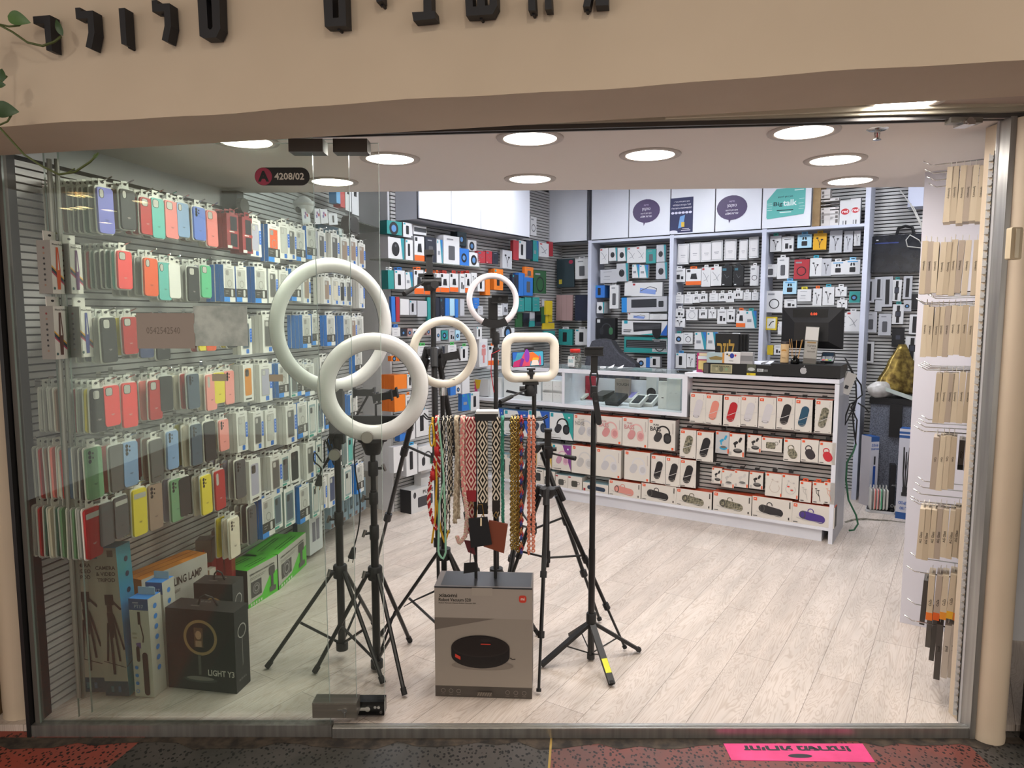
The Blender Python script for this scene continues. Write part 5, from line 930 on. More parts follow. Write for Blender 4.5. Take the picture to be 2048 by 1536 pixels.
def braid_pts(path, k, amp, turns, ph):
    P = [Vector(p) for p in path]; out = []; N = 70; L = [0]
    for a, b in zip(P, P[1:]): L.append(L[-1] + (b-a).length)
    for i in range(N+1):
        s = L[-1]*i/N; j = max(q for q in range(len(P)-1) if L[q] <= s+1e-9); a, b = P[j], P[j+1]; u = (s-L[j])/max(1e-6, L[j+1]-L[j]); p = a*(1-u)+b*u; d = (b-a).normalized(); n1 = d.cross(Vector((0,1,0))); n1 = n1.normalized() if n1.length > .01 else Vector((1,0,0)); th = 2*math.pi*turns*i/N + ph
        out.append(p + n1*(amp*math.sin(th)) + Vector((0, -1, 0))*(amp*.55*math.sin(2*th)))
    return out
def over(x0, ybot, x1=None, mid=(), back=True, ybk=None):
    """a path hanging from the rear side over both arms and down in front"""
    zt = zr + .007; x0_ = X_(x0); p = []
    if back: p += [(x0_, ry+.026+.006, Z_(x0, ybk or ybot)), (x0_, ry+.032, zt-.01), (x0_, ry+.022, zt+.002), (x0_, ry, zt+.003)]
    p += [(x0_, FY, zt+.002), (x0_, FY-.009, zt-.008)] + [(X_(a), FY-.009, Z_(a, b)) for a, b in mid] + [(X_(x1 or x0), FY-.009, Z_(x1 or x0, ybot))]
    return p
def braid(lab, path, cols, r, amp, turns=16):
    mb = MB()
    for k in range(3): mb.tube(braid_pts(path, k, amp, turns, 2*math.pi*k/3), r, noisy('braid_' + cols[k].lstrip('#'), cols[k], cols[k], 5, .8) if False else col(cols[k], .8), 6)
    return tag(mb.obj('phone_strap', smooth=True), lab, 'phone strap')
braid('red and white braided strap hanging in a curve at the end of the rack', over(874, 1058, 872, [(877,890),(870,925),(861,960),(856,1000),(862,1035)], ybk=960), ('#a81a1e', '#d9cfc0', '#a81a1e'), .0042, .0052, 24)
mb = MB()
for a, b in (((868,893),(879,912)), ((860,942),(871,960))): mb.cyl(at_y(a[0]+5, a[1], FY-.009), at_y(b[0]-5, b[1], FY-.009), .009, col('#b01c20', .7), 10)
tag(mb.obj('strap_binding', smooth=True), 'red thread bindings wrapped round the red and white braid', 'binding')
braid('thick beige braided strap with a metal ring', over(913, 1045, 909, [(915,900),(911,980)]), ('#b3a38c', '#c4b69f', '#a3937d'), .0048, .0062, 18)
braid('thick pink and cream braided strap', over(926, 990, 928, [(924,900),(926,960)]), ('#d98a86', '#d8c6ae', '#d98a86'), .0048, .006, 16)
braid('pink braid loop hanging low beside the beige one', [(X_(929), FY-.012, Z_(929,990)), (X_(934), FY-.012, Z_(934,1030)), (X_(930), FY-.012, Z_(930,1070)), (X_(918), FY-.012, Z_(918,1085)), (X_(913), FY-.012, Z_(913,1070))], ('#d0a49a', '#c9b8a2', '#d0a49a'), .0042, .005, 8)
braid('dark green braided strap on the rack', over(1005, 1045, 1006, [(1004,900)]), ('#2f7a66', '#276a5a', '#3a8a74'), .0036, .0044, 20)
def rope(lab, path, c1, c2, r=.0034, turns=26):
    mb = MB(); [mb.tube(braid_pts(path, k, r*.75, turns, math.pi*k), r*.8, col(c, .8), 6) for k, c in ((0, c1), (1, c2))]
    return tag(mb.obj('phone_strap', smooth=True), lab, 'phone strap')
rope('black and white twisted cord hanging by the mint cord', over(887, 1060, 884, [(889,900),(886,980)]), '#1b1a18', '#cfc8bb')
rope('black and white twisted cord hanging beside the beige braid', over(895, 1075, 890, [(897,900),(896,980)]), '#201e1b', '#c9c1b2')
rope('thin black and cream cord partly behind the beige braid', over(901, 1000, 899, [(902,900)]), '#23201c', '#b8ad9a')
def cord(lab, path, c, r=.0042):
    mb = MB(); mb.tube(braid_pts(path, 0, 0, 1, 0), r, col(c, .6), 8); return tag(mb.obj('phone_strap', smooth=True), lab, 'phone strap')
cord('yellow round cord with a metal hook hanging low', over(866, 1085, 862, [(871,890),(873,960),(870,1030),(866,1060)], back=False) , '#c99a1e')
cord('yellow cord loop under the red braid', [(X_(872), FY-.004, Z_(872,1000)), (X_(880), FY-.004, Z_(880,1060)), (X_(888), FY-.004, Z_(888,1085)), (X_(896), FY-.004, Z_(896,1060))], '#c99a1e')
cord('mint green cord in a long loop', over(877, 1118, 884, [(884,900),(888,960),(878,1005),(876,1060),(875,1105)], back=False) + [(X_(890), FY-.009, Z_(890,1105)), (X_(889), FY-.009, Z_(889,1000)), (X_(885), FY-.009, Z_(885,900))], '#8fc4a8')
mb = MB(); mb.tube([(X_(865)+.009*math.cos(a*.4), FY-.02, Z_(865,868)+.045*math.sin(a*.4)) for a in range(16)], .003, col('#d8b020', .4), 6); tag(mb.obj('carabiner', smooth=True), 'yellow oval clip hanging on the end of the rack', 'clip')
GOLD, DGOLD = col('#b29a5c', .25, .9), col('#8a6a2c', .3, .8)
def chain(lab, px, ytop, ybot, cols, w=.011, ln=.0125, r=.0024):
    x, z0, z1 = X_(px), zr + .006, Z_(px, ybot); n = int((z0-z1)/(ln*.74)); mb = MB()
    for i in range(n):
        z = z0 - ln*.74*i; m = cols[i % len(cols)]; odd = i % 2
        pts = [(x + (w/2*math.cos(a) if not odd else w*.22*math.cos(a)), FY-.009 + (0 if not odd else w*.4*math.cos(a)), z - ln/2 + ln/2*math.sin(a)) for a in [2*math.pi*k/9 for k in range(9)]]
        mb.tube(pts, r, m, 5, closed=True)
    mb.tube([(x, FY-.008, z0-.004), (x, FY, z0+.004), (x, ry+.02, z0+.004), (x, ry+.031, z0-.02), (x, ry+.031, z1+.05)], r*1.5, cols[0], 6)
    return tag(mb.obj('phone_chain', smooth=True), lab, 'phone strap')
chain('pale gold chunky chain strap', 1024, 835, 1100, [GOLD], .014, .014, .003); chain('pale gold chain strap closest to the dark gold one', 1030, 835, 1098, [GOLD], .012, .013, .0028); chain('dark gold chain strap', 1036, 835, 1104, [DGOLD], .011, .014, .003)
chain('multicoloured chain strap of red, blue, black and orange links', 1043, 838, 1105, [col('#a8242a', .3), col('#2a3a8a', .3), col('#1c1a1a', .3), col('#b87a4a', .3)], .013, .019, .003)
CORAL = col('#d88468', .35); chain('coral chain strap nearest the gold chains', 1058, 838, 1108, [CORAL], .012, .013, .0028); chain('coral chain strap at the outer end of the rack', 1067, 838, 1102, [CORAL], .012, .013, .0028)
def pouch(name, lab, pts, m, dy, th=.012):
    q = [(at_y(x, y, FY+dy)) for x, y in pts][::-1]; mb = MB(); mb.prism([(p.x, p.z) for p in q], FY+dy-th/2, FY+dy+th/2, m); return mb
mb = pouch('', '', ((937,1037),(975,1034),(984,1088),(942,1095)), col('#15161a', .4), -.03); p = at_y(962, 1036, FY-.04); mb.tube([(p.x, p.y, p.z), (p.x, p.y-.004, p.z-.03)], .004, col('#c9b89a', .4), 6); mb.tube([(p.x-.02, p.y+.01, p.z), (p.x-.012, p.y+.012, p.z+.05), (p.x+.004, p.y+.012, p.z+.05), (p.x+.012, p.y+.01, p.z)], .0016, DGOLD, 6)
tag(mb.obj('phone_pouch'), 'small black leather pouch clipped to the woven straps', 'pouch')
mb = pouch('', '', ((978,1040),(1016,1048),(1008,1106),(967,1092)), col('#7a3a22', .5), -.014); tag(mb.obj('phone_pouch'), 'brown leather pouch hanging behind the black one', 'pouch')
mb = pouch('', '', ((928,1126),(954,1124),(953,1143),(927,1147)), BLACK, -.02, .004); p = at_y(940, 1126, FY-.02); mb.tube([(p.x, p.y, p.z), (p.x+.004, p.y, p.z+.05)], .002, BLACK, 6); tag(mb.obj('card_holder'), 'tiny black card holder dangling above the vacuum carton', 'card holder')
mb = pouch('', '', ((928,1080),(945,1082),(951,1110),(936,1104)), col('#5a1a20', .6), -.006, .003); tag(mb.obj('strap_end'), 'dark red strap end hanging under the black pouch', 'strap end')
# ================================================================ PRINTED PRODUCT BOXES (shared by counter and rear walls)
def cap_pts(u0, v0, u1, v1, r, w, h, n=7):
    a, b = Vector((u0*w, v0*h)), Vector((u1*w, v1*h)); d = (b-a).normalized(); t = math.atan2(d.y, d.x); r *= w
    return [(a.x + r*math.cos(t + math.pi/2 + math.pi*i/n), a.y + r*math.sin(t + math.pi/2 + math.pi*i/n)) for i in range(n+1)] + [(b.x + r*math.cos(t - math.pi/2 + math.pi*i/n), b.y + r*math.sin(t - math.pi/2 + math.pi*i/n)) for i in range(n+1)]
def expand(pr, w, h):
    out = []
    for p in pr:
        if p[0] == 'c': pts = cap_pts(*p[1:6], w, h); out.append(('p', [(x/w, y/h) for x, y in pts], p[6]))
        elif p[0] == 'ca': out += [('l', [(a/w*1.0, b/h*1.0) for a, b in [(p[1]*w + p[3]*w*math.cos(math.radians(t)), p[2]*h + p[4]*w*math.sin(math.radians(t))) for t in range(p[5], p[6]+1, 12)]], p[7], p[8])]
        else: out.append(p)
    return out
def prod(fr, d, bb, t, name, lab, cat, front='#d9d6d0', side=None, top=None, prints=(), grp=None, base=None, tab=None, yaw=0, roll=0, hook=None, wmax=None):
    s0, h1 = fr.px(bb[0], bb[1], d); s1, h0 = fr.px(bb[2], bb[3], d)
    if base is not None: h0 = base
    w, h = s1-s0, h1-h0; f = col(front, .45) if isinstance(front, str) else front; sd = col(side, .45) if isinstance(side, str) else (side or f); tp = col(top, .45) if isinstance(top, str) else (top or sd)
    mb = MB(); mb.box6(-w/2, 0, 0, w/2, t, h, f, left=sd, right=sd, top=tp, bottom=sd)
    draw(mb, expand(prints, w, h), w, h, O=(-w/2, 0, 0))
    if tab: mb.box(-w*.22, .002, h, w*.22, .004, h+.022, col(tab, .5)); mb.box(-w*.12, .0012, h+.008, w*.12, .002, h+.014, DARKGAP)
    o = tag(mb.obj(name, None, fr.M((s0+s1)/2, d, h0, yaw, roll)), lab, cat, grp)
    if hook:
        q = MB(); hz = h1 + .012; q.box(-.014, 0, 0, .014, .02, .016, BLACK); q.cyl((0, .01, .008), (0, t+.06, .008), .003, CHROME, 6)
        tag(q.obj('display_hook', None, fr.M((s0+s1)/2, d-.012, hz)), hook, 'hook', 'black locked display hooks on the counter')
    return o
CAMO = noisy('camouflage_print', '#3a3c30', '#97907a', 70, .5, detail=2); JO = '#dd5428'
def jbl_top(txt='FLIP'): return [('r',.05,.885,.27,.965,JO), ('t',.16,.905,.04,'JBL','c','#f0e6dc')]
def jflip(c): return [('r',.06,.87,.29,.96,JO), ('t',.175,.893,.04,'JBL','c','#f0e6dc'), ('t',.86,.80,.022,'F','c','#2a2522'), ('t',.86,.84,.022,'L','c','#2a2522'), ('t',.86,.88,.022,'I','c','#2a2522'), ('t',.86,.92,.022,'P','c','#2a2522'), ('c',.42,.27,.60,.68,.225,c), ('e',.40,.22,.20,.07,'#8a8680'), ('e',.40,.225,.15,.05,c), ('l',[(.02,.38),(.3,.36),(.7,.46),(.96,.50)],.03,'#c9c6c4'), ('r',.05,.03,.34,.05,'#2a2522'), ('e',.88,.04,.03,.015,'#2a2522')]
def jcharge(c): return [('r',.03,.80,.12,.95,JO), ('t',.075,.84,.07,'JBL','c','#f0e6dc'), ('o',.44,.66,.075,.022,c,-20,210), ('c',.27,.46,.68,.34,.105,c), ('e',.26,.46,.065,.105,'#4a4845'), ('e',.255,.46,.046,.078,c), ('l',[(.1,.3),(.3,.22),(.5,.2),(.72,.2)],.015,'#b9b6b2'), ('r',.93,.62,.955,.92,'#2a2522'), ('r',.03,.06,.14,.09,'#2a2522'), ('r',.91,.08,.94,.2,'#2a2522')]
def jhead(c, c2, txt=None, corner=None):
    p = [('r',.05,.87,.16,.96,JO), ('t',.105,.893,.035,'JBL','c','#f0e6dc')] if not corner else [('p',[(.55,1),(1,1),(1,.02)],corner), ('r',.04,.84,.16,.98,'#2a9aa8'), ('r',.8,.82,.88,.88,'#c9d4dc')]
    p += [('o',.56,.56,.26,.055,c,-10,190), ('c',.34,.36,.40,.46,.13,c2), ('c',.72,.34,.72,.44,.14,c), ('e',.73,.39,.10,.12,c2)]
    if txt: p += [('t',.28,.60,.15,txt,'c',.40,c2 if txt == 'BASS' else '#8a8884'), ('t',.2,.78,.06,'PURE' if txt == 'BASS' else 'ADAPT','l',c2 if txt == 'BASS' else '#a09c98')]
    if not corner: p += [('r',.88,.02,.95,.10,JO), ('r',.90,.55,.93,.9,'#b9b0aa')]
    else: p += [('t',.08,.14,.05,'iMUSIC','l','#c9c6c4'), ('r',.08,.05,.5,.07,'#3a3836')]
    return p
def jbuds(c): return [('r',.05,.86,.20,.96,JO), ('c',.38,.56,.50,.62,.09,c), ('c',.42,.42,.40,.52,.05,c), ('c',.68,.68,.76,.80,.08,c), ('e',.58,.26,.28,.15,c), ('e',.58,.30,.22,.09,'#6a6866'), ('r',.06,.05,.2,.2,'#b0aca8'), ('r',.88,.02,.97,.22,JO)]
def jclip(c): return [('r',.06,.85,.22,.95,JO), ('o',.44,.60,.20,.06,c,0,360), ('c',.50,.40,.58,.30,.26,c), ('r',.06,.05,.3,.08,'#3a3836')]
def jneck(c): return [('r',.06,.88,.2,.97,JO), ('o',.55,.38,.30,.035,c,150,400), ('l',[(.3,.5),(.42,.72),(.6,.66),(.75,.7)],.02,c), ('e',.42,.74,.06,.04,c), ('e',.72,.66,.06,.04,c), ('r',.9,.02,.97,.16,JO)]
def jwire(c): return [('r',.08,.86,.3,.96,JO), ('e',.5,.62,.14,.045,c), ('e',.3,.7,.12,.04,c), ('l',[(.3,.68),(.35,.5),(.6,.35),(.7,.12)],.05,c), ('l',[(.5,.6),(.55,.45),(.62,.35)],.05,c), ('r',.1,.05,.4,.09,'#3a3836')]
# ================================================================ COUNTER
ZT, ZG = 1.088, 1.072
CN_ = empty('shop_counter'); GREYP = noisy('grey_end_panel', '#a9a9b0', '#b4b4ba', 3, .35)
def cpart(name, s0, s1, h0, h1, d0, d1, m): mb = MB(); wallbox(mb, CF, s0, s1, h0, h1, d0, d1, m); return mb.obj(name, CN_)
cpart('side_panel', -.026, 0, 0, ZT-.03, -.46, .0, CABWHITE); mb = MB(); wallbox(mb, CF, 0, .0015, .0, ZT-.03, -.46, -.002, GREYP); mb.obj('end_skin', CN_)
cpart('plinth', -3.10, -.07, 0, .085, -.40, -.03, CABWHITE); cpart('bottom_shelf', -3.10, -.026, .085, .105, -.42, .0, CABWHITE)
mb = MB(); slats(mb, CF, -3.10, -1.0, .105, .765, d=-.115, pitch=.0285, face=.02); slats(mb, CF, -1.0, -.026, .105, 1.05, d=-.115, pitch=.0285, face=.02); mb.obj('slat_panel', CN_)
cpart('counter_top', -1.02, 0, ZT-.028, ZT, -.46, .005, CABWHITE); cpart('case_floor', -3.10, -1.0, .765, .792, -.44, .0, CABWHITE)
s_div, s_end = CF.px(1126, 780, 0)[0], CF.px(1364, 790, 0)[0]
cpart('end_post', s_end, -1.0, .792, ZG-.028, -.44, 0, CABWHITE); cpart('divider', s_div-.012, s_div+.012, .792, ZG-.028, -.44, -.004, CABWHITE)
cpart('top_rail', -3.10, -1.0, ZG-.03, ZG, -.02, .0, CABWHITE); cpart('rear_rail', -3.10, -1.0, ZG-.03, ZG, -.44, -.42, CABWHITE); cpart('case_back', -3.10, -1.02, .792, ZG-.10, -.44, -.43, CABWHITE)
cpart('glass_top', -3.10, -1.0, ZG-.002, ZG+.004, -.42, -.02, pane('case_top_glass', '#f6faf8', .5)); cpart('glass_front', s_div+.012, s_end, .793, ZG-.031, -.008, -.004, pane('case_front_glass', '#f8fbf9', .8))
tag(CN_, 'white shop counter with a glass display case and slatted product front', 'counter')
z5 = lambda x, y: (1080 + x/5.851, 600 + y/5.851); z6 = lambda x, y: (1380 + x/5.39, 600 + y/5.39); z7 = lambda x, y: (1000 + x/5.12, 790 + y/5.12); z8 = lambda x, y: (1340 + x/5.12, 790 + y/5.12)
def bb(z, x0, y0, x1, y1): return (*z(x0, y0), *z(x1, y1))
FW, FS = '#d6d0c8', '#cf4f2a'
def jb(b, t, name, lab, cat, pr, grp, hook=True, front=FW, side='#1c1a1a', top=FS, d=0.0): prod(CF, d, b, t, name, lab, cat, front, side, top, pr, grp, hook='black display hook above the %s' % lab.split(' on ')[0].split(' hung ')[0].split(',')[0] if hook else None)
FLC = [('white', '#c9c4c8', 'first'), ('pink', '#d98878', None), ('red', '#b01c22', None), ('white', '#c6c2c6', 'middle'), ('white', '#c9c5c8', 'last'), ('black', '#242022', None), ('blue', '#1f4a62', None), ('camouflage', CAMO, None)]
for i, (x0, y0, x1, y1) in enumerate(((5,1000,165,1330), (175,1015,340,1350), (365,1030,540,1370), (553,1035,725,1370), (745,1045,920,1395), (940,1045,1120,1405), (1138,1065,1310,1430), (1355,1075,1522,1445))):
    nm, c, w_ = FLC[i]; jb(bb(z6, x0, y0, x1, y1), .085, 'speaker_box', '%s tube speaker box, %s in the top row of the counter front' % (nm, ORD[i]), 'speaker box', jflip(c), 'tube speaker boxes in the top counter row')
for b, nm, c, lab in (((105,350,262,655), 'camouflage', CAMO, 'camouflage tube speaker box standing on a black one'), ((275,370,440,690), 'black', '#221f22', 'black tube speaker box hung beside the blue earbuds box'), ((105,655,262,955), 'black', '#221f22', 'black tube speaker box under the camouflage one')):
    jb(bb(z8, *b), .085, 'speaker_box', lab, 'speaker box', jflip(c), 'tube speaker boxes in the middle of the counter')
for i, b in enumerate(((1550,610,1690,915), (1700,630,1845,945))): jb(bb(z7, *b), .085, 'speaker_box', 'black tube speaker box, %s right of the big white headphone boxes' % ORD[i].replace('first', 'first one').replace('second', 'second one'), 'speaker box', jflip('#221f22'), 'tube speaker boxes in the middle of the counter')
for b, lab, pr, fr_c in (((470,370,605,605), 'grey box with blue earbuds', jbuds('#2f9ac4'), '#b9b9ba'), ((605,390,760,640), 'tall white box with black earbuds', jbuds('#1f1d1e'), FW), ((795,405,930,590), 'small white box with black earbuds by the camouflage speaker', jbuds('#2a2728'), FW), ((940,430,1145,590), 'white box with a small square camouflage speaker', [('r',.05,.8,.17,.95,JO), ('q',.22,.2,.68,.68,.01,CAMO), ('o',.72,.62,.09,.02,'#4a4a40'), ('r',.85,.7,.88,.9,'#3a3836')], FW),
        ((1168,445,1330,690), 'white box with a camouflage clip speaker', jclip(CAMO), FW), ((1345,450,1515,695), 'white box with a black clip speaker', jclip('#332c30'), FW), ((1530,475,1690,720), 'white box with a red clip speaker', jclip('#c02a34'), FW),
        ((430,740,530,910), 'small white box with black earbuds in the third row', jbuds('#242224'), FW), ((530,765,655,955), 'white box with pale earbuds beside the small black ones', jbuds('#bdb8b4'), FW), ((660,770,800,955), 'white box with white earbuds case', jbuds('#c9c4c0'), FW), ((815,785,950,970), 'white box with dark earbuds in the third row', jbuds('#2a2828'), FW),
        ((980,795,1145,1050), 'pale box with a white neckband earphone', jneck('#bcae a4'.replace(' ', '')), FW), ((1145,810,1310,1070), 'white box with a red and white neckband earphone', jneck('#b9b4b0') + [('e',.42,.5,.08,.05,'#d0443a'), ('e',.62,.36,.08,.05,'#d0443a')], FW)):
    jb(bb(z8, *b), .05, 'audio_box', lab, 'earphone box', pr, 'small audio boxes on the counter front', front=fr_c)
for i, (b, c) in enumerate((((1330,880,1440,1105), '#b9b4ae'), ((1465,890,1570,1120), '#232122'), ((1580,890,1680,1125), '#d8a08c'))): prod(CF, 0, bb(z8, *b), .04, 'wired_earphone_box', 'narrow orange-topped wired earphone box, %s from the neckband box' % ORD[i], 'earphone box', FW, JO, JO, jwire(c), 'narrow orange-topped earphone boxes', tab=JO)
for b, z, nm, c, lab in (((1115,865,1440,1085), z7, 'pink', '#cf8a80', 'pink barrel speaker box on the bottom shelf'), ((1450,895,1800,1140), z7, 'black', '#262326', 'black barrel speaker box beside the pink one'), ((65,950,425,1195), z8, 'camo', CAMO, 'camouflage barrel speaker box, first of two'), ((445,985,830,1255), z8, 'camo', CAMO, 'camouflage barrel speaker box next to the second black one'), ((845,1030,1245,1310), z8, 'black', '#2a272a', 'black barrel speaker box beside the purple one'), ((1255,1095,1680,1385), z8, 'purple', '#473282', 'purple barrel speaker box at the end of the bottom shelf')):
    prod(CF, -.005, bb(z, *b), .088, 'barrel_speaker_box', lab, 'speaker box', FW, '#1c1a1a', FS, jcharge(c), 'barrel speaker boxes on the bottom shelf', base=.1055)
TEALC = '#2f9a94'; BLUC = '#2a5ab4'; PURC = '#7a3a84'
for b, c, c2, tx, co, lab, fr_c, tp in (((-60,135,30,425), '#23252a', '#3a3c44', None, BLUC, 'white headphone box with blue corner, half behind the pink braid', '#d9dbdc', '#5a8ab8'), ((40,150,290,430), '#22262e', '#3a3e46', None, BLUC, 'headphone box with a blue corner behind the gold chains', '#d9dbdc', '#5a8ab8'), ((290,155,505,450), '#2a3446', '#3a4456', None, BLUC, 'headphone box with navy headphones behind the coral chains', '#d9dbdc', '#5a8ab8'), ((510,175,745,470), '#1d1d20', '#34343a', None, TEALC, 'headphone box with black headphones and a teal corner', '#d9dbdc', '#6a9ab0'),
        ((755,195,985,490), '#c4c2c4', '#b5b3b6', 'NOISE', None, 'white headphone box lettered NOISE', FW, FS), ((995,210,1245,510), '#d9a8a4', '#c98a8a', 'BASS', None, 'pink headphone box lettered BASS next to the monopod', FW, FS), ((1255,225,1510,545), '#d9aaa6', '#c98c8c', 'BASS', None, 'pink headphone box lettered BASS beside the black one', FW, FS), ((1520,240,1790,575), '#201e20', '#3a383a', 'BASS', None, 'black headphone box lettered BASS', FW, '#2a2828')):
    jb(bb(z7, *b), .085, 'headphone_box', lab, 'headphone box', jhead(c, c2, tx, co), 'headphone boxes in the upper counter row', front=fr_c, top=tp, side='#b9b4b0' if tx else '#4a86b0')
for b, c, c2, co, lab in (((290,480,375,745), '#b9b4a8', '#a09c92', '#c9a03a', 'headphone box with a yellow corner behind the tripod leg'), ((380,480,528,755), '#c9c6c2', '#b4b2ae', '#c9a84a', 'pale headphone box behind the small phone tripod'), ((535,500,725,785), '#cfa8b8', '#b98aa0', PURC, 'headphone box with pink headphones and a purple corner'), ((735,510,975,825), '#c9c6c4', '#b5b2b0', None, 'white over-ear headphone box left of the monopod'.replace('left of', 'just before')), ((985,540,1235,860), '#cfcdcf', '#bdbbbf', None, 'white over-ear headphone box just past the monopod'), ((1275,565,1530,895), '#d0ced0', '#bfbdc0', None, 'white over-ear headphone box beside the black tube speakers')):
    jb(bb(z7, *b), .10, 'headphone_box', lab, 'headphone box', jhead(c, c2, None, co), 'headphone boxes in the lower counter row', side='#c9c4bc', top=FS if not co else '#c9c6c4')
for b, lab, pr in (((-20,600,70,830), 'white box with orange edge low behind the green braid', [('r',.1,.3,.8,.8,'#4a4648')]), ((70,640,180,870), 'white speaker box low behind the gold chains', [('q',.2,.2,.8,.7,.01,'#3a3a3a')]), ((180,700,300,900), 'white box low behind the coral chains', [('q',.3,.25,.7,.75,.008,'#2c2c2e')]), ((340,750,440,940), 'small white box with a black radio speaker', [('q',.25,.2,.75,.75,.012,'#2c2e30'), ('r',.4,.84,.9,.9,'#3a3a3c')]), ((445,770,560,960), 'small white box with two round black speakers', [('e',.3,.5,.2,.15,'#2a2a2c'), ('e',.7,.5,.2,.15,'#2a2a2c'), ('r',.1,.06,.2,.4,'#3a3a3c')]),
        ((568,810,693,975), 'white cube box with a grey speaker, nearer the small tripod', [('r',.02,.84,.2,.95,'#a02a34'), ('q',.25,.18,.68,.66,.012,'#4a4a46'), ('o',.75,.5,.1,.025,'#3a3a38')]), ((697,825,838,990), 'white cube box with a grey speaker, nearer the monopod', [('r',.02,.84,.2,.95,'#a02a34'), ('q',.25,.18,.68,.66,.012,'#45453f'), ('o',.75,.5,.1,.025,'#3a3a38')]), ((850,890,1105,1045), 'white sound bar box with a dark blue bar', [('r',.02,.05,.1,.35,'#a02a34'), ('c',.25,.5,.82,.42,.075,'#24384f')])):
    prod(CF, -.005, bb(z7, *b), .09, 'small_speaker_box', lab, 'speaker box', FW, '#c4beb6', '#8fb0ba', pr, 'small boxes on the bottom shelf', base=.1055)
# --- things inside the glass case
def flat(px, py, w, dp, h, lab, top, ph=None, side='#cfccc6', yaw=0, d0=.792, name='phone_box', lift=0, txt=None):
    z = d0 + lift + h; p = at_z(px, py, z); s = (p - CF.O).dot(CF.X); d = -(p - CF.O).dot(CF.Y); w *= 1.1; TL = .40 if h < .048 else .2; mb = MB(); mb.box6(-w/2, -dp/2, 0, w/2, dp/2, h, col(side, .4), top=col(top, .4))
    if ph: mb.poly([(x, y, h+.0012) for x, y in rrect(-w*.36, -dp*.42, w*.36, dp*.42, .008, 3)], col(ph, .25))
    if txt: mb.text(txt[0], (-w*.4, -dp*.1, h+.0008), (1,0,0), (0,1,0), dp*.25, col(txt[1], .4))
    return tag(mb.obj(name, None, CF.M(s, d, d0+lift+dp/2*math.sin(TL), yaw, 0, TL)), lab, 'phone box', 'boxes in the glass case')
flat(1150,783,.10,.17,.045,'white phone box with a dark phone picture at the near end of the glass case','#d2d2d2','#2a3040', yaw=-.25); flat(1166,794,.10,.15,.018,'thin white leaflet box behind the monopod in the glass case','#d9d9d6', yaw=-.25)
flat(1208,789,.10,.17,.05,'dark grey phone box in the glass case','#3f3e3c', side='#34332f', yaw=-.2); flat(1233,778,.11,.14,.045,'red and white phone box deep in the glass case','#b02c34','#b8343a', yaw=-.15, lift=.0); flat(1234,801,.11,.15,.035,'black phone box with a thin white line in the glass case','#2a2a2b', side='#232324', yaw=-.2)
flat(1266,794,.085,.15,.04,'white box with a lilac phone picture in the glass case','#d6d4d2','#8f88c4', yaw=-.15); flat(1278,777,.09,.13,.035,'yellow lettered box in the glass case','#d9a81e', yaw=-.15, side='#c9971a', txt=('2025', '#4a3a10'))
flat(1302,784,.085,.14,.035,'box with a blue phone picture in the glass case','#cfd4d8','#5f8fb0', yaw=-.1)
for i, (x, y) in enumerate(((1278, 805), (1302, 804), (1326, 802))): flat(x,y,.085,.15,.03,'white box with a dark phone picture, %s along the front of the glass case' % ORD[i],'#d9d8d6', ('#34363a', '#2e3036', '#2a4038')[i], yaw=-.08, side='#c6c4c0')
flat(1352,800,.08,.14,.035,'white box with a slim blue phone picture by the white end post','#d4d4d4','#3f5a74', yaw=0)
def cprod(bbx, d, t, name, lab, front, pr=(), side=None, base=.7928, grp=None, top=None): return prod(CF, d, bbx, t, name, lab, 'box', front, side, top, pr, grp, base=base)
LINE = [('o',.3,.5,.10,.012,'#8a8a88',60,150), ('o',.7,.5,.10,.012,'#8a8a88',60,150)]
cprod((1334,757,1361,786), -.12, .06, 'earbuds_carton', 'white earbuds box standing against the end of the glass case', '#d2d6d6', LINE); cprod((1317,762,1334,788), -.14, .03, 'earbuds_carton', 'white card box with a small earbud picture in the glass case', '#e0e0de', [('e',.5,.4,.15,.05,BLACK)])
cprod((1171,752,1189,776), -.36, .03, 'red_box', 'red box at the back of the glass case', '#a8283a'); cprod((1230,757,1258,778), -.36, .045, 'grey_box', 'grey brown box at the back of the glass case', '#8d8078', [('t',.1,.7,.12,'TOUGH','l','#3a3430')]); cprod((1293,750,1313,775), -.36, .05, 'dark_box', 'white box with a dark round picture at the back of the glass case', '#cfcfcf', [('e',.5,.4,.45,.45,'#2c282a'), ('r',.2,.05,.8,.2,'#8a2a34')])
for i, (x0, y0, x1, y1) in enumerate(((1085,779,1105,798), (1106,780,1125,800))):
    cprod((x0,y0,x1,y1), -.03, .10, 'earbuds_carton', 'white earbuds box, lower %s of four on the open case shelf' % ('one by the keyboard box', 'one by the divider')[i], '#d3d6d5', LINE, grp='four white earbuds boxes')
    o = cprod((x0,y0-18,x1,y1-19), -.03, .10, 'earbuds_carton', 'white earbuds box, upper %s of four on the open case shelf' % ('one by the keyboard box', 'one by the divider')[i], '#d3d6d5', LINE, base=.792+.078, grp='four white earbuds boxes')
cprod((1008,753,1082,796), -.06, .08, 'keyboard_box', 'big white keyboard box on the open case shelf', '#d8dcdc', [('p',[(.05,.28),(.62,.16),(.62,.24),(.08,.40)],'#2a2a2c'), ('r',.8,.3,.9,.8,'#3a3a3c'), ('r',.66,.3,.74,.5,'#4a4a4c')]); cprod((947,757,977,791), -.05, .03, 'tablet_box', 'white tablet box with a yellow and pink screen picture', '#c9cacc', [('r',.0,.0,1,.03,BLACK), ('p',[(.0,.05),(.3,.05),(.25,.5),(.05,.95),(0,.95)],'#c83a78'), ('p',[(.1,.95),(.5,.95),(.4,.45),(.2,.4)],'#d8b02a')])
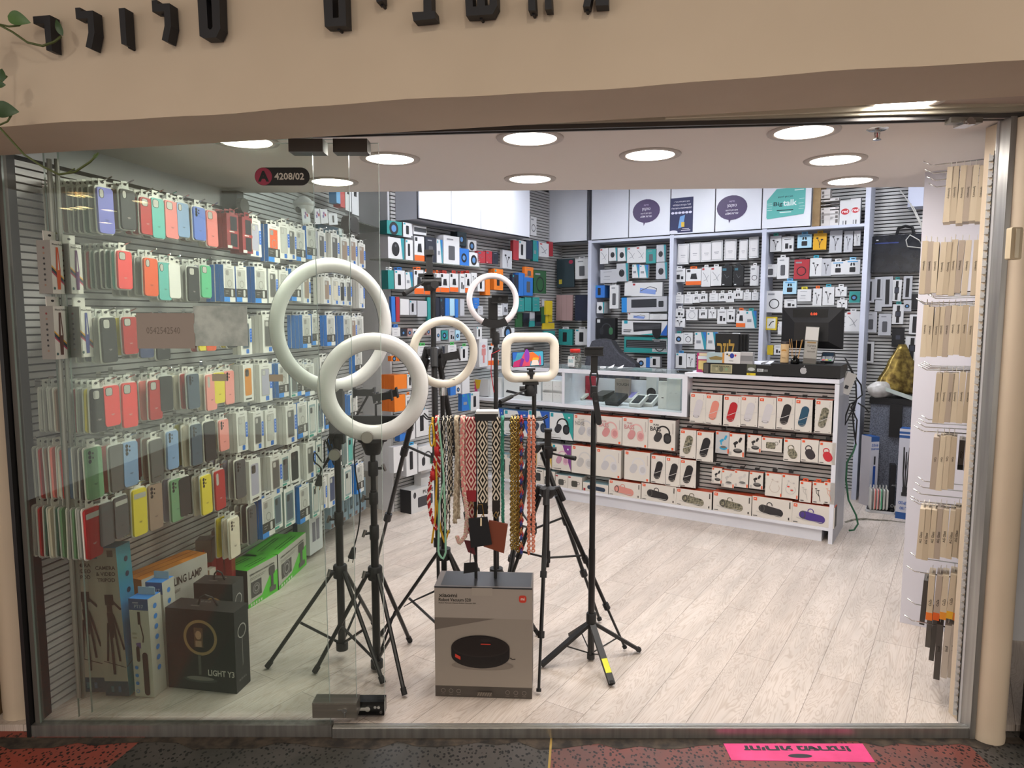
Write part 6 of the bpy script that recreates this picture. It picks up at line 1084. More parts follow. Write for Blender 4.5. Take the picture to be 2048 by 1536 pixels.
cprod((980,755,1003,793), -.07, .05, 'white_box', 'plain white box between tablet and keyboard boxes', '#dcdee0'); cprod((925,757,944,792), -.03, .06, 'charger_box', 'white box lettered with a 9 beside the tablet box', '#d4d4d2', [('t',.5,.45,.3,'9','c','#2a2a2c'), ('e',.6,.85,.15,.06,'#d8a82a')])
for i, (x, y) in enumerate(((928, 718), (946, 722), (951, 734))):
    p = CF.P(CF.px(x, y, -.1)[0], -.1, CF.px(x, y, -.1)[1]); mb = MB(); mb.tube([p + Vector((.022*math.cos(a), 0, .026*math.sin(a))) for a in [k*math.pi/8 for k in range(16)]], .008, BLACK, 8, closed=True); mb.cyl(p + Vector((0,0,-.03)), (p.x, p.y, ZG+.004), .006, BLACK); tag(mb.obj('tape_ring', smooth=True), 'black ring holder on the glass counter top, %s from the side wall' % ORD[i], 'ring holder', 'black ring holders')
# --- things on the counter
mb = MB(); s, h = CF.px(1150, 737, -.10); R = .052; mb.lathe([(.001, 0), (R*.95, 0), (R, .01), (R, .085), (R*.72, .115), (R*.7, .122)], pane('jar_plastic', '#e4e4e0', .9, .12), 24); jr = mb.obj('candy_jar', None, CF.M(s, -.10, ZG+.006), smooth=True)
mb = MB(); mb.lathe([(.001, .15), (R*.74, .15), (R*.8, .146), (R*.8, .122), (.001, .121)], col('#d02a20', .35), 24); mb.obj('lid', jr, smooth=True)
mb = MB(); mb.rbox(-.036, .012, .024, .095, -R-.003, -R-.001, .006, col('#dcdcd8', .4)); draw(mb, [('t',.12,.55,.14,'MUSIC','l','#3a9aa8'), ('t',.12,.38,.13,'EARPHONE','l',.7,'#3a9aa8'), ('r',.7,.78,.85,.92,'#b83a34'), ('r',.15,.1,.8,.14,'#a8a8a4')], .06, .083, O=(-.036, -R-.003, .012)); mb.obj('jar_label', jr)
mb = MB(); [mb.ball((random.uniform(-.03, .03), random.uniform(-.025, .025), .012 + .013*k), .012, col(('#c9c9c8', '#b8b8ba', '#c03a3a')[k % 3], .4), 6) for k in range(8)]; mb.obj('contents', jr, smooth=True)
tag(jr, 'clear jar with a red lid and a white label on the glass counter', 'jar')
def tprod(bbx, d, t, name, lab, cat, front, pr=(), side=None, top=None, base=ZT+.0008, roll=0): return prod(CF, d, bbx, t, name, lab, cat, front, side, top, pr, None, base=base, roll=roll)
s, h = CF.px(1219, 738, -.15); mb = MB()
for k in range(4): x = -.06 + .04*k; mb.add([(x, -.01, .004), (x+.05, -.02+.02*(k % 2), .010), (x+.055, .02, .03*(k % 2)+.006), (x, .02, .004)], [(0,1,2,3)], col('#dcdce0', .6)); mb.add([(x, .02, .004), (x+.055, .02, .004), (x+.055, .022, .004), (x, .022, .004)], [(0,1,2,3)], col('#dcdce0', .6))
mb.box(-.075, -.02, .001, -.04, .02, .016, col('#dfdfe2', .5)); tag(mb.obj('paper_scraps', None, CF.M(s, -.15, ZG+.005)), 'curled white paper strips on the glass counter top', 'paper scraps')
s, h = CF.px(1370, 741, -.1); mb = MB(); mb.rbox(-.055, 0, .055, .018, -.022, .022, .007, BLACK); mb.cyl((-.045, -.022, .012), (-.045, -.024, .012), .003, col('#c9c9c9')); tag(mb.obj('barcode_reader', None, CF.M(s, -.1, ZG+.005, .1)), 'small black handheld reader lying on the glass counter', 'handheld reader')
tprod((1394,706,1416,745), -.08, .05, 'pink_case_box', 'pink and cream case box in a clear stand on the counter', 'box', '#b02f6a', [('r',.1,.68,.9,.85,'#d9dfe4'), ('r',.15,.15,.85,.62,'#d8c078'), ('e',.6,.12,.15,.06,'#d89a2a'), ('r',.2,.86,.95,1,'#d8cca8')])
bd = tprod((1407,726,1544,754), .0, .09, 'document_tray', 'long black document box with a dollar bill stuck on its front', 'tray', '#161617', [('r',.01,.05,.075,.95,'#55524e'), ('r',.11,.10,.43,.92,'#b3ab86'), ('r',.125,.17,.415,.85,'#8f8c6e'), ('e',.27,.48,.03,.042,'#6a6a58'), ('e',.20,.48,.018,.024,'#a8a284'), ('e',.345,.48,.018,.024,'#7f9a78'), ('t',.14,.68,.12,'ONE DOLLAR','l',.25,'#4a4a3c'), ('r',.79,.38,.88,.66,'#b9bcbe'), ('t',.80,.44,.16,'PAY','l','#2c2c2e'), ('r',.89,.4,.94,.62,'#6a6c6e')])
tprod((1494,728,1511,755), .004, .003, 'phone_tag', 'little phone picture tag with a yellow foot on the black document box', 'tag', '#55584a', [('e',.5,.55,.4,.2,'#b9bcb8'), ('r',0,0,1,.22,'#d8c02a'), ('t',.2,.05,.12,'55','l','#2a2a1a'), ('r',0,.22,1,.34,'#1e1e1e')])
cdw = tprod((1542,727,1680,760), .012, .32, 'cash_drawer', 'wide black cash drawer with a silver apple emblem', 'cash drawer', BLACK, base=ZT+.008)
sd0, hd1 = CF.px(1542, 727, .012); sd1, hd0 = CF.px(1680, 760, .012); wd, hd = sd1-sd0, hd1-ZT-.008
mb = MB(); ap = col('#b9b9bc', .3, .3); ax, az, k = wd*(.482-.5), hd*.50, hd*.27
pts = []
for i in range(48):
    t = 2*math.pi*i/48; x, z = math.cos(t), math.sin(t); r = 1.0 - .10*math.exp(-((t-math.pi/2)/.3)**2) - .09*math.exp(-((t-3*math.pi/2)/.25)**2); q = (ax + k*r*x*.95, az + k*r*z*1.05); dd = math.hypot(q[0]-(ax+k*1.25), q[1]-(az+k*.25))
    if dd < k*.48: q = (ax+k*1.25 + (q[0]-ax-k*1.25)*k*.48/dd, az+k*.25 + (q[1]-az-k*.25)*k*.48/dd)
    pts.append(q)
mb.poly([(x, -.0015, z) for x, z in pts], ap); mb.poly([(ax + k*(.05+.34*u), -.0015, az + k*(1.12+.5*v)) for u, v in ((0,0), (.5,.12), (.95,.55), (1,1), (.45,.85), (.05,.45))], ap); mb.obj('emblem', cdw)
for x in (-.42, .42): mb = MB(); mb.cyl((wd*x, .03, -.008), (wd*x, .03, 0), .012, RUB, 10); mb.obj('foot', cdw)
ztop = hd1 + .0
s, h = CF.px(1624, 655, -.17); tm = Matrix.Translation(CF.P(s, -.17, 0)) @ CF.M(0, 0, 0).to_3x3().to_4x4(); mon = empty('register_monitor', mat4=CF.M(s, -.17, ztop)); hb0 = CF.px(1624, 697, -.17)[1] - ztop; hb1 = CF.px(1624, 615, -.17)[1] - ztop; hw = .5*(CF.px(1686, 655, -.17)[0] - CF.px(1562, 655, -.17)[0])
mb = MB(); f = [(-hw, hb0), (hw, hb0), (hw, hb1), (-hw, hb1)]; g = [(-hw*.55, hb0+.05), (hw*.55, hb0+.05), (hw*.55, hb1-.10), (-hw*.55, hb1-.10)]
mb.add([(x, 0, z) for x, z in f] + [(x, -.03, z) for x, z in g] + [(x, .02, z) for x, z in f], [(0,1,5,4), (1,2,6,5), (2,3,7,6), (3,0,4,7), (4,5,6,7), (0,8,9,1), (1,9,10,2), (2,10,11,3), (3,11,8,0), (8,11,10,9)], col('#121215', .4)); mb.obj('housing', mon)
mb = MB(); mb.box(-hw*.62, -.02, hb1-.075, hw*.5, .0, hb1-.012, BLACKG); mb.text('0.00', (hw*.06, -.0206, hb1-.052), (1,0,0), (0,0,1), .018, emit('#e04a28', 1.6), 'c'); mb.obj('customer_display', mon)
mb = MB(); mb.box(-.03, -.01, 0, .03, .03, hb0+.06, BLACK); mb.box(-.10, -.08, 0, .10, .10, .012, BLACK); mb.obj('stand', mon); tag(mon, 'black register monitor seen from behind with red digits', 'monitor')
def place(px, py, d): s, h = CF.px(px, py, d); return CF.M(s, d, ztop)
mb = MB(); hh = CF.px(1569, 683, -.06)[1] - ztop; mb.lathe([(.001, 0), (.026, 0), (.027, .004), (.027, hh-.012), (.001, hh-.012)], col('#d8b88a', .5), 20); cj = mb.obj('candle_jar', None, place(1569, 720, -.06), smooth=True, auto=.6)
mb = MB(); mb.lathe([(.0275, 0), (.0275, .006)], col('#2a1e1c', .4), 20); mb.lathe([(.001, hh), (.026, hh), (.028, hh-.004), (.028, hh-.016), (.001, hh-.016)], col('#2a1e1c', .4), 20); mb.obj('lid', cj, smooth=True, auto=.6); mb = MB(); draw(mb, [('e',.5,.6,.4,.16,'#b07a2a'), ('e',.5,.55,.3,.10,'#d8b88a'), ('r',.2,.25,.8,.27,'#8a6a40')], .04, hh, O=(-.02, -.0285, 0)); mb.obj('jar_label', cj); tag(cj, 'cream scented candle jar with a brown lid on the cash drawer', 'candle')
mb = MB(); mb.lathe([(.001, 0), (.026, 0), (.029, .008), (.027, .03), (.013, .042), (.010, .046), (.010, .054)], pane('dark_glass', '#4a4c48', .9), 20); df = mb.obj('reed_diffuser', None, place(1590, 724, -.03), smooth=True); mb = MB(); [mb.cyl((x*.3, .002, .004), (x, .004, z), .0015, col('#c99a5a', .6), 6) for x, z in ((-.042, .165), (-.028, .166), (.004, .158), (.036, .16), (.042, .164))]; mb.obj('reed', df); tag(df, 'dark glass reed diffuser with pale sticks on the cash drawer', 'diffuser')
hq = CF.px(1620, 653, -.05)[1] - ztop; mb = MB(); mb.box(-.042, 0, 0, .042, .004, hq, pane('sign_acrylic', '#eeeeea', .8, .15)); draw(mb, [('r',.03,.64,.97,.985,'#d8d6d2'), ('r',.05,.02,.95,.62,'#a8a49c'), ('r',.2,.56,.85,.60,'#9a7a4a')] + [('t',.85,.47-.075*k,.045,t,'r','#45423e') for k, t in enumerate(('\u05d4\u05d1\u05d4\u05d0\u05d1', '\u05ea\u05d5\u05e0\u05e7\u05dc', '\u05d4\u05e0\u05d5\u05e8\u05d7\u05d0\u05dc'))] + [('r',.05,.02,.95,.16,'#6a655e')], .084, hq, O=(-.042, 0, 0)); tag(mb.obj('sign_stand', None, CF.M(CF.px(1620, 690, -.05)[0], -.05, ztop, 0, .05)), 'clear acrylic sign stand with a plain white card beside the diffuser', 'sign')
mb = MB(); mb.T = Matrix.Rotation(-.9, 4, 'X'); mb.rbox(-.04, 0, .04, .09, -.022, .0, .008, col('#26282c', .4)); mb.box(-.032, -.0235, .05, .032, -.022, .082, col('#2a3a4a', .2)); [mb.box(-.03+.021*i, -.025, .006+.011*j, -.014+.021*i, -.022, .013+.011*j, col('#c02a2a' if (i, j) == (0, 0) else '#c9b02a' if (i, j) == (1, 0) else '#2a9a4a' if (i, j) == (2, 0) else '#8a8c90', .5)) for i in range(3) for j in range(4)]; mb.T = None; tag(mb.obj('card_terminal', None, CF.M(CF.px(1654, 720, -.10)[0], -.10, ztop+.005)), 'dark card payment terminal at the end of the cash drawer', 'card terminal')
for i in range(4):
    x = 1431 + i*6.5; o = tprod((x, 667 if i == 0 else 668, x+45, 712), -.13-.028*i, .022, 'black_gift_box', 'black gift box with gold letters on the counter' if i == 0 else 'black gift box, %s behind the gold lettered one' % ORD[i-1], 'gift box', '#161516', [('t',.08,.40,.45,'\u05dc\u05d9\u05d6\u05e8'[::-1], 'l', .75, col('#b8913e', .4))] if i == 0 else (), base=ZT+.0008)
top2 = CF.px(1470, 727, .0)[1]
tprod((1414,705,1450,727), .01, .05, 'trinket_box', 'pale blue and gold trinket box on the black document box', 'box', '#a9bcc0', [('p',[(.2,.3),(.8,.3),(.9,.55),(.5,.7),(.1,.5)],'#8a7848'), ('r',.85,.0,1,1,'#c98a3a')], base=top2); tprod((1449,704,1480,727), .012, .05, 'puzzle_box', 'white box with puzzle pieces printed on it', 'box', '#d9d8d6', [('e',.48,.68,.14,.16,'#2a3a9a'), ('e',.3,.7,.05,.06,'#c9a02a'), ('e',.7,.72,.06,.07,'#c03a4a'), ('e',.18,.8,.06,.06,'#3a3a3a'), ('t',.3,.2,.08,'PUZZLE','l','#4a4a4a')], base=top2); tprod((1480,704,1505,727), .005, .05, 'silver_box', 'silver grey box beside the puzzle box', 'box', '#9a999a', [('r',0,.25,1,.7,'#7f7e80'), ('r',0,.7,1,1,'#b5b3b4')], base=top2)
mb = MB(); mb.box(-.11, -.02, 0, .06, .12, .025, col('#1b1b1d', .5)); mb.add([(-.11, -.02, .03), (.08, -.03, .045), (.08, .12, .06), (-.11, .12, .05)], [(0,1,2,3)], col('#cfd0d8', .6)); [mb.box(.02+.01*k, -.03, .0, .022+.01*k, .12, .05+.004*k, col('#8a8a8c', .5)) for k in range(3)]; tag(mb.obj('paper_pile', None, CF.M(CF.px(1518, 710, -.14)[0], -.15, ZT+.03)), 'loose pile of receipts and papers behind the black document box', 'papers')
# ================================================================ CUPBOARDS OVER THE SIDE WALL AND THE REAR WALL
DOORM = noisy('pale_cupboard_front', '#dfe2ec', '#e6e9f1', 1.5, .35); GAP = col('#2c2d33', .6); CARC = col('#c6c8d2', .5)
def cupboard(fr, d, pxs, yb, hb, depth, label, top=2.75, carcass=True, stick=None, grp=None):
    t = empty('wall_cupboard'); S = [fr.px(x, yb, d)[0] for x in pxs]
    mb = MB(); wallbox(mb, fr, S[0], S[-1], hb, top, d-depth, d-.018, CARC); mb.obj('body', t)
    mb = MB(); wallbox(mb, fr, S[0], S[-1], hb-.003, top, d-.019, d-.012, GAP); mb.obj('shadow_gap', t)
    for a, b in zip(S, S[1:]): mb = MB(); wallbox(mb, fr, a+.005, b-.005, hb+.006, top, d-.016, d, DOORM); mb.obj('door', t)
    return tag(t, label, 'cupboard', grp)
hb1 = SW.px(838, 437, .24)[1]
for i, (a, b) in enumerate(zip((838, 903, 962, 1013), (903, 962, 1013, 1060))): cupboard(SW, .24, (a, b), 450, hb1, .225, 'plain white cupboard over the side wall shelf, %s from the grey column' % ORD[i], grp='white cupboards over the side wall')
HB = 2.222; BP = (1182, 1257, 1340, 1429, 1522, 1621)
for i, (a, b) in enumerate(zip(BP, BP[1:])): cupboard(BF, 0, (a, b), 470, HB, BD-.015, 'rear wall cupboard %s' % ('with no sticker beside the corner cupboard', 'with the purple bubble sticker, next to the plain one', 'with the dark blue poster', 'with the purple bubble sticker, next to the teal one', 'with the teal sticker')[i], grp='white cupboards on the rear wall')
cupboard(BF, -.03, (1088, 1174), 480, HB, BD-.045, 'greyish corner cupboard where the rear and side walls meet', grp='white cupboards on the rear wall')
SH = empty('rear_shelving'); UPM = noisy('blue_white_upright', '#c3c7d8', '#cdd1e0', 2, .4)
for a, b in ((1174, 1183), (1337, 1345), (1520, 1528), (1722, 1731)): mb = MB(); s = BF.px((a+b)/2, 600, 0)[0]; wallbox(mb, BF, s-.018, s+.018, 0, HB+(.0 if a < 1700 else .5), -BD+.002, 0, UPM); mb.obj('upright', SH)
s0, s1 = BF.px(1178, 600, 0)[0], BF.px(1727, 600, 0)[0]; mb = MB(); wallbox(mb, BF, s0, s1, HB-.026, HB-.004, -BD+.002, -.004, UPM); mb.obj('top_shelf', SH)
tag(SH, 'white rear shelving frame of four uprights under the cupboards', 'shelving')
z3 = lambda x, y: (1080 + x/5.12, 370 + y/5.12); z4c = lambda x, y: (1400 + x/5.12, 370 + y/5.12); zb = lambda x, y: (1180 + x/7.68, 560 + y/7.68); zw = lambda x, y: (760 + x/5.689, 380 + y/5.689); zv = lambda x, y: (760 + x/5.689, 620 + y/5.689); zr5 = lambda x, y: (1680 + x/5.486, 370 + y/5.486); zr6 = lambda x, y: (1680 + x/5.486, 620 + y/5.486); zr7 = lambda x, y: (1680 + x/5.486, 880 + y/5.486)
# stickers on the cupboard doors
def sticker(name, lab, b, pr, base=None): 
    s0, h1 = BF.px(b[0], b[1], .001); s1, h0 = BF.px(b[2], b[3], .001); w, h = s1-s0, h1-h0; mb = MB()
    if base: mb.box(-w/2, 0, 0, w/2, .001, h, col(base, .5))
    draw(mb, expand(pr, w, h), w, h, O=(-w/2, 0, 0)); return tag(mb.obj(name, None, BF.M((s0+s1)/2, .002, h0)), lab, 'sticker')
PUR, WHT = '#43305c', '#d8d4e2'; HE = lambda t: t[::-1]
bub = [('p',[(.32,.28),(.58,.26),(.46,.12),(.42,0),(.40,.14)],PUR), ('e',.5,.60,.5,.40,PUR), ('t',.5,.80,.075,HE('\u05de\u05dc\u05d9\u05e7\u05d5\u05dd'),'c','#b9a8d0'), ('t',.5,.60,.13,HE('\u05d8\u05d5\u05e7\u05de\u05df'),'c',WHT), ('t',.5,.46,.08,HE('\u05db\u05d0\u05df \u05e0\u05d9\u05ea\u05df \u05dc\u05e8\u05db\u05d5\u05e9'),'c',WHT), ('t',.5,.34,.08,'eSIM ' + HE('\u05e9\u05d9\u05e8\u05d5\u05ea'),'c',WHT)]
sticker('bubble_sticker', 'purple speech bubble sticker on the second cupboard from the corner', bb(z3, 952, 178, 1226, 408), bub); sticker('bubble_sticker', 'purple speech bubble sticker on the cupboard beside the teal sticker', bb(z4c, 176, 138, 480, 382), bub)
sticker('poster', 'dark blue poster with white lettering on a cupboard door', bb(z3, 1338, 140, 1563, 480), [('t',.85,.86,.05,HE('\u05db\u05d0\u05df \u05e0\u05d9\u05ea\u05df \u05dc\u05d4\u05e6\u05d8\u05e8\u05e3'),'r',.7,WHT), ('t',.9,.77,.05,HE('\u05dc\u05db\u05dc \u05d7\u05d1\u05e8\u05d5\u05ea \u05d4\u05e1\u05dc\u05d5\u05dc\u05e8'),'r',.8,WHT), ('t',.94,.68,.05,HE('\u05d4\u05de\u05e9\u05ea\u05dc\u05de\u05d5\u05ea \u05d1\u05d9\u05e9\u05e8\u05d0\u05dc!'),'r',.88,WHT)] + [('e',.11+.155*k,.57,.07,.05,'#d6d4ea') for k in range(6)] + [('p',[(.36,.12),(.58,.16),(.66,.50),(.44,.46)],'#6a9ad0'), ('r',.50,.16,.64,.30,'#d8b23a'), ('e',.15,.02,.2,.08,'#d9d9e4'), ('r',.5,.05,.9,.07,WHT), ('r',.55,.10,.85,.115,WHT)], '#1c2250')
sticker('teal_sticker', 'teal sticker lettered Bigtalk on a cupboard door', bb(z4c, 690, 45, 1072, 325), [('p',[(.03,0),(.97,.10),(1,.3),(1,.98),(.25,.98),(0,.62),(0,.05)],'#5fb3ac'), ('t',.18,.38,.17,'Big','l',.24,'#16343a'), ('t',.43,.40,.20,'talk','l',.36,'#e2f0ee'), ('t',.68,.66,.08,HE('\u05db\u05d0\u05df \u05e0\u05d9\u05ea\u05df \u05dc\u05e8\u05db\u05d5\u05e9'),'r','#1a3a40'), ('r',.27,.25,.7,.28,'#1a3a40'), ('r',.35,.18,.65,.21,'#e2f0ee'), ('r',.72,.88,.96,.91,'#d8ecea')] + [('r',x,y,x+.13,y+.012,'#d9efec') for x, y in ((.01,.5),(.02,.44),(.01,.36),(.02,.28),(.85,.6),(.83,.45),(.86,.35),(.84,.27))])
# ================================================================ SMALL PRODUCTS ON THE REAR AND SIDE WALLS
D1, D2, D3 = '#1f1f22', '#55565a', '#8b8d92'
def dev(k):
    return {'mouse': [('p',[(.78,1),(1,1),(1,0),(.9,0)],'#2a8f98'), ('e',.46,.46,.24,.30,D1), ('e',.46,.62,.06,.06,D2)], 'cable': [('l',[(.15,.75),(.45,.55),(.7,.25)],.05,D3), ('l',[(.25,.3),(.5,.35),(.8,.6)],.04,D3), ('r',.06,.86,.3,.95,'#b03a3a')],
     'diag': [('p',[(.55,1),(1,1),(1,0),(.86,0)],'#2f8fa0'), ('p',[(.68,1),(1,1),(1,.45)],'#2d6fb8'), ('r',.16,.35,.55,.52,D3), ('r',.08,.84,.24,.95,'#2a9aa8')], 'phone': [('q',.08,.06,.92,.94,.006,D3), ('q',.10,.075,.90,.925,.005,'#dcdadb'), ('r',.3,.42,.7,.45,D3), ('r',.35,.34,.65,.36,D3)],
     'orange': [('r',0,0,1,.24,'#e0651f'), ('r',.08,.8,.3,.95,D1), ('p',[(.3,.38),(.75,.36),(.68,.72),(.36,.70)],D1)], 'black': [('r',.1,.78,.45,.9,'#3a6a7a'), ('r',.1,.05,.3,.1,'#c9c9c9'), ('l',[(.3,.6),(.5,.4),(.7,.5)],.03,'#6a6c70')], 'blank': [('r',.2,.8,.7,.84,D3), ('r',.2,.25,.6,.28,D3), ('r',.25,.45,.6,.5,D3)],
     'ring': [('o',.5,.48,.3,.03,D3), ('r',.3,.85,.7,.9,D3)], 'plug': [('r',.28,.2,.55,.55,D1), ('r',.65,.2,.85,.42,D1), ('r',.2,.8,.8,.84,D2)], 'buds': [('c',.35,.4,.38,.6,.08,D1), ('c',.62,.45,.6,.62,.08,D1), ('r',.2,.84,.7,.88,D3)], 'case': [('q',.3,.15,.7,.5,.006,D1), ('c',.4,.65,.42,.75,.06,D1), ('c',.6,.65,.58,.75,.06,D1), ('r',.15,.85,.85,.92,'#5aa0d0')],
     'ear': [('l',[(.3,.7),(.45,.5),(.5,.1)],.04,D1), ('l',[(.65,.6),(.55,.45),(.5,.3)],.04,D1), ('e',.3,.72,.1,.06,D1), ('e',.66,.62,.1,.06,D1)], 'bank': [('q',.3,.15,.7,.65,.008,D2), ('r',.2,.85,.6,.9,D3)], 'watch': [('r',.36,.06,.64,.94,D1), ('q',.26,.36,.74,.66,.006,D1), ('q',.32,.40,.68,.62,.004,'#3a3c48')], 'band': [('r',.30,.08,.70,.90,D1)], 'loop': [('o',.5,.4,.32,.06,D1), ('r',.1,.8,.5,.88,D3)], 'yellow': [('q',.12,.12,.88,.88,.004,'#dcdcd4'), ('l',[(.3,.3),(.5,.6),(.75,.65)],.08,D1)],
     'kb': [('r',.22,.3,.78,.85,'#2c2e33'), ('q',.82,.3,.93,.7,.008,'#2c2e33'), ('r',.0,.0,.12,1,'#2a86d0')], 'kb2': [('p',[(.85,.0),(1,.0),(1,.8)],'#2a62b8'), ('p',[(.4,0),(.8,.18),(.9,0)],'#2a9a98'), ('p',[(.27,.2),(.88,.42),(.88,.88),(.25,.88)],'#222226'), ('e',.78,.32,.1,.16,'#18181b'), ('r',.05,.78,.13,1,'#2a9ab0'), ('r',.04,.3,.22,.36,D2), ('r',.04,.18,.2,.24,D2)] + [('l',[(.28,.40+.09*k),(.86,.52+.08*k)],.008,'#6a6c72') for k in range(4)],
     'kb3': [('r',.05,.3,.98,.8,'#26282a'), ('r',.07,.34,.96,.38,'#6a6c70'), ('r',.07,.46,.96,.49,'#6a6c70'), ('r',.07,.58,.96,.61,'#6a6c70'), ('r',.07,.69,.96,.72,'#6a6c70')], 'hub': [('r',.04,.8,.12,.94,'#a02a30'), ('p',[(.27,.25),(.78,.12),(.8,.45),(.28,.62)],'#7f97d0'), ('l',[(.3,.4),(.6,.7),(.82,.55),(.8,.3)],.02,D2)], 'red': [('e',.5,.55,.38,.30,'#b8242c'), ('t',.5,.5,.12,'red','c','#efe6e6'), ('r',.3,.02,.4,.18,D3), ('r',.55,.02,.65,.18,D1)],
     'head': [('o',.55,.5,.25,.05,'#3a3a40',0,180), ('c',.3,.3,.3,.45,.1,'#2c2c30'), ('c',.78,.3,.78,.45,.1,'#3a6a4a'), ('r',.06,.78,.22,.94,'#c9c9c9')], 'tablet': [('e',.82,.88,.12,.1,'#a03048'), ('r',.12,.12,.3,.28,'#c9b83a')], 'fold': [('r',.32,0,.33,1,'#7a6462'), ('r',.64,0,.65,1,'#7a6462')], 'dev': [('q',.3,.2,.6,.8,.006,D1), ('r',.06,.86,.24,.96,'#2a9aa8')], 'cam': [('e',.45,.45,.3,.3,D1), ('e',.45,.45,.16,.16,'#5a8ac0')], 'none': []}[k]
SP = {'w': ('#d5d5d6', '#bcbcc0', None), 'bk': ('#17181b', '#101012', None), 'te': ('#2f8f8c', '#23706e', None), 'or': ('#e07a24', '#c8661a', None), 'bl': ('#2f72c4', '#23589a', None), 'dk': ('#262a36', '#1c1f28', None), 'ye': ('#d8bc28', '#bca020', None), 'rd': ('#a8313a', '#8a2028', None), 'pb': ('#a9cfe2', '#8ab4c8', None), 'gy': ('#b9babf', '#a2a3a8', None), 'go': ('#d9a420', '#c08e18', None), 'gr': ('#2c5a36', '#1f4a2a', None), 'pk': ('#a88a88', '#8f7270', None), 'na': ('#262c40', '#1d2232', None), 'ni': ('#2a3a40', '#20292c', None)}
NM = {'w': 'white', 'bk': 'black', 'te': 'teal', 'or': 'orange', 'bl': 'blue', 'dk': 'dark navy', 'ye': 'yellow', 'rd': 'red', 'pb': 'pale blue', 'gy': 'grey', 'go': 'golden', 'gr': 'green', 'pk': 'dusty pink', 'na': 'dark blue', 'ni': 'dark green'}
DN = {'mouse': 'mouse', 'cable': 'cable', 'diag': 'charger', 'phone': 'phone case', 'orange': 'orange-footed charger', 'black': 'cable', 'blank': 'accessory', 'ring': 'wireless charger', 'plug': 'plug', 'buds': 'earbuds', 'case': 'earbuds', 'ear': 'earphone', 'bank': 'power bank', 'watch': 'smart watch', 'band': 'watch band', 'loop': 'neck cable', 'yellow': 'cable', 'kb': 'keyboard set', 'kb2': 'keyboard and mouse', 'kb3': 'keyboard', 'hub': 'hub', 'red': 'cable', 'head': 'headset', 'tablet': 'tablet cover', 'fold': 'tablet cover', 'dev': 'adapter', 'cam': 'camera', 'none': 'accessory'}
PGN = [0]
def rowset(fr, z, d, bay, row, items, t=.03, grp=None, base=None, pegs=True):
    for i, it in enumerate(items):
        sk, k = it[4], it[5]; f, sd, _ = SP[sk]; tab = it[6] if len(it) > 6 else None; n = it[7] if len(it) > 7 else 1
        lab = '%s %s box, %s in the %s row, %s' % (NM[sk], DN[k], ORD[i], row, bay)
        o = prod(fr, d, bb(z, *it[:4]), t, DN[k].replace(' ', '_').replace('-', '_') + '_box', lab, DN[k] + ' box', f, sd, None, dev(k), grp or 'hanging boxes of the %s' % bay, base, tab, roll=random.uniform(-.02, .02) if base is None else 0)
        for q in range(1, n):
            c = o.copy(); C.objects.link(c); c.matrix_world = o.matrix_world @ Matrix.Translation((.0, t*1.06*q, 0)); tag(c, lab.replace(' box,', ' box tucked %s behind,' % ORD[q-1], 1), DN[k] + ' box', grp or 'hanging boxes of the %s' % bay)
# narrow bay in the corner
rowset(BF, z3, -.12, 'corner bay', 'upper', [(175,760,350,1045,'ni','tablet'), (362,760,500,960,'w','bank','#c9c9cc')], .02); rowset(BF, z3, -.12, 'corner bay', 'middle', [(165,1128,330,1388,'pk','fold'), (358,1130,500,1390,'na','none')], .02); rowset(BF, z3, -.12, 'corner bay', 'lower', [(30,1490,120,1640,'te','none'), (190,1475,330,1640,'te','dev','#c9c9cc'), (360,1475,500,1640,'w','dev','#c9c9cc')], .03)
# keyboard bay
rowset(BF, z3, -.08, 'keyboard bay', 'top', [(615,650,697,805,'w','cable'), (705,645,790,775,'w','mouse'), (797,645,888,778,'w','mouse'), (893,640,985,795,'w','cable'), (988,630,1082,792,'w','cable'), (1087,660,1185,800,'te','bank'), (1195,615,1285,785,'gy','mouse')], .03)
rowset(BF, z3, -.08, 'keyboard bay', 'second', [(620,868,785,1000,'gy','blank'), (785,805,900,985,'gy','mouse'), (945,815,1018,950,'w','diag'), (1018,820,1105,950,'w','diag'), (1190,795,1298,960,'gy','mouse')], .03)
rowset(BF, zb, -.10, 'keyboard bay', 'third', [(75,85,225,270,'bl','dev',None,3), (105,340,215,510,'w','mouse',None,4), (305,80,435,440,'w','bank','#d9d9d9'), (530,20,640,240,'w','none'), (640,45,1110,245,'w','hub')], .04)
rowset(BF, zb, -.10, 'keyboard bay', 'fourth', [(490,265,1180,490,'gy','kb'), (580,505,905,610,'w','hub'), (915,520,1180,610,'w','blank'), (490,625,1180,850,'w','kb2'), (95,585,385,905,'bk','head')], .06)
rowset(BF, zb, -.12, 'keyboard bay', 'lowest', [(525,870,1180,1130,'te','kb3'), (960,905,1180,1110,'w','loop'), (725,1200,860,1345,'w','cam'), (860,1190,920,1345,'bl','none'), (920,1175,1075,1345,'w','dev')], .05)
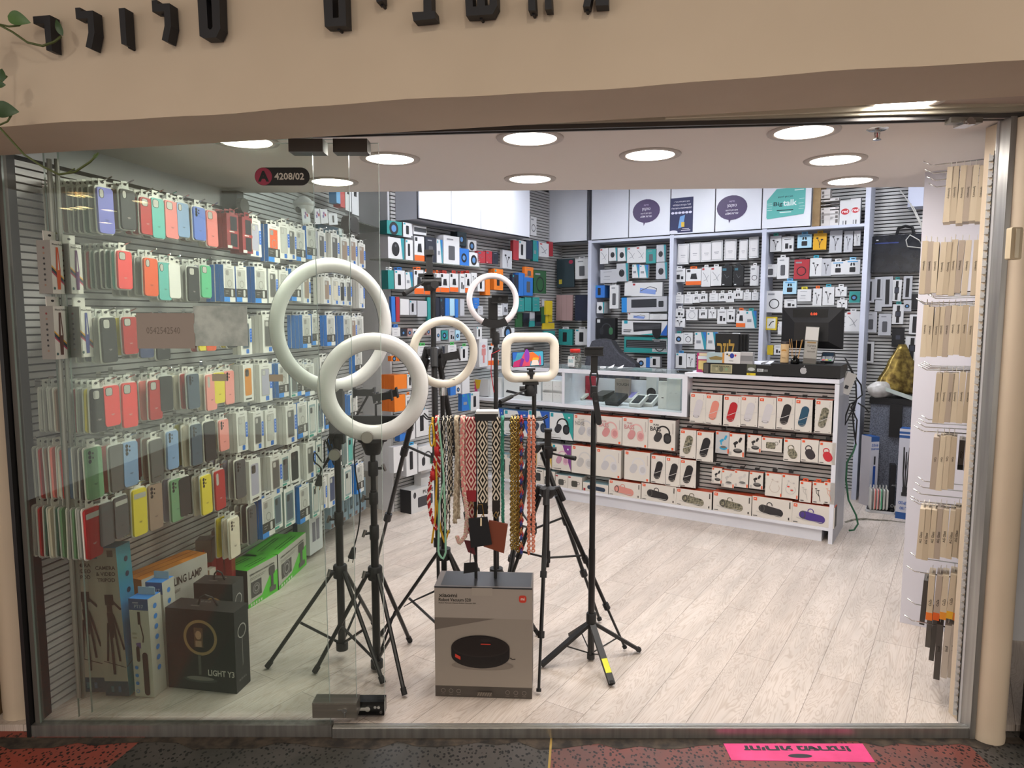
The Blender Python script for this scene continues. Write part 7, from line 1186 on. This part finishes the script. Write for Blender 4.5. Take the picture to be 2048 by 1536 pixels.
# white box bay
rowset(BF, z3, -.09, 'white box bay', 'top', [(1410,605,1520,810,'w','phone'), (1535,592,1642,788,'w','phone'), (1652,588,1762,782,'w','phone'), (1752,572,1868,775,'w','phone'), (1890,560,2005,765,'w','phone'), (2040,560,2120,765,'w','phone'), (2145,535,2235,745,'w','phone')], .025)
rowset(BF, z3, -.09, 'white box bay', 'second', [(1368,858,1485,992,'w','plug','#d9d9d9'), (1495,862,1648,1022,'w','orange','#e0651f'), (1655,845,1742,1040,'w','cable','#d9d9d9'), (1752,840,1858,1030,'w','cable','#d9d9d9'), (1860,835,1965,1032,'bk','black','#17181b'), (1985,830,2080,1032,'bk','black','#17181b'), (2155,828,2235,1030,'w','loop','#d9d9d9')], .03)
rowset(BF, z3, -.09, 'white box bay', 'third', [(1378,1125,1470,1212,'w','blank','#dadada'), (1478,1120,1560,1212,'w','blank','#dadada'), (1565,1115,1635,1205,'w','buds','#dadada'), (1630,1112,1715,1195,'w','buds','#dadada'), (1735,1108,1820,1192,'w','blank','#dadada'), (1828,1108,1905,1190,'w','buds','#dadada'), (1905,1105,1985,1200,'w','buds','#dadada'), (1980,1085,2075,1165,'w','buds','#dadada'), (2085,1098,2160,1180,'w','blank','#dadada'), (2168,1098,2235,1180,'w','blank','#dadada')], .04)
rowset(BF, z3, -.09, 'white box bay', 'fourth', [(1390,1265,1475,1350,'w','plug','#dadada'), (1497,1275,1612,1385,'w','ring','#dadada'), (1628,1275,1712,1365,'w','buds','#dadada'), (1725,1275,1805,1365,'w','ear','#dadada'), (1818,1275,1908,1422,'w','plug','#dadada'), (1915,1272,1992,1402,'w','plug','#dadada'), (2012,1285,2100,1455,'w','orange','#e0651f'), (2108,1290,2215,1465,'w','diag','#3aa0a0'), (1378,1365,1482,1455,'w','ear','#dadada')], .035)
rowset(BF, z5, -.09, 'white box bay', 'fifth', [(1578,390,1680,515,'w','cam','#2f8f8c'), (1685,380,1785,515,'w','loop'), (1812,375,1940,580,'w','diag'), (1950,375,2070,580,'w','diag'), (1590,620,1710,800,'w','dev','#2f86c4'), (1720,630,1810,790,'w','ear'), (2250,385,2330,520,'w','plug')], .03)
# register bay
rowset(BF, z4c, -.09, 'register bay', 'top', [(722,525,832,680,'w','ear','#3aa08c'), (842,530,955,680,'w','plug','#202024'), (1000,510,1140,640,'pb','case','#5aa0d0'), (1162,500,1290,660,'go','ear','#b88a14'), (1330,470,1448,690,'gy','ear'), (1478,475,1558,685,'gy','ear'), (1582,470,1640,620,'w','ear')], .035)
rowset(BF, z4c, -.09, 'register bay', 'second', [(662,815,785,940,'w','bank'), (795,745,905,958,'w','bank','#dadada'), (965,765,1112,960,'rd','loop','#202024'), (1128,750,1240,932,'w','ear','#3a9ab0'), (1248,755,1338,930,'gy','ear'), (1345,785,1485,915,'w','case','#dadada'), (1490,770,1635,912,'w','case','#8ac0e0')], .035)
rowset(BF, z4c, -.09, 'register bay', 'third', [(680,1085,838,1305,'w','loop'), (852,985,985,1115,'pb','case','#5aa0d0'), (865,1170,985,1260,'w','plug'), (1000,1070,1135,1190,'w','blank','#d8c828'), (1158,1060,1240,1235,'w','ear','#e0651f'), (1260,1045,1370,1228,'w','ear','#3a9ab0'), (1388,1045,1500,1140,'w','ear','#dadada'), (1405,1180,1505,1265,'w','ear','#dadada'), (1530,1090,1635,1205,'te','cam')], .035)
rowset(BF, z4c, -.09, 'register bay', 'fourth', [(675,1350,782,1485,'ye','yellow'), (1505,1295,1632,1500,'w','cable','#dadada'), (800,1400,835,1530,'w','cable'), (1470,1310,1500,1500,'w','blank'), (690,1640,745,1740,'ye','none'), (760,1640,830,1740,'w','plug')], .03)
# open top shelf with boxes
zsh = HB - .002
for i in range(8): prod(BF, -.05, bb(z4c, 1238 if i else 1240, 325-30*i, 1330, 352-30*i), .10, 'cable_carton', 'small white carton, %s from the bottom of the wider stack on the open rear shelf' % ORD[i], 'carton', '#cfc9c4', '#bfb8b2', None, [('r',.1,.3,.35,.7,'#6a6460')], 'small cartons stacked on the open rear shelf', base=zsh+.042*i if i else zsh)
for i in range(6): prod(BF, -.05, bb(z4c, 1332, 325-32*i, 1420, 352-32*i), .10, 'cable_carton', 'small white carton, %s from the bottom of the stack beside the red cables' % ORD[i], 'carton', '#d6d2d0', '#c4bfbc', None, [('r',.6,.3,.9,.7,'#6a6460')], 'small cartons stacked on the open rear shelf', base=zsh+.044*i)
rowset(BF, z4c, -.05, 'open rear shelf', 'single', [(1435,165,1540,345,'w','red'), (1545,140,1640,340,'w','red')], .06, base=zsh)
mb = MB(); s, h = BF.px(1632, 410, -.05); wallbox(mb, BF, BF.px(1625, 410, -.02)[0], BF.px(1640, 410, -.02)[0], HB, 2.7, -BD+.02, -.03, noisy('raw_wood_edge', '#8a6f4c', '#a2865e', 12, .6)); tag(mb.obj('wooden_partition'), 'raw wooden partition at the end of the rear cupboards', 'partition')
# watch accessories beyond the last upright
rowset(BF, zr5, -.24, 'watch wall', 'top', [(282,1035,375,1290,'gy','band'), (385,1010,465,1255,'gy','band'), (475,1005,570,1335,'gy','band'), (575,1040,665,1275,'w','watch','#2f8f8c'), (698,1000,782,1250,'gy','band'), (790,1195,875,1365,'bk','band')], .02)
rowset(BF, zr5, -.24, 'watch wall', 'second', [(385,1262,455,1385,'gy','none'), (282,1395,400,1620,'gy','bank'), (428,1415,555,1650,'gy','bank'), (578,1310,690,1525,'w','watch','#2f8f8c'), (700,1262,780,1385,'gy','cam'), (765,1420,870,1640,'w','band')], .02)
rowset(BF, zr6, -.24, 'watch wall', 'lowest', [(272,345,365,580,'w','band'), (575,200,700,405,'bk','watch'), (720,290,860,555,'w','watch')], .02)
# ================================================================ SIDE WALL PRODUCTS
gs0, gh = SW.px(778, 516, .20); gs1 = SW.px(962, 528, .20)[0]
mb = MB(); wallbox(mb, SW, gs0, gs1, gh-.008, gh, .013, .20, pane('side_shelf_glass', '#cfe2da', 1, .25)); tag(mb.obj('glass_shelf'), 'long glass shelf under the side wall cupboards', 'shelf')
rowset(SW, zw, .19, 'glass side shelf', 'lower', [(90,530,275,750,'w','mouse'), (290,560,375,752,'w','dev'), (390,520,505,762,'w','orange'), (515,530,640,770,'dk','bank'), (645,560,712,785,'w','diag'), (722,510,905,800,'w','bank'), (908,660,1012,822,'bl','cam'), (1015,705,1130,838,'w','cam')], .09, base=gh)
for i, (x0, y0, x1, y1, sk, k, ab) in enumerate(((78,340,250,518,'te','cam','the big mouse box'), (262,365,372,545,'w','dev','the small adapter box'), (380,400,528,520,'w','kb3','the orange charger box'), (880,470,985,640,'ni','cam','the blue camera box'), (1000,565,1098,700,'w','cam','the last camera box'))):
    f, sd, _ = SP[sk]; prod(SW, .16, bb(zw, x0, y0, x1, y1), .07, 'stacked_box', '%s box standing on top of %s' % (NM[sk], ab), 'box', f, sd, None, dev(k), 'boxes stacked on the glass side shelf')
rowset(SW, zw, .19, 'side wall', 'first hanging', [(92,910,160,1128,'te','none','#d9d9d9',2), (168,910,285,1130,'w','dev','#2a6ab0',2), (290,930,372,1130,'w','diag'), (388,905,500,1185,'w','orange','#e0651f',2), (505,930,570,1190,'w','orange','#e0651f'), (622,945,680,1160,'w','orange','#e0651f',2), (684,945,788,1165,'w','orange','#c03a2a',2), (794,945,890,1160,'w','orange','#c03a2a'), (908,950,965,1170,'w','plug','#c03a2a',2), (968,945,1035,1170,'w','orange','#c03a2a',2), (1040,940,1105,1100,'w','ear'), (1112,1000,1190,1155,'w','dev'), (1200,1000,1252,1198,'or','none',None,2), (1298,895,1400,1140,'or','dev',None,2), (1505,960,1572,1160,'na','dev'), (1578,940,1632,1205,'bl','none',None,2), (1636,950,1738,1205,'bl','bank'), (1648,872,1745,1000,'or','bank'), (1752,910,1890,1180,'gr','loop')], .03)
rowset(SW, zw, .19, 'side wall', 'tall upper', [(1110,690,1200,835,'rd','black'), (1205,690,1275,838,'rd','black'), (1280,700,1345,845,'dk','buds'), (1395,680,1500,900,'gy','ear'), (1515,570,1580,800,'rd','none'), (1578,572,1660,788,'w','dev'), (1664,570,1735,788,'na','none'), (1742,570,1800,815,'te','diag'), (1812,595,1920,770,'w','cable'), (1925,585,1968,755,'rd','none'), (1712,295,1780,525,'w','loop')], .03)
rowset(SW, zw, .19, 'side wall', 'second hanging', [(130,1210,178,1500,'bl','none'), (180,1215,225,1500,'rd','none'), (228,1240,330,1420,'w','none'), (335,1255,415,1420,'gy','dev'), (425,1260,535,1440,'gy','none'), (540,1220,630,1500,'te','none'), (636,1225,680,1445,'dk','none'), (684,1215,735,1450,'dk','black'), (742,1230,790,1430,'bl','none'), (795,1235,850,1430,'pb','none'), (855,1240,890,1450,'bl','none'), (910,1240,960,1430,'gy','none'), (1060,1225,1130,1350,'bl','blank'), (1112,1320,1172,1420,'gy','blank'), (1325,1310,1395,1435,'w','blank'), (1400,1260,1455,1420,'gy','plug'), (1575,1230,1640,1385,'te','blank'), (1648,1220,1720,1375,'te','none',None,2), (1740,1220,1815,1380,'te','blank'), (1890,1260,1960,1420,'ye','none')], .02)
rowset(SW, zv, .19, 'side wall', 'soft case', [(138,200,232,300,'w','blank','#2f72c4',2), (236,215,302,298,'dk','cam'), (312,210,368,298,'pk','cam'), (372,215,420,298,'w','cam'), (530,205,580,285,'pk','cam'), (640,212,690,352,'gy','cam'), (700,235,772,335,'te','cam'), (785,222,850,355,'gy','plug'), (860,230,910,345,'pb','cam'), (1100,190,1160,330,'w','dev')], .035)
rowset(SW, zv, .19, 'side wall', 'third hanging', [(425,410,545,520,'w','blank','#4ab05a',2), (680,415,735,510,'dk','cam',None,2), (775,400,870,500,'w','blank','#4ab05a'), (915,415,1000,575,'w','dev','#4ab05a'), (130,525,200,578,'or','cam'), (205,525,270,578,'or','cam'), (1130,330,1225,640,'w','none'), (1230,410,1350,620,'w','orange','#e0651f'), (1390,210,1530,300,'w','cam')], .035)
prod(SW, .192, bb(zv, 1140, 370, 1218, 610), .002, 'microphone_card', 'pink toy microphone picture card on the side wall', 'card', '#cfcfd4', None, None, [('e',.5,.82,.28,.14,'#c87a78'), ('r',.38,.05,.62,.7,'#c87a78'), ('q',.2,.4,.8,.72,.006,'#c98684')])
rowset(SW, zv, .19, 'side wall', 'orange', [(160,745,305,890,'or','none',None,4), (310,735,378,885,'w','dev','#e07a24'), (165,975,290,1140,'or','none',None,4), (292,972,355,1130,'w','buds','#e07a24'), (800,860,862,965,'bl','none'), (865,855,920,945,'w','cam'), (935,760,1020,945,'w','none')], .03)
zx = lambda x, y: (500 + x/5.12, 760 + y/5.12)
rowset(SW, zx, .19, 'side wall', 'low clip', [(1535,560,1625,610,'bl','none'), (1610,330,1690,600,'w','loop','#3a9ac0'), (1700,320,1830,560,'w','dev','#3a9ac0'), (1470,690,1570,930,'w','none'), (1600,680,1715,960,'w','dev','#3a9ad0',2), (1722,690,1895,895,'w','head')], .05)
rowset(SW, z7, .19, 'side wall', 'far low', [(-390,-5,-300,150,'bl','diag'), (-300,-20,-210,150,'w','dev')], .04)
fb0 = SW.px(812, 1022, .16); pb_ = prod(SW, .16, (822, 982, 869, 1018), .11, 'pulse_speaker_box', 'white and black speaker box lettered PULSE on the floor', 'speaker box', '#c9c9c9', '#1d1d20', '#c4c4c4', [('q',.28,.18,.92,.62,.01,'#3a3a40'), ('t',.5,.72,.16,'PULSE','l',.45,'#1c1c1e'), ('e',.15,.75,.06,.09,'#3a3a3c')], base=0)
for i, (y0, y1) in enumerate(((948, 982), (938, 948))): prod(SW, .12, (842, y0, 872, y1), .07, 'white_carton', 'white carton stacked %s on the speaker box by the side wall' % ('directly', 'higher')[i], 'carton', '#c9c8c8', None, None, (), base=.16 + .15*i if i == 0 else None)

rowset(SW, zw, .17, 'side wall', 'tool', [(1570,1395,1620,1470,'gr','none'), (1630,1400,1700,1500,'dk','none'), (1705,1390,1760,1490,'gy','none'), (1770,1385,1830,1500,'bk','none'), (1835,1330,1880,1520,'gr','none'), (1885,1425,1915,1530,'ye','none'), (1920,1280,1960,1500,'ye','none'), (1845,1240,1885,1320,'gy','none')], .012)
rowset(SW, zv, .17, 'side wall', 'lower tool', [(1545,100,1620,195,'gr','none'), (1630,90,1690,190,'bk','none'), (1700,95,1760,190,'te','none'), (1770,60,1840,180,'dk','none'), (1850,150,1985,215,'ye','none'), (1400,190,1450,260,'w','buds'), (1860,240,1990,330,'te','none')], .012)
# ================================================================ GREY CHAIR BACK BEHIND THE COUNTER
s, h = BF.px(1236, 712, .55); t = empty('swivel_chair', mat4=BF.M(s, .55, 0)); FAB, FAB2 = noisy('charcoal_fabric', '#3c3d44', '#4a4b53', 60, .9), col('#1d1d21', .8)
def chp(pts): return [(BF.px(x, y, .55)[0]-s, BF.px(x, y, .55)[1]) for x, y in pts][::-1]
out = [(1168,735),(1176,700),(1184,682),(1203,677),(1222,681),(1232,697),(1240,707),(1258,718),(1270,728),(1273,738),(1270,770),(1172,770)]
mb = MB(); q = chp(out); mb.prism(q, .0, .09, FAB, FAB2); cx = sum(a for a, b in q)/len(q); cz = sum(b for a, b in q)/len(q); mb.prism([(cx+(a-cx)*.9, cz+(b-cz)*.9) for a, b in q], -.02, 0, FAB); mb.obj('backrest', t)
mb = MB(); mb.rbox(-.25, .44, .25, .52, .05, .5, .03, FAB2); mb.obj('seat', t); mb = MB(); mb.cyl((0, .28, .06), (0, .28, .44), .03, BLACK); mb.box(-.03, .08, .5, .03, .11, .8, BLACK); [mb.cyl((0, .28, .07), (.28*math.cos(a), .28+.2*math.sin(a), .05), .02, BLACK, 8) for a in (0, 1.26, 2.5, 3.77, 5.03)]; [mb.ball((.28*math.cos(a), .28+.2*math.sin(a), .03), .03, BLACK, 6) for a in (0, 1.26, 2.5, 3.77, 5.03)]; mb.obj('base', t)
tag(t, 'grey fabric swivel chair back rising behind the glass counter', 'chair')
# ================================================================ REAR CORNER BY THE PASSAGE
def gp(x, y): return at_z(x, y, 0)
BAGM = noisy('shiny_black_nylon', '#15171d', '#20232b', 12, .25, bump=.3)
s0, h1 = BF.px(1742, 472, -.22); s1, h0 = BF.px(1852, 545, -.22); mb = MB(); w, h = s1-s0, h1-h0; mb.rbox(0, 0, w, h, 0, .05, .03, BAGM); mb.rbox(w*.03, h*.03, w*.97, h*.62, -.012, 0, .02, BAGM); mb.box(w*.08, -.002, h*.78, w*.5, 0, h*.81, col('#2a3a7a', .4)); mb.box(w*.1, -.002, h*.86, w*.14, 0, h*.89, col('#c9c9c9', .4))
b_ = mb.obj('laptop_bag', None, BF.M(s0, -.22, h0)); mb = MB(); mb.tube([(w*.45, .02, h-.01), (w*.48, .02, h+.05), (w*.6, .02, h+.065), (w*.72, .02, h+.05), (w*.76, .02, h-.01)], .012, BLACK, 8); mb.obj('handle', b_); tag(b_, 'black laptop bag in clear plastic hanging on the rear slats', 'bag')
s0, h1 = BF.px(1817, 375, -.1); s1, h0 = BF.px(1846, 412, -.1); eb = empty('electric_box', mat4=BF.M(s0, -.1, h0)); mb = MB(); mb.box(0, 0, 0, s1-s0, .165, h1-h0+.15, col('#c3c8dc', .5)); mb.cyl((.02, -.001, .02), (.02, 0, .02), .006, D2 if False else col('#2a2a2c')); mb.obj('housing', eb)
for pts in (((1822,412),(1838,440),(1848,470),(1850,500),(1838,480),(1820,470),(1812,480),(1815,493),(1842,496),(1860,480)), ((1826,412),(1842,445),(1852,470)), ((1800,380),(1822,410),(1836,440),(1850,468))):
    mb = MB(); mi = eb.matrix_world.inverted(); mb.tube([mi @ BF.P(*[(lambda q: (q[0], -.08, q[1]))(BF.px(x, y, -.08))][0]) for x, y in pts], .0045, col('#b9b6b0', .5), 6); mb.obj('cable', eb, smooth=True)
tag(eb, 'pale electric box with looping white cables near the passage', 'electric box')
def floor_box(name, lab, bl, br, z, dep, front, side, prints, top=None): return carton(name, bl, br, dep, z, lab, 'tripod box', col(front, .45), col(side, .45), col(top or side, .45), prints=prints)
TB = '#22508f'
def zat(x, y, g): return at_y(x, y, gp(*g).y).z
b1 = (1736, 1013); z = zat(1752, 874, b1); floor_box('tripod_carton', 'white and blue tripod box lettered 3366 TRIPOD by the counter end', b1, (1752, 1012), z, .11, '#c9c9d2', '#b3aeb2', [('r',0,.93,1,1,TB), ('t',.5,.86,.04,'3366','c','#2a5aa8'), ('t',.5,.81,.028,'TRIPOD','c','#2a5aa8'), ('r',.42,.6,.62,.72,D1), ('r',.36,.2,.66,.58,'#1e4a9a')], TB)
b2 = (1790, 1036); z = zat(1808, 857, b2); floor_box('tripod_carton', 'large white and blue tripod box standing upside down, lettered CL180', b2, (1822, 1041), z, .11, '#c6c6d0', '#b9b9c4', [('r',0,0,1,.075,TB), ('r',0,.90,1,.97,TB), ('r',0,.93,1,.945,'#c6c6d0'), ('r',.35,.30,.65,.36,D1), ('r',.3,.26,.7,.30,D1), ('l',[(.42,.36),(.36,.5),(.34,.8)],.09,D1), ('l',[(.58,.36),(.64,.5),(.68,.8)],.09,D1), ('l',[(.5,.36),(.5,.75)],.07,D1), ('l',[(.5,.5),(.36,.76)],.03,D1), ('l',[(.5,.5),(.66,.76)],.03,D1), ('t',.85,.14,-.035,'CL180','l',-.6,'#2a5aa8'), ('t',.9,.20,-.035,'TRIPOD','l',-.75,'#2a5aa8')], TB)
b3 = (1777, 1022); floor_box('black_carton', 'narrow black carton squeezed behind the CL180 box', b3, (1788, 1023), zat(1780, 930, b3), .08, '#1b1b1e', '#141416', [('t',.3,.55,.03,'ACC','l','#b9b9b9'), ('o',.6,.12,.3,.08,'#b9b9b9')])
# grey mesh bin with the golden bag
p = gp(1733, 1000); q_ = BF.px(1785, 900, -.02)[0]; s0, s1 = BF.px(1737, 900, .02)[0], BF.px(1832, 900, .02)[0]; hz = BF.px(1785, 797, .02)[1]
mb = MB(); MESH = noisy('grey_mesh_plastic', '#4c505a', '#6a6e7a', 130, .6, detail=0); wallbox(mb, BF, s0, s1, 0, hz-.05, -.22, .02, MESH); bn = mb.obj('storage_crate'); mb = MB(); wallbox(mb, BF, s0-.01, s1+.01, hz-.05, hz, -.23, .03, BLACK); mb.obj('rim', bn); mb = MB(); wallbox(mb, BF, s0+(s1-s0)*.42, s0+(s1-s0)*.68, hz-.30, hz-.04, .02, .045, BLACK); mb.obj('strap', bn); tag(bn, 'tall grey mesh crate with a black rim in the rear corner', 'crate')
def blob(name, lab, c, r, m, s=(1,1,1), seed=1, cat='bag', top=None):
    rnd = random.Random(seed); n = 16; mb = MB(); k = 9; vs = []; fs = []
    for i in range(k+1):
        t = i/k
        for j in range(n):
            a = 2*math.pi*j/n; rr = r*(math.sin(math.pi*(.12+.80*t))**.8 if not top else (1.05-t*.9)*(1 + .0))*(1 + .13*math.sin(5*a+seed+3*t) + rnd.uniform(-.07, .07)); vs.append((c[0]+rr*s[0]*math.cos(a), c[1]+rr*s[1]*math.sin(a), c[2]+t*s[2]*2*r))
    for i in range(k):
        for j in range(n): fs.append((i*n+j, i*n+(j+1) % n, (i+1)*n+(j+1) % n, (i+1)*n+j))
    fs += [tuple(range(n-1, -1, -1)), tuple(range(k*n, (k+1)*n))]; mb.add(vs, fs, m); return tag(mb.obj(name, smooth=True), lab, cat)
g_ = BF.P((s0+s1)/2, -.10, hz); blob('golden_bag', 'crumpled golden carrier bag lying on the grey crate', (g_.x+.03, g_.y, hz+.04), .19, noisy('gold_foil', '#5a4826', '#a08a48', 26, .3, bump=.6, metal=.7), (1.05, .5, 1.0), 3, top=1); w_ = BF.P((s0+s1)/2-.10, .0, hz); blob('plastic_bag', 'translucent whitish plastic bag in front of the golden bag', (w_.x, w_.y, hz), .085, noisy('milky_plastic', '#a8a49f', '#cfccc9', 14, .3, bump=.5), (1.3, .6, .75), 8)
m_ = BF.P((s0+s1)/2+.02, .02, hz+.055); mb = MB(); mb.box(-.13, 0, 0, .13, .012, .028, col('#b4bdb6', .5)); tag(mb.obj('paper_strip_box', None, BF.M(BF.px(1795, 780, .04)[0], .04, hz+.03, 0, .32)), 'slanting pale green carton sticking out over the crate', 'carton')
p = gp(1745, 1026); mb = MB(); mb.rbox(-.10, -.06, .10, .06, 0, .02, .02, col('#c9c9cc', .4)); mb.rbox(-.095, -.055, .095, .055, -.004, 0, .018, BLACKG); o = tag(mb.obj('tablet', None, Matrix.Translation((p.x+.08, p.y+.04, .02)) @ Matrix.Rotation(-.5, 4, 'Z') @ Matrix.Rotation(-math.pi/2, 4, 'X')), 'black tablet lying flat on the floor by the counter end', 'tablet')
for i, c in enumerate(('grey', 'salmon', 'coral pink', 'mint green', 'pale grey', 'white')):
    a, b = case_mesh(.085, .16, c, 'plain', TRAY_W); o = a.obj('phone_case_package', None, Matrix.Translation((p.x+.0+.022*i, p.y+.03-.004*i, .026)) @ Matrix.Rotation(1.25, 4, 'Z')); b.obj('phone_case', o); tag(o, '%s phone case standing on edge on the floor tablet' % c, 'phone case')
# floor gap, cords, white charger box at the counter end
pts = [(1690,1045),(1706,1040),(1730,1038),(1750,1040),(1775,1041),(1800,1044),(1826,1046)]; wd = [.014,.02,.026,.022,.016,.010,.008]; mb = MB(); vs = []
for (x, y), w in zip(pts, wd): a = gp(x, y); vs += [(a.x, a.y-w, .0012), (a.x, a.y+w, .0012)]
mb.add(vs, [(2*i, 2*i+2, 2*i+3, 2*i+1) for i in range(len(pts)-1)], noisy('broken_floor_gap', '#2c2722', '#8a8272', 40, .9)); o = mb.obj('floor_gap'); o['kind'] = 'structure'
def cordthing(name, lab, pts3, r, m): mb = MB(); mb.tube(pts3, r, m, 6); return tag(mb.obj(name, smooth=True), lab, 'cord')
E0 = CF.P(.012, -.20, 0)
def ce_(x, y, dy=.0): p = at_y(x, y, E0.y + dy); return p
cordthing('green_cord', 'green cord running down behind the counter end to the floor', [ce_(1712,888), ce_(1706,905), ce_(1694,925), ce_(1692,960), ce_(1697,1000), ce_(1712,1030), ce_(1716,1048), ce_(1708,1060), ce_(1698,1061)], .006, col('#1f5a3c', .5))
for i, pp in enumerate((((1690,715),(1702,740),(1712,770),(1713,800),(1705,830),(1708,860),(1712,890)), ((1694,722),(1708,750),(1722,770),(1724,790),(1712,800),(1702,815),(1714,840),(1711,880)), ((1712,802),(1700,808),(1692,830),(1690,850),(1700,830),(1712,803)), ((1716,806),(1730,815),(1738,825)))):
    cordthing('black_cable', 'black cable hanging at the counter end, %s of the bundle' % ('longest straight one', 'one with the wide bend', 'one in a narrow loop', 'short one reaching sideways')[i], [ce_(x, y) for x, y in pp], .005, BLACK)
mb = MB(); mb.T = Matrix.Translation(ce_(1694, 767)) @ Matrix.Rotation(.35, 4, 'Y'); mb.rbox(-.03, -.07, .035, .075, -.012, .012, .005, col('#c9c6c0', .5)); mb.box(-.012, -.0135, -.035, .012, -.012, -.012, col('#3a3a3c')); mb.T = None; tag(mb.obj('adapter_box'), 'white adapter box dangling at the counter end', 'adapter')
# ================================================================ ENTRANCE WALL: PROTECTOR BOXES ON PEGS, SPINES TOWARDS THE STREET
SPN = RWL - .10
def rwp(x, y, s=SPN):
    q = RW.P(s, 0, 0); r = ray(x, y); t = (q - CAM).dot(RW.X) / r.dot(RW.X); p = CAM + r*t; return -(p - RW.O).dot(RW.Y), p.z
# toothed slat edge of the slotted panel
mb = MB(); n = 74
for i in range(n):
    z0 = .02 + i*.0275; a = RW.P(.0, 0, 0); L = RWL - .01
    for s0_, s1_, d0_, d1_, h0_, h1_ in ((.05, L, .004, .016, z0, z0+.019), (.05, L, .0, .006, z0+.006, z0+.012)): wallbox(mb, RW, s0_, s1_, h0_, h1_, d0_, d1_, SLAT)
    wallbox(mb, RW, L-.004, L, z0+.019, z0+.024, .012, .016, SLAT)
wallbox(mb, RW, .05, RWL-.008, 0, 2.06, -.001, .002, DARKGAP); struct(mb.obj('wall_right_slats'))
CRM = ('#c4b49c', '#beae96', '#c9baa2', '#b5a58e', '#a8998a'); RN = ('top', 'second', 'third', 'fourth', 'fifth', 'sixth', 'seventh', 'lowest')
def spine(row, i, x, y0, y1, w, txt, c, band=None, s=SPN, up=False, tone='cream', where=''):
    d, h1 = rwp(x, y0, s); d2, h0 = rwp(x, y1, s); d = (d*.5 + d2*.5); t = w; f = col(c, .5); h = h1-h0; mb = MB(); L = .10; mb.box6(-L, 0, 0, 0, t, h, f, right=f, top=f)
    if band: mb.box(-L, -.0003, 0, .0006, t+.0003, h*.17, col(band, .45))
    if txt:
        if up: mb.text(txt, (.0008, t*.72, h*.32), (0,0,1), (0,-1,0), t*.42, DK, 'l', .01)
        else: mb.text(txt, (.0008, t*.30, h*.62), (0,0,-1), (0,1,0), t*.42, DK, 'l', .01)
    mb.box(-L*.7, t*.45, h, -L*.3, t*.55, h+.022, col('#cdc8bf', .4))
    lean = (d2 - rwp(x, y0, s)[0]) / max(h, .01)
    return tag(mb.obj('protector_box', None, RW.M(s, d + t/2, h0, 0, 0, random.uniform(-.02, .02) - .02)), '%s protector box, %s from the tip, %s row by the entrance post%s' % (tone, ORD[i], RN[row], where), 'protector box', 'protector boxes by the entrance post, %s row' % RN[row])
S_ = 'Symmetry'
R_ = [(332, 444, [1895,1908,1921,1934,1947,1960], .0225, S_, 0), (482, 588, [1846,1858,1869,1881,1893,1905,1917,1931,1950], .0205, S_, 0), (612, 712, [1848,1859,1870,1881,1892,1903,1915,1927,1938,1950], .0195, S_, 0), (746, 844, [1873,1885,1897,1909,1921,1933,1945], .0205, S_, 0), (872, 980, [1868,1880,1892,1904], .0215, 'Cyto', 0), (1018, 1118, [1840,1852,1864,1876,1888,1900,1911,1923,1935], .0215, 'AG Glass', 1), (1150, 1240, [1860,1874,1888,1901,1915], .0225, 'CaZa', 1), (1250, 1358, [1876,1890,1904], .0225, 'gnsq', 0)]
for r_, (y0, y1, xs_, w, tx, upw) in enumerate(R_):
    for i, x in enumerate(xs_): spine(r_, i, x, y0 + random.uniform(-3, 3), y1 + random.uniform(-3, 3), w*.93, tx, CRM[(i*3+r_) % 5] if r_ < 7 else ('#4a4541', '#b9aea2', '#b4a99d')[i], ('#d8702a', '#cf5a1e', '#d88a2a', '#dca52c', '#d87a2a')[i] if r_ == 6 else None, up=bool(upw), tone='cream' if r_ < 7 else ('dark grey', 'beige', 'pale beige')[i])
for i, (x, y0, y1) in enumerate(((1922, 880, 940), (1935, 882, 942))): spine(4, i, x, y0, y1, .019, 'Cover', '#6e6660', '#1c1a19', s=SPN-.1, tone='grey and black', where=' corner')
for i, (x, y0, y1, c) in enumerate(((1846, 1160, 1250, '#4a4642'), (1857, 1225, 1295, '#5a554f'), (1866, 1200, 1322, '#4c4743'))): spine(7, i, x, y0, y1, .018, '', c, s=SPN-.14, tone='dark', where=', behind')
for r_, (y, x0) in enumerate(((326, 1846), (580, 1846), (600, 1832), (733, 1836), (855, 1832), (995, 1826), (1000, 1822), (1135, 1818), (1232, 1808))):
    for k, s_ in enumerate((SPN-.05, SPN-.20, SPN-.35, SPN-.50) if r_ < 6 else (SPN-.05, SPN-.25)):
        d, h = rwp(x0, y, SPN-.05); h -= .004*k; d = min(max(d, .2), .33); mb = MB(); mb.tube([RW.P(s_, .0, h-.008), RW.P(s_, d-.03, h-.012), RW.P(s_, d, h+.006)], .0024, CHROME, 6); tag(mb.obj('peg_hook', smooth=True), 'chrome peg, %s in the %s tier of the entrance wall' % (('nearest the street' if False else 'front one', 'second one', 'third one', 'deepest one')[k], ORD[r_]), 'peg hook', 'chrome pegs of the entrance wall')
s_, h_ = 0, 0; hp = at_y(2010, 490, 2.28); mb = MB(); mb.rbox(-.018, -.05, .018, .05, -.012, .012, .006, col('#b9a98c', .5)); mb.box(-.006, -.016, -.045, .006, -.012, .045, col('#d3c8ae', .4)); tag(mb.obj('wall_bracket', None, Matrix.Translation((hp.x, hp.y-.04, hp.z))), 'small cream plastic bracket on the round pillar by the entrance', 'bracket')
